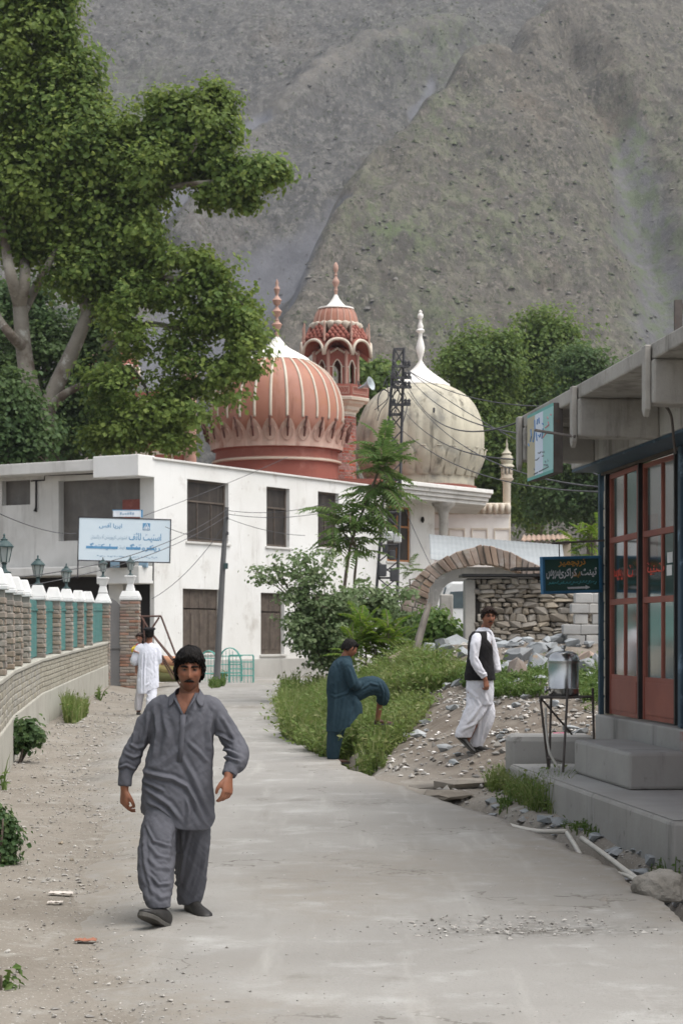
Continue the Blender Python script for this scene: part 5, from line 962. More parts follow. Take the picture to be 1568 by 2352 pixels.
def crown(lobes, n, leaf, clump=.55, per=42, shell=.45, aspect=.85, up=.7):
    """lobes: (centre Vector, rx, ry, rz, weight)"""
    L2_ = []
    for l in lobes:
        w0 = l[4] if len(l) > 4 else 1.
        for q in range(13):
            d = rng.standard_normal(3); d /= np.linalg.norm(d); k_ = .26+.24*rng.random(); rr_ = .40+.62*rng.random(); L2_.append((Vector((l[0][0]+d[0]*l[1]*rr_, l[0][1]+d[1]*l[2]*rr_, l[0][2]+d[2]*l[3]*rr_)), l[1]*k_, l[2]*k_, l[3]*k_*.85, w0*(.5+rng.random())))
    lobes = L2_
    W = np.array([l[1]*l[3]*(l[4] if len(l) > 4 else 1) for l in lobes]); W = W/W.sum(); nc = max(1, n//per); li = rng.choice(len(lobes), nc, p=W)
    cc = np.array([l[0][:] for l in lobes])[li]; rr = np.array([[l[1], l[2], l[3]] for l in lobes])[li]
    d = rng.standard_normal((nc, 3)); d /= np.linalg.norm(d, axis=1, keepdims=True); rad = (shell+(1-shell)*rng.random(nc)**.5)[:, None]; P = cc+d*rr*rad*(1+.12*rng.standard_normal((nc, 1))); ex_ = ((rng.random(nc) < .42)*rng.random(nc))[:, None]; P = P+(d+np.array([0, 0, .35]))*rr*ex_*1.7
    k = np.repeat(np.arange(nc), per); e = rng.standard_normal((len(k), 3))*np.array([1, 1, .62])*clump*.5*(.7+.6*rng.random(nc)[k])[:, None]
    C = P[k]+e; out = (C-cc[k])/rr[k]; N = .55*out+np.array([0, 0, up])+.55*rng.standard_normal((len(k), 3)); return leaves(C, N, leaf, aspect)
def limb(parent, pts, r0, r1, mat, name='limb', n=8):
    P = spline(pts, 6); rad = np.linspace(r0, r1, len(P)); b = MB(); b.tube(P, list(rad), n); return b.build(name, mat, parent, Matrix(), smooth=True)
def LB(u, v, ru, rv, Y, dep=None, w_=1.): s_ = Y/F; return (at(u, v, Y), ru*s_, (dep if dep else (ru+rv)/2*s_), rv*s_, w_)
def foliage(parent, lobes, n, leaf, mat, name='crown', **kw):
    V, Fa = crown(lobes, n, leaf, **kw); o = ob(name, npmesh(name, V, Fa, mat), None, parent, Matrix()); tag(o, kind='stuff'); return o
# big plane tree behind the white building
YT = 76.; base = at(95, 1060, YT)
pt = thing('plane_tree', 'huge plane tree with pale forked trunk behind the left end of the white building', 'tree', T(base.x, YT, .4))
a_ = lambda u, v, dy=0.: at(u, v, YT+dy)
tr = limb(pt, [(base.x-.1, YT, .3), (base.x, YT, 4), a_(90, 1060), a_(98, 1000), a_(104, 950)], .62, .42, m_bark, 'trunk', 12)
limb(pt, [a_(98, 990), a_(78, 915), a_(62, 850), a_(52, 770), a_(46, 690)], .38, .28, m_bark); limb(pt, [a_(104, 955), a_(128, 890), a_(170, 800), a_(205, 715), a_(240, 640, 1)], .37, .20, m_bark)
for P, r0, r1 in (([(46, 700), (25, 630), (14, 570), (0, 480)], .28, .14), ([(47, 700), (58, 640), (58, 570), (75, 430)], .27, .14), ([(52, 720), (85, 655), (110, 610), (160, 520)], .2, .1), ([(55, 800), (22, 765), (-5, 725), (-40, 640)], .22, .12), ([(118, 935), (150, 905), (190, 885), (240, 868), (300, 860)], .2, .07), ([(240, 640), (300, 520), (380, 430), (450, 330), (470, 250)], .24, .06), ([(240, 800), (290, 765), (340, 745), (400, 752), (450, 770)], .17, .07), ([(385, 748), (420, 770), (445, 815)], .09, .04), ([(300, 640), (400, 640), (480, 650), (560, 700)], .14, .05), ([(260, 870), (300, 850), (335, 890), (345, 940)], .1, .04), ([(380, 430), (460, 420), (560, 410), (600, 420)], .12, .03), ([(200, 720), (160, 560), (150, 400), (110, 200)], .22, .08)):
    limb(pt, [at(u, v, YT+random.uniform(-1.5, 1.)) if i else at(u, v, YT) for i, (u, v) in enumerate(P)], r0, r1, m_bark)
big = [(40, 60, 110, 110), (90, 170, 110, 110), (150, 260, 90, 100), (60, 330, 120, 120), (170, 400, 120, 110), (230, 340, 70, 80), (240, 480, 90, 90), (60, 480, 110, 90), (140, 540, 120, 70), (260, 570, 80, 60), (300, 510, 70, 60), (330, 600, 60, 45), (290, 650, 60, 40), (250, 690, 40, 40), (110, 60, 55, 90), (190, 620, 100, 55), (30, 540, 60, 40), (200, 210, 35, 60), (155, 110, 25, 60)]
br = [(440, 240, 60, 45), (395, 300, 70, 55), (480, 290, 55, 60), (505, 225, 28, 30), (360, 370, 80, 70), (450, 370, 70, 55), (530, 410, 65, 45), (590, 405, 42, 38), (560, 460, 25, 25), (490, 450, 30, 28), (320, 310, 40, 40), (310, 440, 70, 70), (350, 240, 20, 22), (615, 385, 20, 18)]
lowr = [(450, 620, 75, 38), (380, 660, 90, 50), (520, 680, 60, 50), (560, 740, 48, 50), (470, 730, 70, 45), (590, 780, 26, 36), (540, 830, 55, 45), (430, 810, 70, 50, .6), (500, 890, 60, 42, .8), (400, 890, 60, 50, .7), (340, 960, 80, 60, .7), (430, 960, 55, 50, .7), (290, 700, 60, 60, .7), (300, 800, 60, 60, .5), (250, 900, 55, 70, .8), (370, 1010, 60, 35, .6), (440, 1020, 22, 30, .5), (340, 560, 50, 40, .6), (250, 1000, 60, 50, .8)]
foliage(pt, [LB(*q, YT) for q in big], 88000, .195, m_lpl, clump=.66, per=30); foliage(pt, [LB(*q, YT-.5) for q in br], 29000, .195, m_lpl, clump=.55, shell=.1, per=26); foliage(pt, [LB(q[0], q[1], q[2], q[3], YT-1.2, 1.2, q[4] if len(q) > 4 else 1) for q in lowr], 27000, .185, m_lpl, clump=.5, shell=.1, per=30)
def bgtree(name, label, Y, lobes, n, leaf, mat, trunk, tr_=.4, **kw):
    q = at(trunk[0], 0, Y); t = thing(name, label, 'tree', T(q.x, Y, .4)); cz = at(0, trunk[1], Y).z
    limb(t, [(q.x, Y, .2), (q.x+.2, Y, cz*.5), (q.x, Y, cz)], tr_, tr_*.4, m_bark2, 'trunk')
    for l in lobes[:6]: p = at(l[0], l[1], Y); limb(t, [(q.x, Y, cz*.6), ((q.x+p.x)/2, Y, (cz*.6+p.z)/2+.3), p], tr_*.4, .05, m_bark2)
    foliage(t, [LB(*l, Y) for l in lobes], n, leaf, mat, **kw); return t
bgtree('dark_tree', 'dark leafy tree behind the forked plane trunk', 86., [(30, 740, 70, 90), (100, 800, 80, 80), (170, 880, 70, 90), (140, 980, 90, 80), (60, 700, 70, 50), (260, 960, 60, 80), (230, 780, 50, 60), (10, 860, 50, 60)], 36000, .19, m_ldk, (150, 950), clump=.7, shell=.2)
bgtree('leafy_tree', 'low leafy tree at the left edge above the building roof', 71., [(20, 910, 45, 45), (40, 970, 55, 50), (15, 1020, 60, 50), (70, 1030, 40, 35), (-30, 960, 60, 80)], 12000, .18, m_ldk, (20, 1000), clump=.6, shell=.3)
bgtree('tall_tree', 'tall green tree directly right of the white dome', 126., [(1115, 800, 62, 60), (1050, 850, 52, 55), (1110, 880, 75, 70), (1090, 960, 75, 80), (1140, 1040, 70, 90), (1120, 1130, 60, 80)], 34000, .235, m_lmid, (1100, 900), clump=1.0)
bgtree('tall_tree', 'tall green tree in the middle behind the slim minaret', 132., [(1245, 790, 66, 55), (1200, 840, 70, 65), (1280, 860, 70, 70), (1215, 940, 80, 80), (1230, 1040, 90, 90), (1220, 1140, 80, 90), (1200, 765, 25, 30), (1270, 750, 24, 26)], 40000, .235, m_lmid, (1230, 900), clump=1.0)
bgtree('tall_tree', 'dark green tree whose crown sinks behind the shop canopy', 122., [(1340, 850, 60, 45), (1370, 900, 70, 60), (1320, 960, 70, 80), (1390, 1010, 80, 90), (1330, 1080, 80, 90), (1400, 1150, 80, 80), (1290, 1180, 80, 60)], 36000, .225, m_ldk, (1350, 950), clump=.95)
bgtree('small_tree', 'small tree seen between the minaret and the white dome', 118., [(855, 860, 34, 30), (870, 900, 38, 40), (840, 930, 40, 40), (700, 870, 20, 25), (690, 900, 20, 30)], 7000, .28, m_lmid, (855, 920), .2, clump=.8)
# pinnate fronds
def frondmesh(name, L, pairs, lw, ll, droop, mat, seed):
    r = random.Random(seed); b = MB(); P = []
    for i in range(pairs+2): t = i/(pairs+1.); P.append(Vector((L*t*(1-.12*droop*t), r.uniform(-.01, .01)*L, L*(.18*t-droop*.45*t*t))))
    b.mi = 1; b.tube(P, [.008*(1-.7*i/(pairs+1)) for i in range(pairs+2)], 3); b.mi = 0
    for i in range(1, pairs+2):
        t = i/(pairs+1.); sz = (.55+.45*math.sin(math.pi*min(1, t*.9+.1)))
        for s_ in ((-1, 1) if i <= pairs else (0,)):
            p = P[i]; d = Vector((.45 if s_ else 1, s_*.9, -.28*droop-.15+r.uniform(-.12, .12))).normalized(); n_ = d.cross(Vector((d.y, -d.x, 0)).normalized() if s_ else Vector((0, 1, 0))).normalized()
            sd = d.cross(Vector((0, 0, 1))).normalized(); l = ll*sz*r.uniform(.85, 1.1); w_ = lw*sz*.5; m_ = p+d*l*.4; tip = p+d*l+Vector((0, 0, -.1*l)); lift = Vector((0, 0, w_*.5))
            b.add([p, m_+sd*w_+lift, tip, m_-sd*w_+lift], [(0, 1, 2), (0, 2, 3)])
    return b.mesh(name, [mat, m_twig])
def fronds(parent, c, n, L, meshes, elev=(-.3, 1.0), sc=(.75, 1.1), off=.06):
    for k in range(n):
        a = 2*math.pi*k/n*2.4+random.uniform(-.3, .3); e = random.uniform(*elev); s_ = random.uniform(*sc)
        ob('frond', random.choice(meshes), None, parent, T(c) @ T(0, 0, random.uniform(-off, off)*4) @ RZ(a) @ RY(-e) @ RX(random.uniform(-.3, .3)) @ S(s_))
fa = [frondmesh('frond', .85, 10, .07, .21, 1.0, m_lail, 60+i) for i in range(4)]; fb = [frondmesh('frond', .62, 11, .055, .13, .8, m_lsum, 70+i) for i in range(4)]; fc = [frondmesh('frond', .5, 8, .05, .12, .8, m_lail, 80+i) for i in range(3)]
YA = 46.; aa = lambda u, v, dy=0.: at(u, v, YA+dy)
al = thing('young_tree', 'slender young tree with feathery compound leaves in front of the lattice pylon', 'tree', T(aa(800, 0).x, YA, .9))
limb(al, [aa(783, 1430), aa(793, 1330), aa(806, 1250), aa(838, 1160), aa(872, 1075)], .045, .025, m_bark2, 'trunk'); limb(al, [aa(812, 1430, .2), aa(814, 1330, .2), aa(818, 1270, .1), aa(800, 1210, -.1)], .04, .02, m_bark2, 'trunk'); limb(al, [aa(806, 1250), aa(780, 1210), aa(765, 1190)], .02, .012, m_bark2, 'branch')
for (u, v, n, e) in ((876, 1068, 26, (-.1, 1.25)), (872, 1105, 22, (-.6, .3)), (850, 1135, 12, (-.5, .5)), (797, 1205, 18, (-.2, 1.0)), (790, 1235, 14, (-.6, .3)), (765, 1190, 10, (-.3, .8)), (838, 1190, 10, (-.5, .5)), (815, 1260, 10, (-.5, .5)), (880, 1040, 12, (.3, 1.3)), (888, 1135, 10, (-.6, .2))): fronds(al, aa(u, v, random.uniform(-.3, .3)), n, .85, fa, e, (.85, 1.25))
YS_ = 36.5; su = thing('bright_shrub', 'bright yellow green feathery shrub behind the man in dark teal', 'shrub', T(at(862, 0, YS_).x, YS_, 1.0))
for (u, v, n, e) in ((855, 1480, 22, (.1, 1.2)), (890, 1460, 16, (.0, 1.1)), (830, 1455, 14, (.2, 1.2)), (880, 1495, 18, (-.2, .7)), (845, 1500, 14, (-.2, .8)), (915, 1485, 8, (.0, .8)), (810, 1490, 10, (0, .9))): fronds(su, at(u, v, YS_+random.uniform(-.3, .3)), n, .62, fb, e)
for u in (840, 862, 885): limb(su, [at(u, 1560, YS_), at(u, 1490, YS_)], .025, .015, m_bark2, 'stem')
sp = thing('sapling', 'thin sapling with small compound leaves left of the brick arch', 'sapling', T(at(945, 0, 41).x, 41, .9)); limb(sp, [at(950, 1500, 41), at(945, 1400, 41), at(940, 1330, 41)], .03, .012, m_bark2, 'stem')
for (u, v, n) in ((940, 1320, 9), (950, 1370, 8), (975, 1330, 6), (925, 1345, 6), (940, 1400, 6)): fronds(sp, at(u, v, 41), n, .5, fc, (-.3, .9), (.5, .9))
sp2 = thing('sapling', 'feathery green plant above the green hanging sign', 'sapling', T(at(1345, 0, 34).x, 34, 1)); limb(sp2, [at(1350, 1420, 34), at(1350, 1300, 34), at(1355, 1250, 34)], .03, .015, m_bark2, 'stem')
for (u, v, n) in ((1355, 1245, 12), (1375, 1235, 10), (1330, 1258, 8)): fronds(sp2, at(u, v, 34), n, .62, fb, (-.2, 1.), (.55, .95))
# shrubs with small leaves
def shrub(name, label, Y, lobes, n, leaf, mat, base, stems, cat='shrub', **kw):
    q = at(base[0], base[1], Y); t = thing(name, label, cat, T(q))
    for P in stems: limb(t, [at(u, v, Y+random.uniform(-.15, .15)) for u, v in P], .022, .006, m_bark2, 'branch', 5)
    foliage(t, [LB(*l[:4], Y, None, l[4] if len(l) > 4 else 1) for l in lobes], n, leaf, mat, name='foliage', **kw); return t
shrub('grey_green_shrub', 'loose grey green shrub with arching branches in front of the white building', 43., [(690, 1420, 48, 45), (745, 1430, 55, 60), (715, 1475, 50, 40), (770, 1385, 40, 45), (690, 1365, 38, 32, .7), (735, 1330, 40, 34, .5), (640, 1325, 45, 26, .35), (600, 1315, 26, 22, .3), (680, 1300, 42, 26, .35), (720, 1280, 38, 26, .3), (790, 1450, 40, 60), (760, 1510, 50, 40)], 9500, .085, m_lgry, (740, 1540), [[(740, 1530), (700, 1420), (640, 1340), (580, 1310)], [(742, 1530), (710, 1400), (690, 1320), (700, 1270)], [(745, 1530), (745, 1420), (745, 1320)], [(690, 1400), (640, 1350), (600, 1330)], [(745, 1530), (775, 1420), (780, 1370)], [(660, 1350), (640, 1310), (625, 1290)]], clump=.22, shell=.1, per=26)
shrub('green_bush', 'dark green bush under the lattice pylon', 44., [(800, 1420, 45, 45), (850, 1410, 40, 30), (830, 1375, 40, 35, .5), (880, 1390, 30, 30, .6), (775, 1480, 45, 45), (900, 1420, 30, 40)], 5500, .10, m_lgry, (830, 1500), [[(830, 1500), (820, 1400)], [(840, 1500), (860, 1390)]], clump=.26, shell=.15, per=26)
shrub('arch_bush', 'small green bush at the foot of the brick arch opening', 37.5, [(1000, 1425, 26, 22), (1020, 1450, 26, 24), (985, 1455, 24, 24), (1010, 1480, 22, 18)], 2600, .09, m_lail, (1005, 1500), [[(1005, 1500), (1000, 1420)]], clump=.22, shell=.1, per=20)
shrub('wall_bush', 'leafy bush growing out of the foot of the boundary wall, second from the left edge', 24.6, [(55, 1670, 22, 18), (66, 1690, 22, 20), (50, 1710, 18, 26), (80, 1692, 16, 10, .6)], 1300, .065, m_ldk, (45, 1760), [[(45, 1755), (60, 1690)], [(45, 1755), (85, 1690)]], clump=.14, shell=.1, per=14)
shrub('verge_bush', 'dark scrubby bush cut by the left edge of the picture', 14.6, [(10, 1905, 20, 30), (14, 1950, 26, 36), (8, 1995, 26, 32), (0, 1880, 14, 24)], 2200, .04, m_ldk, (5, 2050), [[(0, 2050), (15, 1940)], [(-5, 2040), (8, 1880)]], clump=.09, shell=.1, per=14)
shrub('verge_sprig', 'leafy green sprig at the lower left edge of the picture', 9.5, [(4, 2235, 12, 16, .6), (10, 2280, 20, 22, .7), (2, 2320, 22, 26, .7)], 170, .05, m_grass2, (0, 2350), [[(-5, 2352), (4, 2240)], [(-5, 2352), (22, 2275)], [(-2, 2352), (15, 2310)]], clump=.08, shell=.1, per=8, aspect=.5)
shrub('creeper_bush', 'loose green bush hiding the left leg of the arch', 39.3, [(925, 1425, 24, 24, .6), (915, 1460, 26, 30), (960, 1480, 26, 20), (930, 1375, 16, 18, .4)], 1700, .09, m_lgry, (945, 1500), [[(945, 1500), (935, 1400)], [(945, 1500), (960, 1380)], [(945, 1500), (915, 1360)]], clump=.22, shell=.1, per=20)
# weeds and grass
def inpoly(u, v, poly):
    ins = np.zeros(len(u), bool); n = len(poly)
    for i in range(n):
        x0, y0 = poly[i]; x1, y1 = poly[(i+1) % n]; c_ = ((y0 > v) != (y1 > v)) & (u < (x1-x0)*(v-y0)/(y1-y0+1e-9)+x0); ins ^= c_
    return ins
def weeds(name, label, polys, xr, yr, n, h, mat, leafy=.5, zf=gz, lean=.35, wd=.010):
    X = xr[0]+(xr[1]-xr[0])*rng.random(n); Y = yr[0]+(yr[1]-yr[0])*rng.random(n); Z = zf(X, Y); u = CU+F*X/Y; v = HV-F*(Z-CH)/Y
    k = np.zeros(n, bool)
    for p in polys: k |= inpoly(u, v, p)
    k &= (fbm(X*1.6, Y*1.3, 3) > -.18); k &= ~((np.abs(u-772) < 42) & (Y < 25.75)); X, Y, Z = X[k], Y[k], Z[k]; n = len(X); nb = 2; Xr, Yr, Zr = [np.repeat(a, nb) for a in (X, Y, Z)]; m = n*nb
    hh = h*(.35+.9*rng.random(m)**1.4)*(1+1.1*fbm(Xr*1.1, Yr*.8, 3)); dr = rng.standard_normal((m, 2))*lean; wv = rng.standard_normal((m, 2)); wv /= np.linalg.norm(wv, axis=1, keepdims=True); wv *= wd*(Yr/26)[:, None]*(.7+.6*rng.random((m, 1)))
    b0 = np.stack([Xr-wv[:, 0], Yr-wv[:, 1], Zr-.02], -1); b1 = np.stack([Xr+wv[:, 0], Yr+wv[:, 1], Zr-.02], -1); md = np.stack([Xr+dr[:, 0]*hh*.4, Yr+dr[:, 1]*hh*.4, Zr+hh*.62], -1); mw = np.concatenate([wv*.7, np.zeros((m, 1))], 1); tp = np.stack([Xr+dr[:, 0]*hh, Yr+dr[:, 1]*hh, Zr+hh], -1)
    V = np.stack([b0, b1, md+mw, tp, md-mw], 1).reshape(-1, 3); i = np.arange(m)[:, None]*5; Fa = np.concatenate([np.concatenate([i+np.array([[0, 1, 2, 4]])]), i+np.array([[4, 2, 3, 3]])])
    Fa = Fa[:m]; V4 = V; F3 = (i+np.array([[4, 2, 3]]))
    nl = int(m*leafy); j = rng.integers(0, m, nl); t = .15+.75*rng.random(nl); C = np.stack([Xr[j]+dr[j, 0]*hh[j]*t, Yr[j]+dr[j, 1]*hh[j]*t, Zr[j]+hh[j]*t], -1)+rng.standard_normal((nl, 3))*.012; N = rng.standard_normal((nl, 3))*.6+np.array([0, 0, 1.]); LV, LF = leaves(C, N, .055*np.mean(Yr)/26, .55)
    tri = np.concatenate([Fa[:, [0, 1, 2]], Fa[:, [0, 2, 3]], F3]); LT = np.concatenate([LF[:, [0, 1, 2]], LF[:, [0, 2, 3]]])+len(V4)
    o = ob(name, npmesh(name, np.concatenate([V4, LV]), np.concatenate([tri, LT]), mat)); tag(o, label, kind='stuff'); return o
weeds('weeds', 'thick green weeds covering the roadside bank', [[(655, 1655), (668, 1540), (720, 1490), (880, 1490), (930, 1525), (1060, 1530), (1070, 1550), (1000, 1590), (965, 1650), (915, 1715), (830, 1765), (795, 1775), (700, 1720)]], (-1.4, 4.), (23.6, 42), 60000, .36, m_grass, 3.2, lean=.6, wd=.008)
weeds('fresh_weeds', 'fresh green weeds between the rubble stones', [[(960, 1570), (1010, 1538), (1250, 1545), (1255, 1600), (1140, 1605), (1060, 1575)], [(1325, 1530), (1390, 1530), (1390, 1650), (1340, 1640)]], (0.5, 4.6), (24, 36), 15000, .20, m_grass2, 3.5, lean=.6, wd=.007)
weeds('edge_weeds', 'tall weeds overhanging the road edge', [[(795, 1800), (812, 1715), (870, 1690), (900, 1740), (850, 1800)], [(650, 1700), (640, 1560), (700, 1540), (760, 1600), (780, 1700), (800, 1772), (740, 1745)]], (-1.3, .8), (24.2, 45), 14000, .46, m_grass, 2.6, lean=.22, wd=.009)
weeds('platform_weeds', 'tall tuft of grass against the end of the cement platform', [[(1115, 1820), (1130, 1760), (1180, 1765), (1235, 1795), (1282, 1830), (1278, 1872), (1210, 1860), (1150, 1820)]], (1.2, 2.2), (17.6, 21.8), 2600, .30, m_grass, 1.6, lean=.35, wd=.008)
weeds('drain_weeds', 'small weeds along the drain below the platform', [[(1290, 1890), (1375, 1900), (1370, 1925), (1300, 1915)], [(1490, 1995), (1568, 1985), (1568, 2030), (1500, 2030)], [(1140, 1840), (1175, 1840), (1170, 1875), (1145, 1870)]], (1.2, 2.7), (13.5, 21), 5000, .10, m_grass2, 1.6)
weeds('wall_grass', 'grass tuft at the foot of the boundary wall', [[(148, 1660), (150, 1640), (198, 1625), (200, 1645), (165, 1668)]], (-5.4, -4.2), (33, 40.5), 3000, .42, m_grass, .8, lean=.2)
weeds('wall_sprouts', 'small sprouts along the foot of the boundary wall', [[(0, 1830), (10, 1790), (12, 1820)], [(220, 1605), (228, 1595), (232, 1610)], [(480, 1575), (515, 1565), (515, 1580), (485, 1585)]], (-6, -2.8), (18, 60), 16000, .28, m_grass2, 1.)
# ------------------------------------------------------------------ ruined arch, rubble wall, stones
m_arch = pm('arch_stone', (.33, .255, .205), (.255, .19, .15), 2.5, rough=.95, bump=.015, bscale=12, objrand=.22, stain=((.40, .36, .31), 3, .5, .72))
m_slate = pm('grey_stone', (.31, .275, .225), (.20, .175, .145), 2.2, rough=.95, bump=.012, bscale=12, objrand=.3, stain=((.34, .30, .24), 2.5, .55, .75))
m_dmor = pm('deep_joint', (.065, .06, .055), (.10, .09, .08), 4, rough=.95)
m_bluerock = pm('blue_grey_rock', (.30, .315, .32), (.22, .23, .235), 1.8, rough=.9, bump=.012, bscale=10, objrand=.22, stain=((.34, .24, .15), 1.9, .60, .72))
m_block = pm('pale_cement_block', (.44, .43, .41), (.37, .36, .34), 4, rough=.95, bump=.008, bscale=40, objrand=.1)
YR = 40.; ar = thing('ruined_arch', 'ruined brick and stone arch standing behind the rubble', 'arch', T(at(1100, 0, YR).x, YR, .9))
# centre line of the arch ring (inner edge) in picture coordinates, with ring depth
inn = [(985, 1500), (982, 1440), (980, 1385), (986, 1352), (1004, 1325), (1035, 1310), (1064, 1303), (1109, 1295), (1150, 1302), (1200, 1318), (1262, 1335)]
outr = [(914, 1500), (916, 1440), (920, 1400), (934, 1353), (958, 1322), (984, 1298), (1044, 1268), (1109, 1249), (1164, 1263), (1234, 1296), (1270, 1318)]
def rs(P, n):
    P = np.array(P, float); d = np.r_[0, np.cumsum(np.hypot(*np.diff(P, axis=0).T))]; t = np.linspace(0, d[-1], n); return np.stack([np.interp(t, d, P[:, 0]), np.interp(t, d, P[:, 1])], -1)
NV = 34; I2, O2 = rs(inn, NV), rs(outr, NV); dep = .55
for i in range(NV-1):
    g0, g1 = .06, .94
    ia, ib = I2[i]*(1-g0)+I2[i+1]*g0, I2[i]*(1-g1)+I2[i+1]*g1; oa, ob_ = O2[i]*(1-g0)+O2[i+1]*g0, O2[i]*(1-g1)+O2[i+1]*g1
    jz = random.uniform(-.05, .05); cut = random.uniform(.0, .06); parts_ = [(0, 1)] if i > 12 else [(0, random.uniform(.4, .6)), None]
    if parts_[-1] is None: parts_ = [(0, parts_[0][1]-.02), (parts_[0][1]+.02, 1)]
    for (t0, t1) in parts_:
        q = [ia*(1-t0)+oa*t0, ib*(1-t0)+ob_*t0, ib*(1-t1)+ob_*t1, ia*(1-t1)+oa*t1]
        q = [p+np.array([random.uniform(-1.2, 1.2), random.uniform(-1.2, 1.2)])+np.array([0, cut*30 if k > 1 and t1 == 1 else 0]) for k, p in enumerate(q)]
        P0 = [at(p[0], p[1], YR+jz) for p in q]; b = MB(); b.loft([[(p.x, p.y, p.z) for p in P0], [(p.x, p.y+dep, p.z) for p in P0]]); b.build('voussoir', m_arch, ar, Matrix(), bev=.015)
b = MB(); rings = []
for k in range(NV): a, c_ = I2[k]*.94+O2[k]*.06, I2[k]*.08+O2[k]*.92; pa, pc = at(a[0], a[1], YR+.06), at(c_[0], c_[1], YR+.06); rings.append([tuple(pa), tuple(pc), (pc.x, pc.y+.42, pc.z), (pa.x, pa.y+.42, pa.z)])
b.loft(rings); b.build('mortar_core', m_dmor if False else m_mortar, ar, Matrix())
# second, lower arch pier seen through the opening
b = MB(); q = at(1045, 0, 46); b.box(q.x-.35, q.x-.05, 46, 46.4, .8, at(0, 1365, 46).z); o = b.build('stone_pier', m_conc, None, bev=.03); tag(o, 'grey stone pier seen through the arch opening', 'pier')
# rubble wall
YW_ = 36.; xa, xb = at(1069, 0, YW_).x, at(1420, 0, YW_).x; z0, z1 = .75, at(0, 1328, YW_).z
rw = thing('rubble_wall', 'dry laid grey rubble stone wall behind the man in the black waistcoat', 'wall', T((xa+xb)/2, YW_, .9))
b = MB(); b.box(xa+.04, xb, YW_+.09, YW_+.5, z0, z1); b.build('wall_core', m_dmor, rw, Matrix())
b = MB(); b.box(xa-.02, xa+.17, YW_-.05, YW_+.5, z0, z1-.02); b.build('cement_end', m_conc, rw, Matrix(), bev=.02)
stn = [MB().cbox(1, 1, 1, .17, None, .12).mesh('stone', m_slate) for _ in range(12)]; z = z0+.25; ns = 0
while z < z1-.04:
    hh = random.choice((.06, .08, .10, .12, .15)); x = xa+.17+random.uniform(-.05, .1)
    while x < xb and ns < 298:
        w_ = random.uniform(.09, .30)*(1.2 if hh < .1 else 1); h2 = hh*random.uniform(.8, 1.12)
        ob('stone', random.choice(stn), None, rw, T(x+w_/2, YW_+.10+random.uniform(-.035, .02), min(z+hh/2, z1-hh*.4)) @ RY(random.uniform(-.12, .12)) @ S(w_*1.0, .26, h2*random.uniform(.9, 1.2))); x += w_; ns += 1
    z += hh*.98
b = MB(); b.box(xa-.08, at(1252, 0, YW_).x, YW_-.22, YW_+.9, z1+.03, z1+.075); b.build('roof_edge', m_black, rw, Matrix()); b = MB(); b.box(at(1180, 0, YW_).x, at(1300, 0, YW_).x, YW_-.1, YW_+.9, z1+.16, z1+.2); b.build('roof_edge', m_black, rw, Matrix())
for i in range(10): me = rockmesh('cap_stone', 12, random.uniform(.25, .5), .3, .12, 300+i, m_slate); ob('cap_stone', me, None, rw, T(at(1240+18*i, 0, YW_).x, YW_+.25, z1+.05+random.uniform(0, .03)) @ RZ(random.uniform(-.4, .4)))
# cement blocks stacked by the wall
YB = 33.; blk = [MB().cbox(.30, .2, .165, .012, None, .006).mesh('cement_block', m_block) for _ in range(4)]
words = ('leftmost', 'second from left', 'third from left', 'fourth from left'); rows_ = ('bottom row', 'second row', 'third row', 'fourth row', 'top row'); zb_ = gzs(at(1340, 0, YB).x, YB)-.02
for r_, (u0, n_) in enumerate(((1312, 3), (1300, 3), (1322, 3), (1318, 2), (1328, 2))):
    for k in range(n_):
        q = at(u0+10, 0, YB); rot = (r_ == 2 and k < 2); o = ob('cement_block', random.choice(blk), None, None, T(q.x+.31*k+random.uniform(-.01, .01), YB+random.uniform(-.02, .02), zb_+.12+.176*r_+.0) @ RZ(random.uniform(-.05, .05)) @ (S(.75, 1, 1.0) if rot else S(1)))
        tag(o, 'pale cement block, %s, %s of the stack' % (words[k], rows_[r_]), 'block', 'cement blocks stacked by the rubble wall')
# fallen rocks
rocks = [(930, 1500, 70, 60, 35, 1, 'tall slanting tan slab beside the bright shrub'), (1045, 1492, 80, 50, 34, 0, 'large blue grey rock below the arch'), (1010, 1505, 75, 45, 33, 0, 'long grey boulder below the arch'), (985, 1512, 60, 40, 33, 0, 'grey boulder left of the long one below the arch'), (1085, 1505, 50, 35, 33, 0, 'pale grey rock behind the elbow of the man in the black waistcoat'), (1160, 1497, 55, 34, 32, 0, 'grey rock right of the man in the black waistcoat'), (1200, 1515, 80, 42, 31, 0, 'broad pale slab in the middle of the rubble'), (1232, 1492, 50, 30, 31.5, 0, 'tilted pale block on top of the rubble'), (1188, 1548, 55, 55, 28.5, 1, 'upright orange stained rock left of the water cooler'), (1240, 1525, 60, 36, 29.5, 0, 'grey rock directly left of the water cooler'), (1345, 1510, 60, 40, 30, 1, 'tan slab leaning against the cement blocks'), (1345, 1545, 70, 50, 28.5, 0, 'large grey rock right of the water cooler'), (1375, 1530, 50, 45, 29, 0, 'grey rock next to the blue corner post'), (1360, 1570, 60, 40, 27.5, 0, 'dark rock at the right end of the rubble'), (1130, 1545, 45, 30, 29, 0, 'small rock right of the waistcoat'), (1275, 1505, 50, 30, 31, 0, 'rock behind the water cooler lid')]
rm = [rockmesh('fallen_rock', 16, 1, 1, 1, 500+i) for i in range(16)]
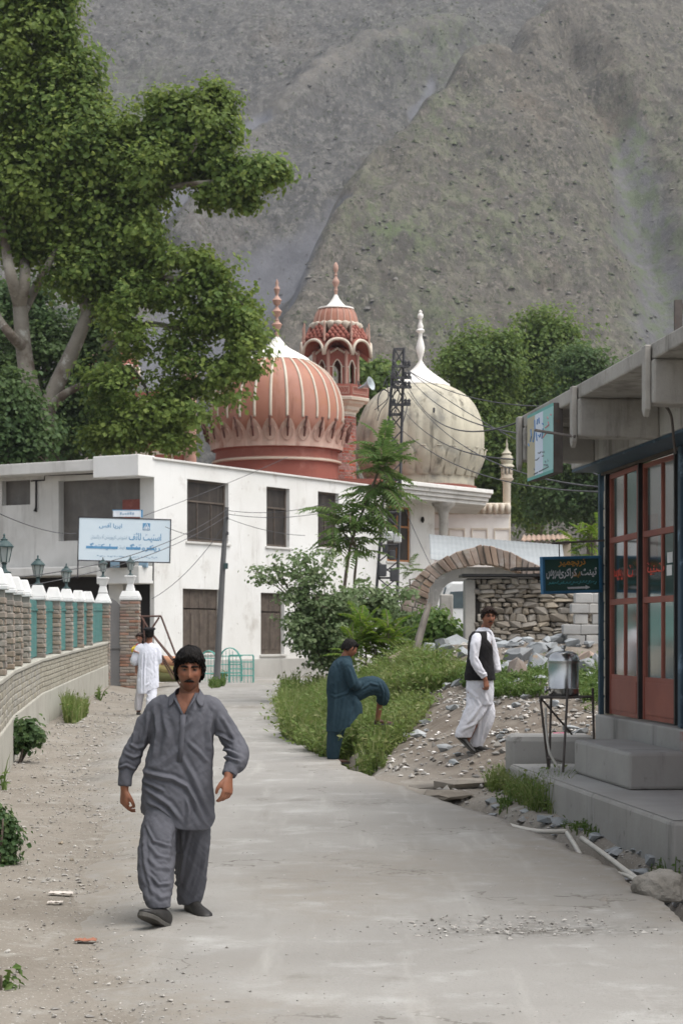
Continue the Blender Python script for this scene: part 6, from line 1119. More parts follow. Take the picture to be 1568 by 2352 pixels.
for i, (u, v, w_, h_, Y, kind_, lab) in enumerate(rocks):
    s_ = Y/F; me = rm[i % 16].copy(); me.materials.append(m_arch if kind_ == 1 else m_bluerock); q = at(u, v, Y); q.z = min(q.z, gzs(q.x, q.y)+h_*s_*.45)
    o = ob('fallen_rock', me, None, None, T(q) @ RZ(random.uniform(0, 6)) @ RX(random.uniform(-.4, .4)) @ S(w_*s_*1.3, w_*s_*1.05, h_*s_*1.5)); tag(o, lab, 'rock', 'fallen rocks below the wall')
fm = [rockmesh('rubble_stone', 12, 1, 1, 1, 540+i) for i in range(8)]
for me in fm: me.materials.append(m_bluerock)
for i in range(70):
    u = random.uniform(960, 1390); v = random.uniform(1505, 1560); Y = random.uniform(28.5, 33.5); x = (u-CU)/F*Y; sz = random.uniform(.14, .42); o = ob('rubble_stone', random.choice(fm), None, None, T(x, Y, gzs(x, Y)+sz*.15) @ RZ(random.uniform(0, 6)) @ S(sz, sz*.8, sz*random.uniform(.4, .8))); tag(o, 'loose broken stone in the rubble heap', 'stone', 'small broken stones of the rubble heap')
for i in range(90):
    Y = random.uniform(21.5, 28); x = float(redge(Y))+random.uniform(.8, 3.8); sz = random.uniform(.07, .12)+.22*random.random()**3; o = ob('slope_stone', random.choice(fm), None, None, T(x, Y, gzs(x, Y)+sz*.1) @ RZ(random.uniform(0, 6)) @ S(sz, sz*.8, sz*.5)); tag(o, 'small stone lying on the littered slope', 'stone', 'small stones on the littered slope')
# slabs over the drain, boulder
for i, (u, v, w_, d_, h_, lab) in enumerate(((1068, 1812, .62, .5, .13, 'upper flat stone slab beside the road drain'), (1020, 1828, .52, .42, .12, 'lower flat stone slab bridging the dark drain mouth'), (1000, 1806, .5, .5, .08, 'thin pale slab behind the two drain slabs'))):
    X, Y = G(u, v); me = rockmesh('stone_slab', 22, 1, 1, 1, 600+i, m_slate); tag(ob('stone_slab', me, None, None, T(X, Y, .05+.05*(i == 0)) @ RZ(.4*i) @ S(w_*1.2, d_*1.2, h_*1.3)), lab, 'slab')
X, Y = G(1516, 2062); bm = bmesh.new(); bmesh.ops.create_icosphere(bm, subdivisions=4, radius=.5)
for v_ in bm.verts: n_ = noise.fractal(v_.co*2.6+Vector((7, 3, 1)), 1., 2., 4); c_ = noise.noise(v_.co*1.3+Vector((2, 9, 4))); v_.co *= 1+.22*n_+.25*c_; v_.co.z = max(v_.co.z, -.3)
me = bpy.data.meshes.new('boulder'); bm.to_mesh(me); bm.free(); me.materials.append(pm('dusty_boulder', (.27, .25, .22), (.19, .175, .15), 5, rough=.95, bump=.02, bscale=14)); o = ob('boulder', me, None, None, T(X, Y, .06) @ S(.33, .28, .24)); tag(o, 'rounded dusty boulder at the lower right road edge', 'boulder')
for i, (u, v, sz, lab) in enumerate(((140, 1944, .05, 'small dark stone on the left verge'), (165, 1978, .045, 'small black scrap near the left road edge'), (1385, 2080, .12, 'stone at the road edge before the boulder'), (1560, 2085, .2, 'stone at the right edge of the picture by the drain'))):
    X, Y = G(u, v); o = ob('verge_stone', rockmesh('verge_stone', 12, 1, 1, .7, 620+i, m_slate), None, None, T(X, Y, gzs(X, Y)+sz*.2) @ S(sz)); tag(o, lab, 'stone')
m_wrap = pm('pale_wrapper', (.55, .50, .45), None, 9, rough=.6); m_rust = pm('brick_dust', (.32, .14, .09), None, 9)
for i, (u, v, w_, mat, lab) in enumerate(((142, 2060, .16, m_wrap, 'crumpled pale wrapper on the left verge'), (128, 2080, .1, m_wrap, 'small torn wrapper below the crumpled one'), (198, 2166, .12, m_rust, 'flat reddish scrap at the road edge lower left'), (1285, 1690, .14, pm('pink_plastic', (.65, .12, .25), None, 9, rough=.4), 'bright pink plastic bag behind the iron stand'), (1050, 1775, .1, pm('blue_scrap', (.3, .45, .55), None, 9), 'light blue scrap of plastic on the dirt crossing'))):
    X, Y = G(u, v)
    if u == 1285: X, Y = at(1285, 0, 21.9).x, 21.9
    b = MB(); n = 5; rings = [[(w_*(i2/n-.5), w_*.6*(j/n-.5), .007*math.sin(3.1*i2+1.7*j)+.006*random.random()+.004) for j in range(n+1)] for i2 in range(n+1)]
    b.add([p for r in rings for p in r], [(a*(n+1)+c_, a*(n+1)+c_+1, (a+1)*(n+1)+c_+1, (a+1)*(n+1)+c_) for a in range(n) for c_ in range(n)]); tag(b.build('litter_scrap', mat, None, T(X, Y, (gzs(X, Y) if u != 1285 else .62)+.01)), lab, 'litter')
for i in range(46):                                             # broken stones along the far lip of the drain
    Y = random.uniform(12.2, 20.2); x = float(redge(Y))+random.uniform(.38, .62); sz = random.uniform(.06, .2); tag(ob('drain_stone', random.choice(fm), None, None, T(x, Y, gzs(x, Y)+sz*.08) @ RZ(random.uniform(0, 6)) @ S(sz*1.2, sz, sz*.55)), 'broken stone on the lip of the roadside drain', 'stone', 'broken stones along the roadside drain')
# leaning stake
b = MB(); b.tube([at(945, 1545, 36.), at(958, 1480, 36.2), at(975, 1420, 36.3), at(985, 1388, 36.4)], [.07, .075, .065, .05], 7); tag(b.build('wooden_stake', pm('weathered_wood', (.24, .215, .185), (.17, .15, .13), 4, rough=.9, streak=((.12, .11, .095), 9, .5, .7)), None, smooth=50), 'weathered wooden stake leaning before the arch', 'stake')
# white van behind the arch
YV = 50.; q = at(1058, 1490, YV); VM = T(q.x, YV, q.z-.25); van = thing('white_van', 'white van parked behind the brick arch, mostly hidden', 'van', VM); m_van = pm('van_white', (.72, .73, .72), None, 3, rough=.3, spec=.5); m_vg = pm('van_window', (.10, .13, .14), (.07, .09, .1), 3, rough=.1, spec=.6)
b = MB(); prof = [(-.72, .35), (-.74, .75), (-.68, 1.02), (-.52, 1.12), (-.36, 1.62), (-.25, 1.75), (2.9, 1.78), (3.05, 1.6), (3.08, .4)]
b.prism([(x*1.0, z*1.12) for x, z in prof], 0, 1.6); b.build('body', m_van, van, VM, bev=.06)
b = MB(); b.prism([(-.40, 1.28), (-.27, 1.70), (.35, 1.74), (.35, 1.28)], -.012, 0); b.build('side_window', m_vg, van, VM); b = MB(); b.prism([(.45, 1.28), (.45, 1.74), (1.6, 1.75), (1.6, 1.28)], -.012, 0); b.build('side_window', m_vg, van, VM)
b = MB(); b.loft([[(-.53, .12, 1.28), (-.53, 1.48, 1.28), (-.36, 1.42, 1.83), (-.36, .18, 1.83)], [(-.57, .12, 1.28), (-.57, 1.48, 1.28), (-.40, 1.42, 1.83), (-.40, .18, 1.83)]]); b.build('windscreen', m_vg, van, VM)
b = MB(); b.box(.38, .40, -.015, 0, .5, 1.75); b.build('door_seam', m_frame, van, VM)
for x in (.0, 2.3): b = MB(); b.lathe([(.0, -.1), (.2, -.1), (.32, -.09), (.34, 0), (.32, .09), (0, .09)], 20, T(x+.05, .08, .36) @ RX(math.pi/2)); wh = b.build('wheel', m_black, van, VM, smooth=40); b = MB(); b.lathe([(.0, .115), (.18, .11), (.19, .09)], 16, T(x+.05, .08, .36) @ RX(math.pi/2)); b.build('hubcap', m_steel, wh, VM)
for y in (.25, 1.35): b = MB(); b.lathe([(0, .03), (.09, .02), (.11, 0)], 14, T(-.76, y, .86) @ RY(-math.pi/2)); b.build('headlight', m_lglass, van, VM)
b = MB(); b.box(-.80, -.70, .05, 1.55, .40, .58); b.build('bumper', m_frame, van, VM, bev=.02)
# steel lattice pylon
m_pyl = pm('dark_galvanised', (.085, .085, .09), (.055, .055, .06), 4, rough=.7, stain=((.12, .09, .075), 5, .58, .75))
YL = 49.; py = thing('lattice_pylon', 'dark steel lattice electricity pylon leaning slightly right between the domes', 'pylon', T(at(890, 0, YL).x, YL, .8))
def pyl(v, i): t = (1440-v)/(1440-802.); cu = 884+(916-884)*t; hw = (26-(26-11)*t)/F*YL; c_ = at(cu, v, YL); sx, sy = ((-1, -1), (1, -1), (1, 1), (-1, 1))[i]; return Vector((c_.x+sx*hw, YL+sy*hw, c_.z))
lv = list(np.linspace(1440, 802, 18))
for i in range(4): b = MB(); b.tube([pyl(v, i) for v in (1440, 802)], .032, 4); b.build('corner_leg', m_pyl, py, Matrix())
for k in range(len(lv)-1):
    for i in range(4):
        j = (i+1) % 4; b = MB(); b.tube([pyl(lv[k], i if k % 2 else j), pyl(lv[k+1], j if k % 2 else i)], .017, 4); b.build('diagonal', m_pyl, py, Matrix())
        if k % 2 == 0: b = MB(); b.tube([pyl(lv[k+1], i), pyl(lv[k+1], j)], .018, 4); b.build('cross_bar', m_pyl, py, Matrix())
for v, hw in ((842, 20), (868, 24), (890, 24), (930, 22)): b = MB(); c_ = at(913, v, YL-.2); L_ = hw/F*YL; b.box(c_.x-L_*.7, c_.x+L_*1.3, YL-.28, YL-.2, c_.z-.03, c_.z+.03); b.build('cross_arm', m_pyl, py, Matrix())
m_ins = pm('porcelain', (.55, .56, .56), None, 5, rough=.3); k_ = 0
for v in (842, 868, 890, 930):
    for du in (-8, 18, 26): c_ = at(913+du, v-7, YL-.24); b = MB(); b.lathe([(.025, -.07), (.05, -.05), (.03, 0), (.05, .03), (.02, .08), (0, .08)], 8); b.build('insulator', m_pyl, py, T(c_), smooth=True)
for u, v in ((893, 1232), (912, 1236)): c_ = at(u, v, YL-.45); b = MB(); b.cbox(.20, .16, .24, .03); b.build('meter_box', m_ins, py, T(c_))
for u, v, s_ in ((878, 1310, .2), (905, 1320, .22), (900, 1275, .16), (884, 1260, .14)): c_ = at(u, v, YL-.4); b = MB(); b.cbox(s_, .16, s_*1.5, .02); b.build('fuse_box', m_pyl, py, T(c_))
for i in range(9): 
    P = [at(900+random.uniform(-14, 22), 830+random.uniform(0, 60), YL-.35)]; 
    for k in range(3): P.append(P[-1]+Vector((random.uniform(-.25, .25), random.uniform(-.1, .1), random.uniform(-.55, .1))))
    b = MB(); b.tube(spline(P, 5), .011, 4); b.build('loose_wire', m_pyl, py, Matrix())
b = MB(); b.tube(spline([at(897, 905, YL), at(880, 895, YL-.2), at(868, 915, YL-.2), at(869, 945, YL-.1)], 6), .016, 5); b.build('loose_wire', m_pyl, py, Matrix())
# plain pole at the building corner
YO = 55.; po_ = thing('utility_pole', 'thin grey utility pole before the white building', 'pole', T(at(497, 0, YO).x, YO, .3)); b = MB(); b.tube([at(497, 1580, YO), at(512, 1300, YO), at(521, 1165, YO)], [.1, .08, .06], 10); b.build('pole', m_gate, po_, Matrix(), smooth=50)
for v, s_ in ((1190, .05), (1225, .06), (1300, .12)): c_ = at(523 if v != 1300 else 519, v, YO-.08); b = MB(); b.cbox(s_, .08, s_*1.4, .01); b.build('clamp' if v != 1300 else 'junction_box', m_lamp if v == 1300 else m_pyl, po_, T(c_))
# overhead wires
def wire(name, label, A, B, sag, r=.011, grp='overhead wires'):
    A, B = at(*A), at(*B); n = 18; P = [A.lerp(B, i/n)+Vector((0, 0, -sag*4*(i/n)*(1-i/n))) for i in range(n+1)]; b = MB(); b.tube(P, r, 4); tag(b.build(name, m_pyl, None, smooth=True), label, 'wire', grp)
W = [((930, 845, 48.8), (1600, 1165, 26), .35, 'uppermost wire from the pylon to the shop side'), ((935, 862, 48.8), (1230, 1000, 22), .3, 'wire from the pylon top to the canopy signboard'), ((932, 880, 48.8), (1190, 970, 21), .5, 'wire from the pylon to the tip of the canopy'), ((935, 900, 48.8), (1390, 1120, 22), .5, 'wire from the pylon to the blue corner post'), ((920, 935, 48.8), (1180, 1055, 24), .3, 'middle wire crossing the white dome'), ((925, 990, 48.8), (1440, 1130, 23), .4, 'lowest wire crossing the lower white dome'), ((935, 850, 48.8), (1340, 930, 30), .3, 'high wire to the right across the dark trees'), ((520, 1172, 55), (895, 1100, 49), .35, 'wire from the utility pole up to the pylon'), ((520, 1180, 55), (890, 1135, 49), .3, 'second wire from the utility pole to the pylon'), ((522, 1190, 55), (700, 1230, 58), .1, 'short wire from the pole to the building window'), ((519, 1200, 55), (350, 1375, 54), .25, 'wire drooping from the pole to the gate'), ((521, 1170, 55), (0, 1330, 30), .35, 'upper wire passing left across the signboard'), ((521, 1185, 55), (0, 1355, 30), .3, 'lower wire passing left across the signboard'), ((660, 1050, 60), (330, 1185, 54), .05, 'thin wire rising over the first upper window'), ((380, 1210, 54), (525, 1240, 55), .1, 'short wire from the signboard to the pole'), ((905, 1105, 48.5), (1005, 1330, 41), .1, 'dark cable from the pylon down to the arch'), ((885, 1190, 48.5), (790, 1240, 45), .05, 'short cable at the young tree'), ((0, 1180, 30), (175, 1225, 54), .1, 'wire at the left edge beside the signboard')]
for i, (A, B, sg_, lab) in enumerate(W): wire('overhead_wire', lab, A, B, sg_, .010 if i < 7 else .008)
b = MB(); c_ = at(996, 942, 40); b.lathe([(0, .06), (.022, .04), (.022, -.04), (0, -.06)], 8); tag(b.build('wire_joint', m_pyl, None, T(c_)), 'dark joint hanging on a wire before the white dome', 'joint')
# rusty iron frame, rolled bundles, green wire racks
m_angle = pm('rust_brown_iron', (.12, .065, .05), (.085, .05, .04), 5, rough=.7); YI = 52.5; fr = thing('iron_trestle', 'rust brown angle iron frame leaning beside the gate post', 'frame', T(at(370, 0, YI).x, YI, .4))
for P in ([(322, 1416), (370, 1415)], [(370, 1415), (410, 1520)], [(326, 1418), (345, 1450), (420, 1540)], [(345, 1450), (366, 1418)], [(352, 1460), (440, 1570)], [(372, 1505), (415, 1575)], [(365, 1500), (398, 1560)], [(330, 1420), (336, 1575)]): b = MB(); b.tube([at(u, v, YI+random.uniform(-.2, .2)) for u, v in P], .026, 4); b.build('bar', m_angle, fr, Matrix())
for i, (u, v, mat, lab) in enumerate(((395, 1537, pm('straw_yellow', (.38, .31, .13), (.28, .24, .1), 5), 'yellow rolled bundle behind the man carrying the child'), (380, 1553, pm('moss_cloth', (.17, .16, .07), (.12, .13, .05), 5), 'olive rolled bundle lowest in the pile'), (400, 1520, pm('orange_cloth', (.46, .24, .14), (.4, .2, .12), 5), 'orange rolled bundle on top of the pile'))):
    q = at(u, v, 53.2); b = MB(); b.tube([q+Vector((-.35, 0, .02)), q+Vector((-.1, .02, 0)), q+Vector((.45, 0, -.03))], [.15, .17, .13], 10); tag(b.build('rolled_bundle', mat, None, smooth=50), lab, 'bundle')
m_wire_g = pm('green_wire', (.09, .34, .29), (.07, .28, .24), 4, rough=.5); YC = 56.
for (u0, u1, vt, vb, arc, lab) in ((455, 500, 1495, 1565, True, 'green wire rack left of the utility pole foot'), (500, 553, 1488, 1565, True, 'taller arched green wire rack right of the utility pole'), (525, 580, 1505, 1568, False, 'low boxy green wire rack furthest right')):
    p0, p1 = at(u0, vb, YC), at(u1, vb, YC-.3); ww = p1.x-p0.x; hh = at(0, vt, YC).z-p0.z; Mr = T(p0); t = thing('wire_rack', lab, 'rack', Mr, 'green wire racks by the building')
    for y in (0, .5):
        b = MB()
        P = [(ww*.5-ww*.5*math.cos(math.pi*i/10), y, hh*(.45+.55*math.sin(math.pi*i/10)) if arc else hh*(1 if 0 < i < 10 else .95)) for i in range(11)]; P = [(0, y, 0)]+P+[(ww, y, 0)]; b.tube(P, .012, 4); b.build('arch_wire', m_wire_g, t, Mr)
    for z in (.25, .5, .75):
        b = MB(); b.tube([(0, 0, hh*z), (ww, 0, hh*z), (ww, .5, hh*z), (0, .5, hh*z), (0, 0, hh*z)], .010, 4); b.build('hoop', m_wire_g, t, Mr)
    for k in range(7): b = MB(); x = ww*(k+.5)/7; b.tube([(x, 0, 0), (x, 0, hh*(.8 if not arc else .5+.45*math.sin(math.pi*x/ww)))], .007, 4); b.build('upright', m_wire_g, t, Mr)
    for k in range(5): b = MB(); y = .5*(k+.5)/5; b.tube([(0, y, hh*.25), (ww, y, hh*.25)], .007, 4); b.build('shelf_wire', m_wire_g, t, Mr)
# ------------------------------------------------------------------ people
def skinm(name, c1, c2):
    m = bpy.data.materials.new(name); m.use_nodes = True; nt = m.node_tree; b = nt.nodes['Principled BSDF']; b.inputs['Roughness'].default_value = .55; b.inputs['Specular IOR Level'].default_value = .35
    at_ = _n(nt, 'ShaderNodeAttribute', attribute_name='tone').outputs['Color']; tc = _n(nt, 'ShaderNodeTexCoord').outputs['Object']
    col = mixc(nt, ramp(nt, noi(nt, tc, 18, 4), .35, .65), c1, c2); col = mixc(nt, 1., col, at_, 'MULTIPLY'); nt.links.new(col, b.inputs['Base Color'])
    b.inputs['Subsurface Weight'].default_value = .08; b.inputs['Subsurface Radius'].default_value = (.01, .004, .002); return m
def clothm(name, c1, c2, bump=.0012):
    return pm(name, c1, c2, 3.5, rough=.9, spec=.15, bump=bump, bscale=26, local=True)
m_skin = skinm('tanned_skin', (.27, .115, .066), (.225, .092, .052)); m_skin2 = skinm('light_brown_skin', (.40, .20, .135), (.34, .16, .105))
def hairm(name, c1, c2):
    m = pm(name, c1, c2, 60, rough=.6, spec=.12, local=True); nt = m.node_tree; bs = nt.nodes['Principled BSDF']; tc = _n(nt, 'ShaderNodeTexCoord').outputs['Object']; mp = _n(nt, 'ShaderNodeMapping'); nt.links.new(tc, mp.inputs[0]); mp.inputs['Scale'].default_value = (1, .25, .2); nz = noi(nt, mp.outputs[0], 190, 4, .6); bn = _n(nt, 'ShaderNodeBump'); bn.inputs['Distance'].default_value = .006; nt.links.new(nz, bn.inputs['Height']); nt.links.new(bn.outputs[0], bs.inputs['Normal']); nt.links.new(mixc(nt, ramp(nt, nz, .45, .7), c1, c2), bs.inputs['Base Color']); return m  # brownish highlight stripes painted into the hair colour
m_hair = hairm('black_hair', (.005, .004, .0035), (.013, .010, .0085)) if True else pm('black_hair', (.006, .005, .0045), (.012, .010, .0085), 60, rough=.6, spec=.18, local=True); m_eyew = pm('eye_white', (.12, .10, .09), None, 20, rough=.3); m_iris = pm('dark_iris', (.012, .008, .006), None, 20, rough=.2, spec=.5)  # eye white darkened to carry the shade under the brows
m_shoe = pm('black_shoe_leather', (.02, .019, .018), (.03, .028, .026), 12, rough=.5, spec=.35, stain=((.09, .085, .075), 14, .58, .75)); m_sole = pm('dusty_sole', (.10, .095, .085), (.07, .066, .06), 10, rough=.9)
def ring(c, rx, ry, n=28, p=2.3, rot=0., tilt=None):
    out = []; cr, sr = math.cos(rot), math.sin(rot)
    for i in range(n):
        a = 2*math.pi*i/n; ca, sa = math.cos(a), math.sin(a); x = rx*math.copysign(abs(ca)**(2/p), ca); y = ry*math.copysign(abs(sa)**(2/p), sa)
        q = (c[0]+x*cr-y*sr, c[1]+x*sr+y*cr, c[2]+(0 if not tilt else tilt[0]*x+tilt[1]*y)); out.append(q)
    return out
def lerp_rings(rs_, k=4):                                      # rs_: (cx,cy,z,rx,ry[,rot]) smoothed
    P = np.array([list(r)+[0]*(6-len(r)) for r in rs_], float); out = []
    for i in range(len(P)-1):
        p0, p1, p2, p3 = P[max(0, i-1)], P[i], P[i+1], P[min(len(P)-1, i+2)]
        for t in np.linspace(0, 1, k, endpoint=False): out.append(.5*((2*p1)+(-p0+p2)*t+(2*p0-5*p1+4*p2-p3)*t*t+(-p0+3*p1-3*p2+p3)*t**3))
    out.append(P[-1]); return out
def body_loft(b, rs_, p=2.3, k=4, n=28): b.loft([ring(r[:3], r[3], r[4], n, p, r[5]) for r in lerp_rings(rs_, k)])
def sleeve(b, pts, n=18, k=4):                                 # pts: (x,y,z,r)
    P = lerp_rings([(q[0], q[1], q[2], q[3], q[3]) for q in pts], k); b.tube([q[:3] for q in P], [max(.004, q[3]) for q in P], n)
def ball(b, c, r, n=12, sc=(1, 1, 1), M=None): b.lathe([(max(1e-4, r*math.sin(t)), -r*math.cos(t)) for t in np.linspace(0.001, math.pi-.001, n)], n*2, (M or Matrix()) @ T(c) @ S(*sc))
def remesh(mb, vox, sm_it=4, fac=.5):
    me = mb.mesh('tmp'); o = bpy.data.objects.new('tmp', me); COL.objects.link(o); r = o.modifiers.new('r', 'REMESH'); r.mode = 'VOXEL'; r.voxel_size = vox; r.adaptivity = 0
    if sm_it: s = o.modifiers.new('s', 'SMOOTH'); s.iterations = sm_it; s.factor = fac
    dg = bpy.context.evaluated_depsgraph_get(); dg.update(); m2 = bpy.data.meshes.new_from_object(o.evaluated_get(dg)); bpy.data.objects.remove(o); bpy.data.meshes.remove(me)
    return m2
def vco(me): a = np.empty(len(me.vertices)*3, np.float32); me.vertices.foreach_get('co', a); return a.reshape(-1, 3).astype(float)
def vno(me): a = np.empty(len(me.vertices)*3, np.float32); me.vertices.foreach_get('normal', a); return a.reshape(-1, 3).astype(float)
def setco(me, V): me.vertices.foreach_set('co', V.astype(np.float32).ravel()); me.update()
def finish(name, me, mat, parent, M):
    me.name = name; me.materials.clear(); me.materials.append(mat); me.polygons.foreach_set('use_smooth', [True]*len(me.polygons)); return ob(name, me, None, parent, M)
def fold(me, lines, wr=.0016, front=True, seed=0, vd=None):
    V, N = vco(me), vno(me); D = np.zeros(len(V)); vx = V[:, 0] if vd is None else V @ np.array(vd)
    for pts, w_, a in lines:
        d, t = segd(vx, V[:, 2], pts); tp = np.clip(np.minimum(t, 1-t)*5+.15, 0, 1); D += a*tp*(np.exp(-(d/(w_*.9))**1.35)-.6*np.exp(-((d-1.7*w_)/(w_*.8))**2))*((N[:, 1] < .25) if front else 1.)
    q1 = V[:, 0]*.8+V[:, 2]*.6; q2 = V[:, 2]*.8-V[:, 0]*.6; wp = .03*fbm(V[:, 0]*6+seed, V[:, 2]*6, 2); D += wr*(fbm(V[:, 0]*14+seed, V[:, 2]*9+V[:, 1]*11, 3)*2+1.3*(1-2*np.abs(fbm((q1+wp)*26, q2*7+V[:, 1]*9+seed, 3)))-.6+.9*(1-2*np.abs(fbm((q2+wp)*22+5, q1*6+V[:, 1]*8, 3)))-.5); setco(me, V+N*D[:, None]); return me
HEADN = (44, 56)
def headgrid():
    nt_, np_ = HEADN; th = np.linspace(.02, math.pi-.02, nt_); ph = np.linspace(0, 2*math.pi, np_, endpoint=False); TH, PH = np.meshgrid(th, ph, indexing='ij'); return np.sin(TH)*np.cos(PH), np.sin(TH)*np.sin(PH), np.cos(TH)
def headshape(x, y, z):
    X, Y, Z = x*.073, np.where(y < 0, -.098*np.abs(y)**.88, .098*y), z*.118; t = np.clip(-z, 0, 1); X = X*(1-.30*t**1.6); Y = np.where(y > 0, Y*(1-.42*t), Y*(1-.06*t)); X = X*np.where(z > .5, 1-.06*(z-.5), 1)
    wf = sm(-y, .15, .55); ax = np.abs(X); g = lambda a, s: np.exp(-(a/s)**2)
    nose = np.interp(Z, [-.038, -.032, -.024, .0, .034, .05], [0, .012, .026, .016, .005, 0])*g(X, np.interp(Z, [-.03, 0, .03], [.014, .009, .010]))
    f = nose+.007*g(Z-.036, .010)*g(X, .055)-.011*g(ax-.030, .014)*g(Z-.017, .011)+.006*g(ax-.043, .018)*g(Z+.014, .016)-.007*g(ax-.042, .017)*g(Z+.05, .02)
    f = f+.006*g(X, .024)*(g(Z+.054, .006)+g(Z+.068, .007))-.004*g(X, .022)*g(Z+.061, .003)+.010*g(X, .022)*g(Z+.098, .015)+.004*g(ax-.035, .02)*g(Z+.09, .02)
    return X, Y-f*wf, Z
def gridfaces(nr, nc): i = np.arange(nr*nc).reshape(nr, nc); return [(i[a, c_], i[a, (c_+1) % nc], i[a+1, (c_+1) % nc], i[a+1, c_]) for a in range(nr-1) for c_ in range(nc)]
def add_head(b, M):
    X, Y, Z = headshape(*headgrid()); vs = np.stack([X, Y, Z], -1).reshape(-1, 3).tolist(); fs = gridfaces(*HEADN); n = HEADN[1]; fs += [tuple(range(n-1, -1, -1)), tuple((HEADN[0]-1)*n+j for j in range(n))]; b.add(vs, fs, M)
    for s_ in (-1, 1): ball(b, (0, 0, 0), 1, 8, (.010, .022, .034), M @ T(s_*.075, .012, .002) @ RZ(s_*.35))
def add_hand(b, M, side=1, curl=.55, spread=1., k=1.):
    """wrist at the origin, fingers along -z, back of the hand towards -y, thumb towards side*x"""
    M = M @ S(k); b.loft([ring((side*cx, 0, z), rx, ry, 14, 2.6) for cx, z, rx, ry in ((0, .03, .027, .021), (0, 0, .027, .019), (.003, -.03, .036, .017), (0, -.065, .042, .0155), (0, -.09, .040, .013))], M)
    for i, (x, L) in enumerate(((.031, .072), (.011, .080), (-.010, .075), (-.030, .058))):
        x *= side; cu = curl*(1+.18*i); p = Vector((x, 0, -.082)); P = [p]; a = .15*cu
        for j, f in enumerate((.45, .32, .23)): a += cu*(.45, .75, .5)[j]; p = p+Vector((x*.10*spread, math.sin(a), -math.cos(a)))*L*f; P.append(p)
        b.tube(P, [.0095, .0092, .0085, .0072], 8, True, M); ball(b, P[-1], .0072, 6, M=M)
    P = [Vector((side*.022, .004, -.018)), Vector((side*.044, .014, -.045)), Vector((side*.052, .026, -.072)), Vector((side*.048, .036, -.094))]; b.tube(P, [.014, .0125, .011, .009], 8, True, M); ball(b, P[-1], .009, 6, M=M)
def skin_tone(me, MH, stubble=1.):
    V = vco(me); inv = np.array(MH.inverted()); L = V @ inv[:3, :3].T+inv[:3, 3]; col = np.ones((len(V), 4)); ax = np.abs(L[:, 0]); g = lambda a, s: np.exp(-(a/s)**2); fr = (L[:, 1] < .01) & (np.abs(L[:, 2]) < .14)
    st = stubble*fr*np.clip(sm(-L[:, 2], .035, .06)*(1-sm(ax, .066, .074)), 0, 1)*(L[:, 2] > -.125); col[:, :3] *= (1-.42*st[:, None])
    lips = fr*g(L[:, 0], .022)*g(L[:, 2]+.061, .010); col[:, :3] = col[:, :3]*(1-lips[:, None])+lips[:, None]*np.array([.9, .55, .5])
    so_ = fr*g(ax-.030, .018)*g(L[:, 2]-.016, .010); col[:, :3] *= (1-.62*so_[:, None]); ck = fr*g(ax-.044, .02)*g(L[:, 2]+.012, .018); col[:, 1:3] *= (1-.10*ck[:, None])  # brow shade over the eyes painted into the skin; cheeks tinted warmer
    a = me.color_attributes.new('tone', 'FLOAT_COLOR', 'POINT'); a.data.foreach_set('color', col.astype(np.float32).ravel())
def face_parts(parent, M, MH, moustache=.9, brow=1.):
    W_ = M @ MH
    for s_ in (-1, 1):
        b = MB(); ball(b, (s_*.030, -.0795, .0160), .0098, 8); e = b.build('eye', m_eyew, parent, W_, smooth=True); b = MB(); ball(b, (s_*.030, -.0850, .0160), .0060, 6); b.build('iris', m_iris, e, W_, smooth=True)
        b = MB(); b.tube([(s_*.030-s_*.017, -.0875, .0215), (s_*.030, -.0915, .0245), (s_*.030+s_*.017, -.083, .020)], [.0035, .0045, .003], 6); b.build('eyelid', m_skin, parent, W_, smooth=True).data.color_attributes.new('tone', 'FLOAT_COLOR', 'POINT')
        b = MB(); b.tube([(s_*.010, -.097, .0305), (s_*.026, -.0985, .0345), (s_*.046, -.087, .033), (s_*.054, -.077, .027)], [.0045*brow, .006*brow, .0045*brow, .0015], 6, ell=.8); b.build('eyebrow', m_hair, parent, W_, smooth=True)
    if moustache:
        b = MB(); b.tube([(-.032, -.085, -.0545), (-.020, -.097, -.0485), (-.006, -.103, -.0455), (.006, -.103, -.0455), (.020, -.097, -.0485), (.032, -.085, -.0545)], [.002, .006*moustache, .0075*moustache, .0075*moustache, .006*moustache, .002], 7, ell=1.0); b.build('moustache', m_hair, parent, W_, smooth=True)
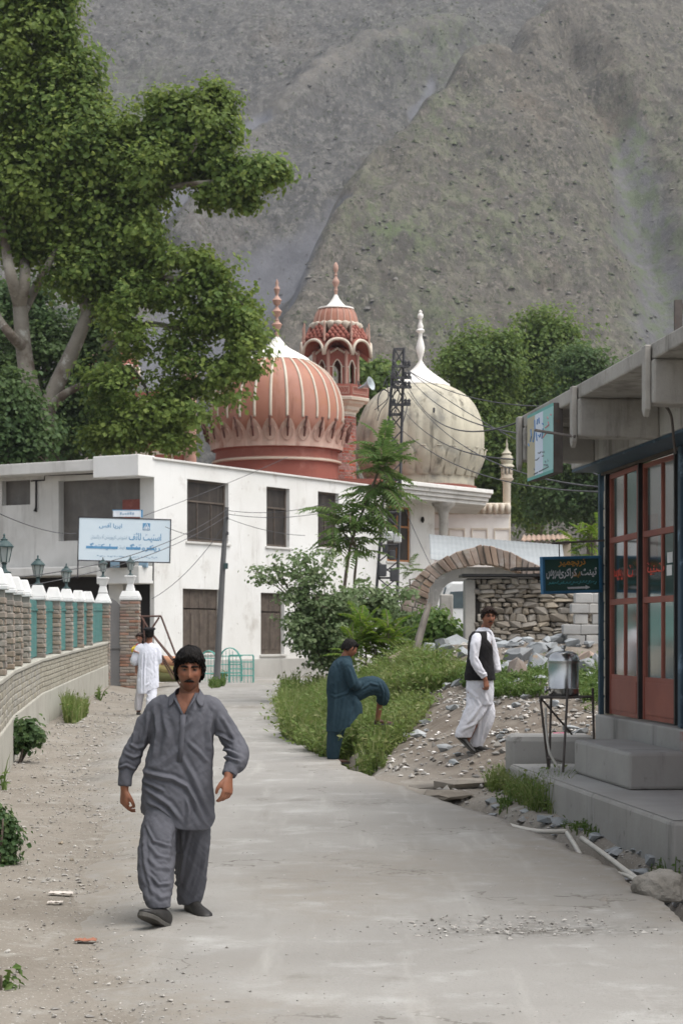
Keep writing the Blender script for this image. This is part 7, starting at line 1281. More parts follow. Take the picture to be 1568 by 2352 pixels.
def hair(parent, M, MH, rad=(.088, .112, .128), fringe=.058, side=-.012, back=-.07, off=(0, .012, .006), strands=260, mat=None, seed=1, L=.05, wild=.18, fr_n=46):
    rg = np.random.default_rng(seed); nr, nc = 40, 72; th = np.linspace(.02, math.pi*.80, nr); ph = np.linspace(0, 2*math.pi, nc, endpoint=False); TH, PH = np.meshgrid(th, ph, indexing='ij'); sn = np.sin(TH)**.80; x, y, z = sn*np.cos(PH), sn*np.sin(PH), np.cos(TH)*(1-.05*np.cos(TH)**8)
    gr = 1+.07*fbm(PH*3+seed+1.3*TH, TH*2.0, 3)+.07*np.abs(fbm(PH*11+3*TH, TH*1.5+seed, 3)); X, Y, Z = off[0]+x*rad[0]*gr, off[1]+y*rad[1]*gr, off[2]+z*rad[2]*gr
    an = np.arctan2(np.abs(X-off[0]), -(Y-off[1])); line = np.interp(an, [0, .55, .95, 1.25, 1.6, 2.1, 3.15], [fringe, fringe-.004, fringe-.03, side-.02, side+.01, back+.015, back])+.030*fbm(PH*8+3, PH*0+seed, 4)
    keep = (Z > line); Z = np.where(keep, Z, line+0*Z); i = np.arange(nr*nc).reshape(nr, nc); k = keep[:-1] & True
    fs = [(i[a, c_], i[a, (c_+1) % nc], i[a+1, (c_+1) % nc], i[a+1, c_]) for a in range(nr-1) for c_ in range(nc) if keep[a, c_] or keep[a, (c_+1) % nc]]
    vs = np.stack([X, Y, Z], -1).reshape(-1, 3).tolist(); b = MB(); b.add(vs, fs); b.f = [tuple(reversed(f)) for f in b.f]
    # loose locks that break the outline
    for q in range(strands):
        a = rg.uniform(0, 2*math.pi); t = rg.uniform(.75, math.pi*.52); d = np.array([math.sin(t)*math.cos(a), math.sin(t)*math.sin(a), math.cos(t)]); p = np.array(off)+d*np.array(rad)*.985; fr_ = d[1] < -.35
        if fr_ and t > .9: continue
        down = np.array([d[0]*.5, d[1]*.5-.1, -1.])-d*np.dot([d[0]*.5, d[1]*.5-.1, -1.], d)*.9+rg.standard_normal(3)*wild; down /= np.linalg.norm(down)+1e-6; sd = np.cross(down, d); sd /= np.linalg.norm(sd)+1e-6; l = L*rg.uniform(.5, 1.1)*(.55 if fr_ else 1); w_ = .0035
        p0, p1, p2 = p-d*.004, p+down*l*.5+d*.003, p+down*l-d*(.002+.12*l); b.add([tuple(p0-sd*w_), tuple(p0+sd*w_), tuple(p1+sd*w_*.8), tuple(p1-sd*w_*.8), tuple(p2)], [(0, 1, 2, 3), (3, 2, 4)])
    for q in range(fr_n):                                      # fringe and temple locks lying on the forehead
        a = rg.uniform(-1.15, 1.15); hx = math.sin(a)*rad[0]*.93; hy = off[1]-math.cos(a)*rad[1]*.99; z0 = fringe+.03+rg.uniform(-.008, .016)-.02*abs(a); l = rg.uniform(.014, .040)*(1 if abs(a) < .8 else 1.5); lean = rg.uniform(-.018, .018)+.010*math.copysign(1, a); w_ = rg.uniform(.003, .007)
        b.add([(hx-w_, hy+.004, z0), (hx+w_, hy+.004, z0), (hx+lean*.5+w_*.8, hy-.002, z0-l*.55), (hx+lean*.5-w_*.8, hy-.002, z0-l*.55), (hx+lean, hy+.006, z0-l)], [(0, 1, 2, 3), (3, 2, 4)])
    me = bpy.data.meshes.new('hair'); me.from_pydata(b.v, [], b.f); me.materials.append(mat or m_hair); me.polygons.foreach_set('use_smooth', [True]*len(me.polygons)); me.update(); o = ob('hair', me, None, parent, M @ MH); s = o.modifiers.new('t', 'SOLIDIFY'); s.thickness = .008; s.offset = -1; return o
def shoe(parent, M, L=.28, mat=None, sole=None, name='shoe'):
    """heel at the origin, toe along -y"""
    up = MB(); rings = []
    for t, w_, h_, zc in ((-.02, .022, .03, .03), (.02, .034, .062, .034), (.12, .038, .068, .036), (.28, .037, .062, .034), (.45, .040, .045, .028), (.65, .046, .034, .024), (.82, .043, .027, .021), (.94, .030, .019, .018), (1.0, .010, .010, .016)): rings.append([(w_*math.cos(a), -L*t, max(.006, zc+h_*.62*math.sin(a))) for a in np.linspace(0, 2*math.pi, 18, endpoint=False)])
    up.loft(rings); s_ = up.build(name, mat or m_shoe, parent, M, smooth=True)
    so_ = MB(); O = [(-.03, .024), (0, .034), (.1, .038), (.3, .036), (.45, .039), (.65, .048), (.82, .045), (.95, .03), (1.015, .01)]; poly = [(w_, -L*t) for t, w_ in O]+[(-w_, -L*t) for t, w_ in reversed(O)]
    so_.loft([[(x, y, -.008) for x, y in poly], [(x*1.03, y, .012) for x, y in poly]]); so_.build('sole', sole or m_sole, s_, M, bev=.003); return s_
def person(name, label, u, v, Yf=None, z=None):
    X, Y = G(u, v)
    if Yf: Y = Yf; X = (u-CU)/F*Y
    zz = z if z is not None else CH-(v-HV)/F*Y; M = T(X, Y, zz); return thing(name, label, 'person', M), M
# ---- the man in grey walking towards the viewer
m_gry = clothm('grey_cotton', (.108, .109, .124), (.090, .091, .104)); m_gry2 = clothm('grey_cotton_trousers', (.100, .101, .115), (.083, .084, .096))
man, Mm = person('person', 'man in a grey tunic and baggy trousers walking towards the viewer', 422, 2116); k5 = lambda zx, zy: ((zx-660)*.000811, (2190-zy)*.000811)
MH = T(.040, -.050, 1.527) @ RX(R(7)) @ RY(R(2)) @ RZ(R(4)) @ S(1.0, 1.03, 1.09)
b = MB(); add_head(b, MH); b.tube([(.032, -.01, 1.34), (.034, -.012, 1.40), (.038, -.018, 1.46), (.040, -.02, 1.52)], [.075, .060, .056, .055], 16)
body_loft(b, [(.012, .0, .62, .12, .08), (.0, .0, .9, .15, .095), (.005, 0, 1.15, .165, .105), (.012, .0, 1.28, .165, .100), (.02, 0, 1.345, .12, .078), (.03, 0, 1.385, .06, .055)], k=3)
sleeve(b, [(-.13, 0, 1.30, .045), (-.215, .01, 1.19, .036), (-.285, .02, 1.07, .032), (-.335, -.005, .95, .030), (-.355, -.02, .83, .026), (-.356, -.022, .81, .026)]); sleeve(b, [(.15, 0, 1.30, .045), (.235, 0, 1.2, .036), (.302, -.0, 1.09, .034), (.315, -.12, .98, .030), (.285, -.185, .905, .027), (.284, -.19, .895, .027)])
for cx, y0, y1 in ((-.12, -.02, -.30), (.04, .03, .24)): sleeve(b, [(cx, 0, .72, .07), (cx, (y0+y1)/2, .42, .05), (cx, y1, .12, .038), (cx, y1, .07, .04)])
add_hand(b, Mm.inverted() @ Mm @ T(-.356, -.022, .805) @ RY(R(2)) @ RX(R(8)) @ RZ(R(-55)), 1, .75, k=1.08); add_hand(b, T(.283, -.195, .89) @ RY(R(4)) @ RX(R(-14)) @ RZ(R(50)), -1, .6, k=1.08)
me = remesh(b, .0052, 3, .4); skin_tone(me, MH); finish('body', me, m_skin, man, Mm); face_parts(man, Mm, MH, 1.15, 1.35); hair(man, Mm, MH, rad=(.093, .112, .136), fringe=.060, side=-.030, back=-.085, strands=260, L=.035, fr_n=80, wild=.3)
# tunic
b = MB(); body_loft(b, [(-.02, -.03, .565, .205, .145), (-.022, -.032, .62, .215, .150), (-.030, -.03, .72, .222, .150), (-.036, -.02, .82, .217, .145), (-.030, -.01, .95, .208, .138), (-.008, .0, 1.10, .192, .132), (.004, .0, 1.22, .192, .125), (.012, .0, 1.300, .182, .108), (.018, .0, 1.350, .132, .086), (.026, .0, 1.39, .082, .070), (.030, .0, 1.405, .066, .06)], k=4, n=36, p=2.25)
sleeve(b, [(-.09, 0, 1.322, .062), (-.150, .0, 1.292, .070), (-.220, .01, 1.185, .064), (-.288, .02, 1.07, .060), (-.325, .01, .98, .062), (-.342, -.005, .93, .058), (-.350, -.012, .902, .046), (-.354, -.018, .865, .043), (-.356, -.022, .825, .042)]); sleeve(b, [(.11, 0, 1.322, .062), (.172, .0, 1.292, .070), (.240, 0, 1.19, .066), (.305, -.005, 1.085, .068), (.330, -.06, 1.015, .072), (.315, -.125, .965, .064), (.300, -.152, .94, .048), (.292, -.170, .918, .045), (.287, -.182, .90, .044)])
body_loft(b, [(-.19, .06, .60, .055, .10), (-.205, .06, .68, .06, .10), (-.195, .05, .80, .06, .09), (-.15, .03, .95, .07, .08)], k=3, n=20)      # back panel swinging out behind the side slit
me = remesh(b, .006, 5, .5)
FL_ = [([(350, 1060), (470, 1085), (600, 1110), (700, 1165), (770, 1290), (835, 1450)], .016, .011), ([(370, 1180), (470, 1235), (570, 1300), (655, 1420)], .015, .009), ([(640, 900), (740, 1090), (800, 1220), (870, 1400)], .018, .008), ([(820, 720), (720, 820), (560, 960), (430, 1040)], .022, .003), ([(700, 830), (800, 930), (850, 1000)], .014, .006), ([(440, 560), (480, 760), (440, 960)], .018, .008), ([(880, 600), (850, 760), (870, 960)], .016, .008), ([(400, 1280), (500, 1320), (600, 1400)], .013, .006), ([(520, 640), (560, 800), (500, 930)], .02, .006), ([(760, 560), (720, 680), (660, 760)], .018, .006), ([(360, 1130), (450, 1160), (540, 1200)], .011, .006), ([(700, 1240), (720, 1350), (700, 1450)], .014, .006),
       ([(350, 620), (300, 760), (280, 900)], .014, .008), ([(400, 640), (380, 800), (330, 930)], .014, .007), ([(180, 1040), (240, 1015), (300, 1050)], .010, .009), ([(230, 930), (290, 960), (340, 940)], .011, .008), ([(260, 860), (320, 890), (370, 860)], .011, .007), ([(940, 640), (1000, 740), (1060, 860)], .014, .007), ([(890, 780), (960, 800), (1040, 850)], .011, .008), ([(930, 900), (1000, 905), (1090, 940)], .011, .009), ([(940, 960), (1010, 950), (1100, 985)], .010, .008)]
fold(me, [([k5(*p) for p in P], w_*.9, a*1.7) for P, w_, a in FL_], .003)
V = vco(me); hem = np.interp(V[:, 0], [k5(340, 0)[0], k5(500, 0)[0], k5(650, 0)[0], k5(850, 0)[0], k5(910, 0)[0]], [.66, .622, .575, .555, .64]); lo = V[:, 2] < .66; V[lo, 2] = np.maximum(V[lo, 2], hem[lo]); setco(me, V)
# neck opening: cut the V so the chest shows
bm = bmesh.new(); bm.from_mesh(me); vx = lambda z: .004+.056*max(0, min(1, (z-1.265)/.12)); kill = [f for f in bm.faces if f.normal.y < .2 and f.calc_center_median().y < -.02 and f.calc_center_median().z > 1.265 and abs(f.calc_center_median().x-.012) < vx(f.calc_center_median().z)] + [f for f in bm.faces if f.calc_center_median().z > 1.392]
bmesh.ops.delete(bm, geom=list(set(kill)), context='FACES'); bm.to_mesh(me); bm.free()
tun = finish('tunic', me, m_gry, man, Mm); s = tun.modifiers.new('t', 'SOLIDIFY'); s.thickness = .004; s.offset = -1
for s_ in (-1, 1):                                             # collar flaps
    P = [(.028+s_*.010, .075, 1.415), (.028+s_*.055, .045, 1.425), (.028+s_*.078, -.01, 1.412), (.022+s_*.072, -.065, 1.385), (.016+s_*.058, -.098, 1.352)]; Q = [(.028+s_*.012, .090, 1.385), (.028+s_*.075, .06, 1.385), (.028+s_*.108, -.01, 1.372), (.022+s_*.112, -.075, 1.338), (.018+s_*.105, -.122, 1.296)]
    b = MB(); b.add(P+Q, [(i, i+1, 6+i, 5+i) for i in range(4)]); c_ = b.build('collar', m_gry, man, Mm, smooth=True); q = c_.modifiers.new('u', 'SUBSURF'); q.levels = q.render_levels = 2; q = c_.modifiers.new('t', 'SOLIDIFY'); q.thickness = .005
    P = [(.014+s_*.060, -.098, 1.36), (.013+s_*.034, -.116, 1.315), (.012+s_*.008, -.128, 1.262)]; b = MB(); b.tube(P, [.010, .010, .008], 6, ell=.5); b.build('neckline_edge', m_gry, man, Mm, smooth=True)
b = MB(); P = [(.008, -.130, 1.262), (.004, -.133, 1.18), (-.004, -.137, 1.08), (-.012, -.140, .98)]; vs = [(x+d, y, z) for x, y, z in P for d in (-.016, .016)]; b.add(vs, [(0, 1, 3, 2), (2, 3, 5, 4), (4, 5, 7, 6)]); o = b.build('placket', m_gry, man, Mm, smooth=True); q = o.modifiers.new('t', 'SOLIDIFY'); q.thickness = .004; q.offset = 1
# trousers
b = MB(); body_loft(b, [(-.116, -.375, .140, .070, .080), (-.128, -.35, .20, .086, .096), (-.140, -.28, .30, .106, .116), (-.144, -.20, .44, .114, .128), (-.134, -.11, .58, .112, .128), (-.11, -.04, .72, .105, .115), (-.08, -.01, .82, .10, .10)], k=4, n=28); body_loft(b, [(.018, .215, .078, .072, .080), (.026, .20, .16, .086, .094), (.034, .165, .30, .102, .110), (.040, .11, .45, .112, .12), (.045, .05, .60, .112, .125), (.05, .02, .72, .11, .115), (.03, .0, .82, .12, .10)], k=4, n=28)
me = remesh(b, .006, 5, .5); FT = [([(400, 1440), (470, 1555), (600, 1600)], .014, .010), ([(420, 1560), (500, 1650), (605, 1680)], .013, .010), ([(420, 1650), (500, 1730), (605, 1745)], .013, .010), ([(440, 1770), (520, 1850), (605, 1850)], .013, .009), ([(470, 1880), (540, 1940), (605, 1930)], .012, .007), ([(385, 1480), (410, 1700), (490, 1950)], .016, .010), ([(800, 1500), (720, 1800), (640, 2020)], .017, .010), ([(720, 1480), (660, 1700), (620, 1900)], .015, .010), ([(830, 1620), (790, 1850), (720, 2040)], .015, .008), ([(620, 1480), (615, 1700)], .02, -.012)]
fold(me, [([k5(*p) for p in P], w_*random.uniform(.6, 1.2), a*random.uniform(.5, 1.4)) for P, w_, a in FT], .0035); finish('trousers', me, m_gry2, man, Mm)
# shoes
shoe(man, Mm @ T(-.075, -.375, .018) @ RZ(R(-24)) @ RX(R(-22)) @ S(1.15, 1.1, 1.3)); shoe(man, Mm @ T(.015, .235, .014) @ RZ(R(28)) @ RX(R(2)) @ S(1.15, 1.05, 1.45))
b = MB(); sleeve(b, [(-.115, -.38, .20, .045), (-.11, -.385, .10, .045), (-.10, -.39, .07, .05)]); b.build('sock', m_shoe, man, Mm, smooth=True)
# ---- the man in white with a black waistcoat
m_wcl = clothm('white_cotton', (.66, .66, .70), (.60, .60, .645), .002); m_bcl = clothm('black_waistcoat_cloth', (.014, .013, .014), (.02, .019, .02))
vm, Mv = person('person', 'man in white clothes and a black waistcoat glancing back at the viewer', 1090, 1727, 23.3); kv = lambda u, v: ((u-1090)/193., (1727-v)/193.)
MHv = T(.162, -.02, 1.600) @ RZ(R(12)) @ RX(R(4)) @ S(.98, 1, 1.0)
b = MB(); add_head(b, MHv); b.tube([(.105, .02, 1.38), (.12, .01, 1.46), (.145, 0, 1.52), (.155, 0, 1.57)], [.075, .058, .054, .053], 14); body_loft(b, [(.06, 0, .75, .11, .13), (.06, .0, 1.0, .11, .15), (.075, .0, 1.25, .12, .16), (.09, .01, 1.38, .10, .13), (.10, .02, 1.43, .06, .07)], k=3)
sleeve(b, [(.03, -.10, 1.34, .035), (-.015, -.205, 1.22, .034), (-.022, -.222, 1.12, .034), (.03, -.22, 1.0, .035), (.10, -.23, .885, .027), (.105, -.232, .87, .027)]); sleeve(b, [(.16, .16, 1.38, .05), (.24, .2, 1.12, .04), (.28, .15, .95, .03)])
add_hand(b, T(.105, -.232, .865) @ RY(R(-12)) @ RZ(R(40)), 1, .9, k=1.05); sleeve(b, [(-.03, -.06, .75, .07), (.0, -.05, .4, .05), (-.1, -.03, .15, .04), (-.12, -.02, .1, .04)]); sleeve(b, [(.06, .06, .75, .07), (.06, .05, .4, .05), (.02, .03, .1, .04)])
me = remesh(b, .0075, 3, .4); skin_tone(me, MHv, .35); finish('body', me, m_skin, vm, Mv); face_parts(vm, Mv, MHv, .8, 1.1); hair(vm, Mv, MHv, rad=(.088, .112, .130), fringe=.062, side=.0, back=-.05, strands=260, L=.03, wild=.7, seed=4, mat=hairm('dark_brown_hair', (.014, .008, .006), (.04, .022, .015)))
b = MB(); body_loft(b, [(.055, .0, .56, .155, .17), (.06, .0, .72, .165, .185), (.058, .0, .90, .155, .19), (.06, .0, 1.1, .13, .19), (.07, .0, 1.28, .122, .185), (.085, .01, 1.39, .112, .150), (.098, .015, 1.44, .085, .09), (.108, .015, 1.48, .062, .065)], k=4, n=30)
sleeve(b, [(.03, -.06, 1.35, .05), (.010, -.150, 1.355, .060), (-.008, -.200, 1.28, .060), (-.025, -.225, 1.12, .056), (.005, -.232, 1.04, .055), (.045, -.235, .97, .052), (.075, -.226, .93, .046), (.10, -.23, .89, .042)]); sleeve(b, [(.12, .1, 1.4, .07), (.17, .16, 1.37, .07), (.24, .2, 1.12, .065), (.28, .15, .95, .045)])
me = remesh(b, .0085, 4, .5); FV = [([(1078, 1470), (1085, 1500), (1080, 1530)], .02, .008), ([(1085, 1505), (1097, 1520), (1105, 1540)], .014, .008), ([(1090, 1540), (1105, 1548), (1115, 1545)], .012, .008), ([(1070, 1580), (1090, 1600), (1085, 1640)], .02, .01), ([(1105, 1580), (1115, 1610), (1105, 1640)], .02, .01)]
fold(me, [([kv(*p) for p in P], w_, a) for P, w_, a in FV], .003); finish('shirt', me, m_wcl, vm, Mv)
b = MB(); body_loft(b, [(.06, .0, .855, .180, .210), (.058, .0, .95, .170, .208), (.058, .0, 1.1, .148, .205), (.065, .0, 1.27, .143, .206), (.078, .008, 1.38, .132, .172), (.090, .012, 1.435, .095, .10)], k=4, n=30); me = remesh(b, .0085, 4, .5); fold(me, [([kv(1080, 1480), kv(1085, 1520), kv(1070, 1560)], .025, .008), ([kv(1110, 1500), kv(1105, 1560)], .02, .008)], .003)
bm = bmesh.new(); bm.from_mesh(me); kill = []
for f in bm.faces:
    c_ = f.calc_center_median(); arm = (c_.y < -.10 and ((c_.x-.0)/.056)**2+((c_.z-1.30)/.085)**2 < 1) or (c_.y > .12 and ((c_.x-.13)/.09)**2+((c_.z-1.34)/.11)**2 < 1); d = .05+.05*max(0, min(1, (c_.z-1.1)/.3)); front = c_.x > .13 and abs(c_.y+.04) < (.03 if c_.z < 1.15 else .03+.16*(c_.z-1.15)/.28)
    if arm or front or c_.z < .858 or c_.z > 1.43: kill.append(f)
bmesh.ops.delete(bm, geom=kill, context='FACES'); bm.to_mesh(me); bm.free(); wc_ = finish('waistcoat', me, m_bcl, vm, Mv); s = wc_.modifiers.new('t', 'SOLIDIFY'); s.thickness = .008; s.offset = .6
for s_ in (-1, 1): b = MB(); b.add([(.10, s_*.06+.012, 1.485), (.165, s_*.05-.01, 1.47), (.185, s_*.022-.03, 1.42), (.11, s_*.085+.012, 1.45), (.185, s_*.075-.015, 1.43), (.20, s_*.05-.035, 1.375)], [(0, 1, 4, 3), (1, 2, 5, 4)]); o = b.build('collar', m_wcl, vm, Mv); q = o.modifiers.new('t', 'SOLIDIFY'); q.thickness = .006
b = MB(); body_loft(b, [(-.145, -.05, .175, .095, .085, .3), (-.13, -.05, .24, .105, .10, .3), (-.06, -.06, .38, .115, .12), (.0, -.06, .50, .125, .125), (.03, -.04, .62, .13, .13), (.05, 0, .76, .13, .14)], k=4); body_loft(b, [(.02, .05, .055, .07, .07), (.04, .05, .15, .09, .085), (.10, .04, .32, .115, .11), (.125, .04, .46, .12, .12), (.09, .03, .62, .13, .13), (.06, .0, .76, .12, .14)], k=4)
me = remesh(b, .0085, 4, .5); FW = [([(1120, 1575), (1130, 1605), (1090, 1660), (1060, 1675)], .018, .014), ([(1085, 1590), (1100, 1620), (1065, 1670)], .02, .012), ([(1115, 1610), (1100, 1650), (1095, 1700)], .018, .012), ([(1065, 1580), (1075, 1620), (1060, 1650)], .02, .01), ([(1130, 1610), (1110, 1670), (1100, 1715)], .015, .010)]
fold(me, [([kv(*p) for p in P], w_, a) for P, w_, a in FW], .003); finish('trousers', me, m_wcl, vm, Mv)
shoe(vm, Mv @ T(-.03, .05, .012) @ RZ(R(62))); shoe(vm, Mv @ T(-.205, -.05, .175) @ RZ(R(68)) @ RX(R(42)))
# ---- the man in dark teal seen from behind, one knee raised
m_tl = clothm('dark_teal_cotton', (.026, .050, .066), (.020, .040, .053), .002)
bmn, Mb = person('person', 'man in dark teal seen from behind with one knee raised at the road edge', 765, 1756, 25.4); kb = lambda u, v: ((u-765)/177., (1756-v)/177.)
MHb = T(.215, .02, 1.505) @ RZ(R(118)) @ RX(R(24)) @ S(.98, 1, 1.)
b = MB(); add_head(b, MHb); b.tube([(.135, .02, 1.33), (.15, .02, 1.40), (.185, .02, 1.45), (.21, .02, 1.50)], [.03, .055, .055, .053], 14); body_loft(b, [(.07, 0, .75, .10, .13), (.06, 0, 1.0, .11, .14), (.08, 0, 1.2, .13, .15), (.12, .02, 1.34, .10, .13), (.14, .02, 1.39, .05, .07)], k=3)
sleeve(b, [(.16, -.15, 1.29, .05), (.26, -.14, 1.03, .04), (.33, -.02, 1.03, .03), (.35, .05, 1.06, .027)]); sleeve(b, [(.12, .17, 1.3, .05), (.22, .2, 1.05, .04), (.33, .12, 1.04, .03)]); add_hand(b, T(.35, .05, 1.06) @ RX(R(80)) @ RY(R(-20)), 1, .8, k=1.05); add_hand(b, T(.33, .13, 1.04) @ RX(R(70)), -1, .8, k=1.05)
sleeve(b, [(.04, -.03, .8, .07), (.03, -.02, .45, .05), (-.01, 0, .1, .038), (-.015, 0, .05, .04)]); sleeve(b, [(.12, .05, .82, .08), (.38, .12, .98, .06), (.56, .18, 1.02, .05), (.61, .26, .85, .042), (.58, .33, .56, .036)])
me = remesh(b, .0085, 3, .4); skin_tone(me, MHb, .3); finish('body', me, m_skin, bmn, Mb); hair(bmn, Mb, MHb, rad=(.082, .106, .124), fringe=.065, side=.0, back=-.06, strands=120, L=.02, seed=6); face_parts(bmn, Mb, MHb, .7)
b = MB(); body_loft(b, [(.125, -.0, .40, .215, .17), (.125, 0, .50, .215, .18), (.115, .0, .65, .195, .175), (.10, .0, .82, .175, .165), (.085, .0, .97, .17, .165), (.09, .0, 1.12, .168, .175), (.105, .01, 1.24, .155, .18), (.125, .015, 1.33, .125, .15), (.15, .02, 1.385, .078, .085), (.165, .02, 1.41, .06, .065)], k=4, n=30)
sleeve(b, [(.15, -.10, 1.30, .08), (.18, -.16, 1.27, .078), (.235, -.17, 1.13, .075), (.275, -.15, 1.04, .072), (.31, -.07, 1.03, .06), (.335, .0, 1.045, .045)]); sleeve(b, [(.12, .1, 1.3, .08), (.14, .17, 1.27, .078), (.22, .2, 1.08, .07), (.32, .14, 1.04, .05)])
body_loft(b, [(.22, .02, .56, .11, .13), (.26, .03, .66, .12, .14), (.24, .03, .80, .12, .14), (.17, .0, .92, .10, .12)], k=3)
me = remesh(b, .0085, 4, .5); V = vco(me); hm = np.interp(V[:, 0], [-.1, .1, .2, .34], [.43, .43, .50, .66]); lo = V[:, 2] < .75; V[lo, 2] = np.maximum(V[lo, 2], hm[lo]); setco(me, V)
FB = [([(800, 1530), (812, 1570), (790, 1600)], .018, .012), ([(770, 1560), (768, 1620), (762, 1680)], .018, .012), ([(790, 1600), (785, 1640), (775, 1690)], .018, .012), ([(822, 1590), (805, 1640), (800, 1680)], .018, .012), ([(775, 1520), (785, 1545), (780, 1590)], .02, .008), ([(800, 1590), (770, 1600), (758, 1595)], .016, .010)]
fold(me, [([kb(*p) for p in P], w_, a) for P, w_, a in FB], .003); finish('tunic', me, m_tl, bmn, Mb)
b = MB(); sleeve(b, [(.10, .03, .84, .13), (.25, .07, .93, .135), (.42, .12, 1.01, .130), (.55, .16, 1.02, .115), (.625, .20, .95, .10), (.65, .24, .86, .09), (.63, .28, .79, .075)]); body_loft(b, [(-.005, .0, .075, .075, .085), (.0, .0, .16, .085, .095), (.025, -.01, .36, .105, .115), (.05, -.01, .55, .125, .13), (.07, 0, .78, .14, .14)], k=4)
me = remesh(b, .0085, 4, .5); FQ = [([(825, 1585), (850, 1570), (872, 1575)], .016, .012), ([(825, 1610), (855, 1595), (880, 1600)], .016, .012), ([(870, 1565), (880, 1590), (878, 1620)], .014, .012), ([(770, 1650), (768, 1690), (760, 1735)], .016, .010), ([(785, 1650), (780, 1700)], .014, .010)]
fold(me, [([kb(*p) for p in P], w_, a) for P, w_, a in FQ], .003); finish('trousers', me, m_tl, bmn, Mb)
m_brs = pm('brown_sandal_leather', (.10, .045, .03), (.06, .03, .022), 14, rough=.5, local=True); shoe(bmn, Mb @ T(-.03, -.02, .012) @ RZ(R(115)), .27, m_brs); shoe(bmn, Mb @ T(.55, .36, .50) @ RZ(R(118)), .27, m_brs)
# ---- the man in white carrying a child
m_wcl2 = clothm('bright_white_cotton', (.72, .73, .80), (.66, .67, .74), .002); m_pale = clothm('pale_grey_cotton', (.52, .50, .52), (.46, .44, .46), .002)
wm, Mw = person('person', 'man in long white clothes and a flat black cap walking away carrying a child', 335, 1646, 37.4); kw_ = lambda zx, zy: ((250.9+.12*zx-335)/120.3, (1646-1430-.12*zy)/120.3)
MHw = T(.075, .0, 1.575) @ RZ(R(172)) @ S(1, 1, 1)
b = MB(); add_head(b, MHw); b.tube([(.06, .0, 1.38), (.068, 0, 1.43), (.074, 0, 1.50), (.075, 0, 1.55)], [.08, .06, .055, .053], 14); body_loft(b, [(.05, 0, .75, .13, .09), (.05, 0, 1.0, .15, .1), (.055, 0, 1.25, .17, .1), (.06, 0, 1.36, .11, .08), (.06, 0, 1.40, .06, .055)], k=3)
sleeve(b, [(-.12, 0, 1.32, .05), (-.22, .02, 1.08, .04), (-.15, .17, 1.05, .03), (-.06, .2, 1.08, .027)]); sleeve(b, [(.22, 0, 1.32, .05), (.24, .04, 1.06, .04), (.15, .2, 1.1, .03), (.08, .22, 1.12, .027)]); add_hand(b, T(-.05, .2, 1.08) @ RY(R(-90)), 1, .6); add_hand(b, T(.07, .22, 1.12) @ RY(R(90)), -1, .6)
sleeve(b, [(-.04, 0, .75, .07), (-.11, .02, .4, .05), (-.14, .03, .1, .04), (-.14, .03, .06, .04)]); sleeve(b, [(.1, 0, .75, .07), (.11, -.06, .4, .05), (.08, -.1, .12, .04), (.08, -.1, .06, .04)])
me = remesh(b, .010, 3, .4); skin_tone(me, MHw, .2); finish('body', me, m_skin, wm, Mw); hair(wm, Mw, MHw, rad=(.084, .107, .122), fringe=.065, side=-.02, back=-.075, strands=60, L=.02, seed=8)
b = MB(); b.loft([ring((0, .0, z), rx, ry, 24, 2) for z, rx, ry in ((.045, .088, .108), (.075, .09, .11), (.085, .112, .128), (.105, .116, .130), (.120, .10, .115), (.128, .05, .06))]); b.build('cap', m_bcl, wm, Mw @ MHw @ RX(R(-6)), smooth=40)
b = MB(); body_loft(b, [(.035, .0, .44, .205, .15), (.04, 0, .6, .212, .15), (.045, 0, .8, .205, .14), (.05, 0, 1.0, .195, .13), (.055, 0, 1.2, .20, .125), (.058, 0, 1.31, .19, .105), (.06, 0, 1.365, .13, .085), (.062, 0, 1.41, .07, .065)], k=4, n=30); sleeve(b, [(-.06, 0, 1.32, .075), (-.12, 0, 1.30, .08), (-.185, .0, 1.17, .075), (-.225, .01, 1.06, .072), (-.20, .09, 1.03, .065), (-.12, .18, 1.05, .05)]); sleeve(b, [(.17, 0, 1.32, .075), (.215, 0, 1.28, .078), (.235, .03, 1.06, .07), (.16, .18, 1.09, .05)])
me = remesh(b, .010, 4, .5); V = vco(me); hm = np.interp(V[:, 0], [-.2, .02, .06, .25], [.43, .43, .50, .56]); lo = V[:, 2] < .7; V[lo, 2] = np.maximum(V[lo, 2], hm[lo]); setco(me, V)
FZ = [([(680, 560), (660, 900), (655, 1350)], .016, -.016), ([(720, 600), (690, 900), (690, 1200)], .018, .008), ([(860, 1000), (800, 1150), (700, 1220)], .02, .010), ([(560, 600), (590, 900), (560, 1300)], .02, .006), ([(900, 500), (880, 800), (900, 1000)], .02, .007)]
fold(me, [([kw_(*p) for p in P], w_, a) for P, w_, a in FZ], .003); finish('tunic', me, m_wcl2, wm, Mw)
b = MB(); body_loft(b, [(-.145, .02, .12, .062, .075), (-.14, .02, .25, .078, .09), (-.11, .01, .42, .085, .1), (-.06, 0, .6, .10, .11)], k=4); me = remesh(b, .010, 4, .5); fold(me, [([kw_(540, 1400), kw_(560, 1640)], .016, .008)], .003); finish('trousers', me, m_pale, wm, Mw)
b = MB(); body_loft(b, [(.085, -.10, .09, .068, .075), (.10, -.08, .25, .085, .09), (.12, -.03, .45, .10, .11), (.10, 0, .62, .11, .11)], k=4); me = remesh(b, .010, 4, .5); fold(me, [([kw_(680, 1300), kw_(780, 1400)], .016, .01), ([kw_(690, 1420), kw_(770, 1500)], .016, .01)], .003); finish('trousers', me, m_wcl2, wm, Mw)
shoe(wm, Mw @ T(-.14, -.07, .03) @ RZ(R(172)) @ RX(R(14))); shoe(wm, Mw @ T(.08, -.17, .012) @ RZ(R(175)))
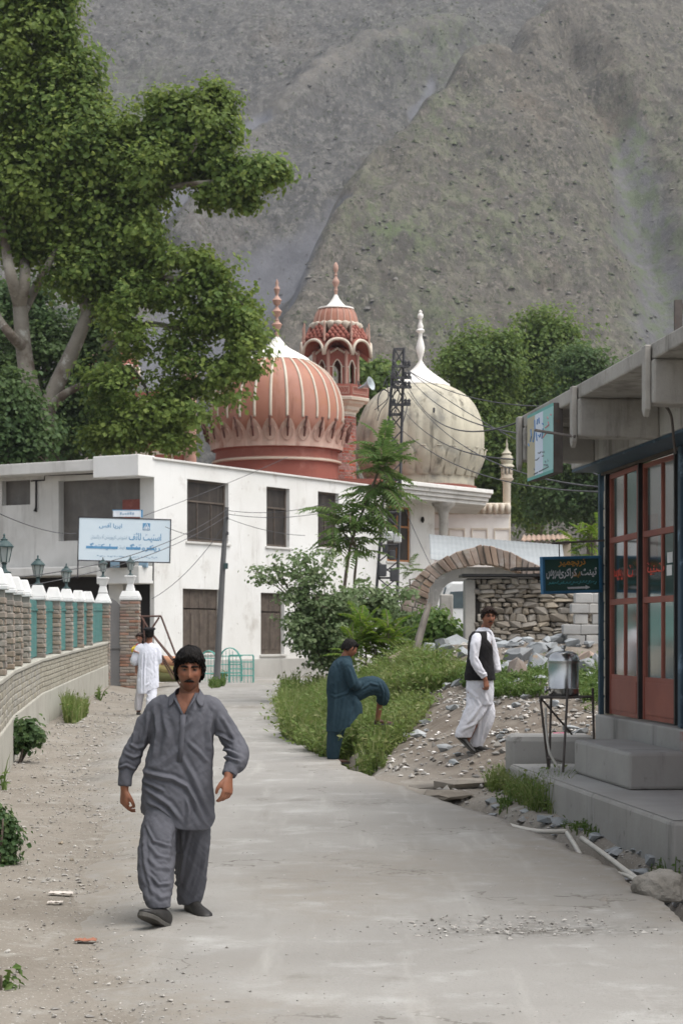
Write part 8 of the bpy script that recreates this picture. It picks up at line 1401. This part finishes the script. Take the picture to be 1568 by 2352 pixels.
# the child on his arm, looking back over his shoulder
ch = thing('child', 'small child with a yellow sleeve looking back over the shoulder of the man in white', 'person', Mw @ T(-.11, .06, 1.1)); Mc_ = Mw
MHc = Mw.inverted() @ Mw @ T(-.115, .045, 1.505) @ RZ(R(-18)) @ RX(R(6)) @ S(.82, .82, .76)
b = MB(); add_head(b, MHc); b.tube([(-.115, .07, 1.36), (-.115, .07, 1.46)], .032, 10); body_loft(b, [(-.10, .16, 1.02, .08, .07), (-.105, .13, 1.15, .085, .07), (-.112, .10, 1.28, .085, .065), (-.115, .08, 1.36, .05, .045)], k=3)
sleeve(b, [(-.17, .07, 1.33, .03), (-.225, .02, 1.28, .027), (-.20, -.07, 1.245, .02), (-.185, -.085, 1.245, .018)]); sleeve(b, [(-.05, .08, 1.33, .03), (.0, .1, 1.25, .025), (.03, .08, 1.22, .02)]); add_hand(b, T(-.185, -.085, 1.245) @ RY(R(-75)) @ RZ(R(90)), 1, .6, k=.55); sleeve(b, [(-.12, .18, 1.05, .045), (-.18, .1, .95, .035), (-.18, .1, .82, .028)]); sleeve(b, [(-.06, .2, 1.05, .045), (-.02, .2, .93, .035), (-.02, .2, .82, .028)])
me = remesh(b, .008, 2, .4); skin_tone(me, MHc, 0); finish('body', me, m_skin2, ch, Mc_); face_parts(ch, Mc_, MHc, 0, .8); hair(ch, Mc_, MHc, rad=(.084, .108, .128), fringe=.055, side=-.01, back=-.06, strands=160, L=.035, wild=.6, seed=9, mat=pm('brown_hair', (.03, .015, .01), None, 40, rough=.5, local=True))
b = MB(); sleeve(b, [(-.14, .08, 1.33, .05), (-.185, .05, 1.315, .055), (-.225, .01, 1.275, .058), (-.222, -.03, 1.258, .05)]); body_loft(b, [(-.11, .10, 1.24, .09, .07), (-.115, .085, 1.34, .07, .055), (-.115, .075, 1.37, .045, .045)], k=3); me = remesh(b, .008, 3); finish('yellow_top', me, clothm('yellow_cloth', (.62, .46, .06), (.5, .36, .05)), ch, Mc_)
b = MB(); b.tube([(-.155, .035, 1.385), (-.17, .0, 1.36), (-.165, -.01, 1.33)], [.018, .02, .012], 8); b.build('red_scarf', pm('red_cloth', (.5, .03, .03), None, 9), ch, Mc_, smooth=True)
# ------------------------------------------------------------------ air
b = MB(); b.box(-1100, 1100, -80, 2050, -1.2, 1150); hz = bpy.data.materials.new('haze_air'); hz.use_nodes = True; nt = hz.node_tree; nt.nodes.remove(nt.nodes['Principled BSDF']); v = _n(nt, 'ShaderNodeVolumePrincipled'); v.inputs['Color'].default_value = (.86, .90, .96, 1); v.inputs['Density'].default_value = .00017; v.inputs['Anisotropy'].default_value = .3
nt.links.new(v.outputs[0], nt.nodes['Material Output'].inputs['Volume']); ho = b.build('haze', hz, None); tag(ho, 'thin valley haze in front of the mountainside', kind='stuff')
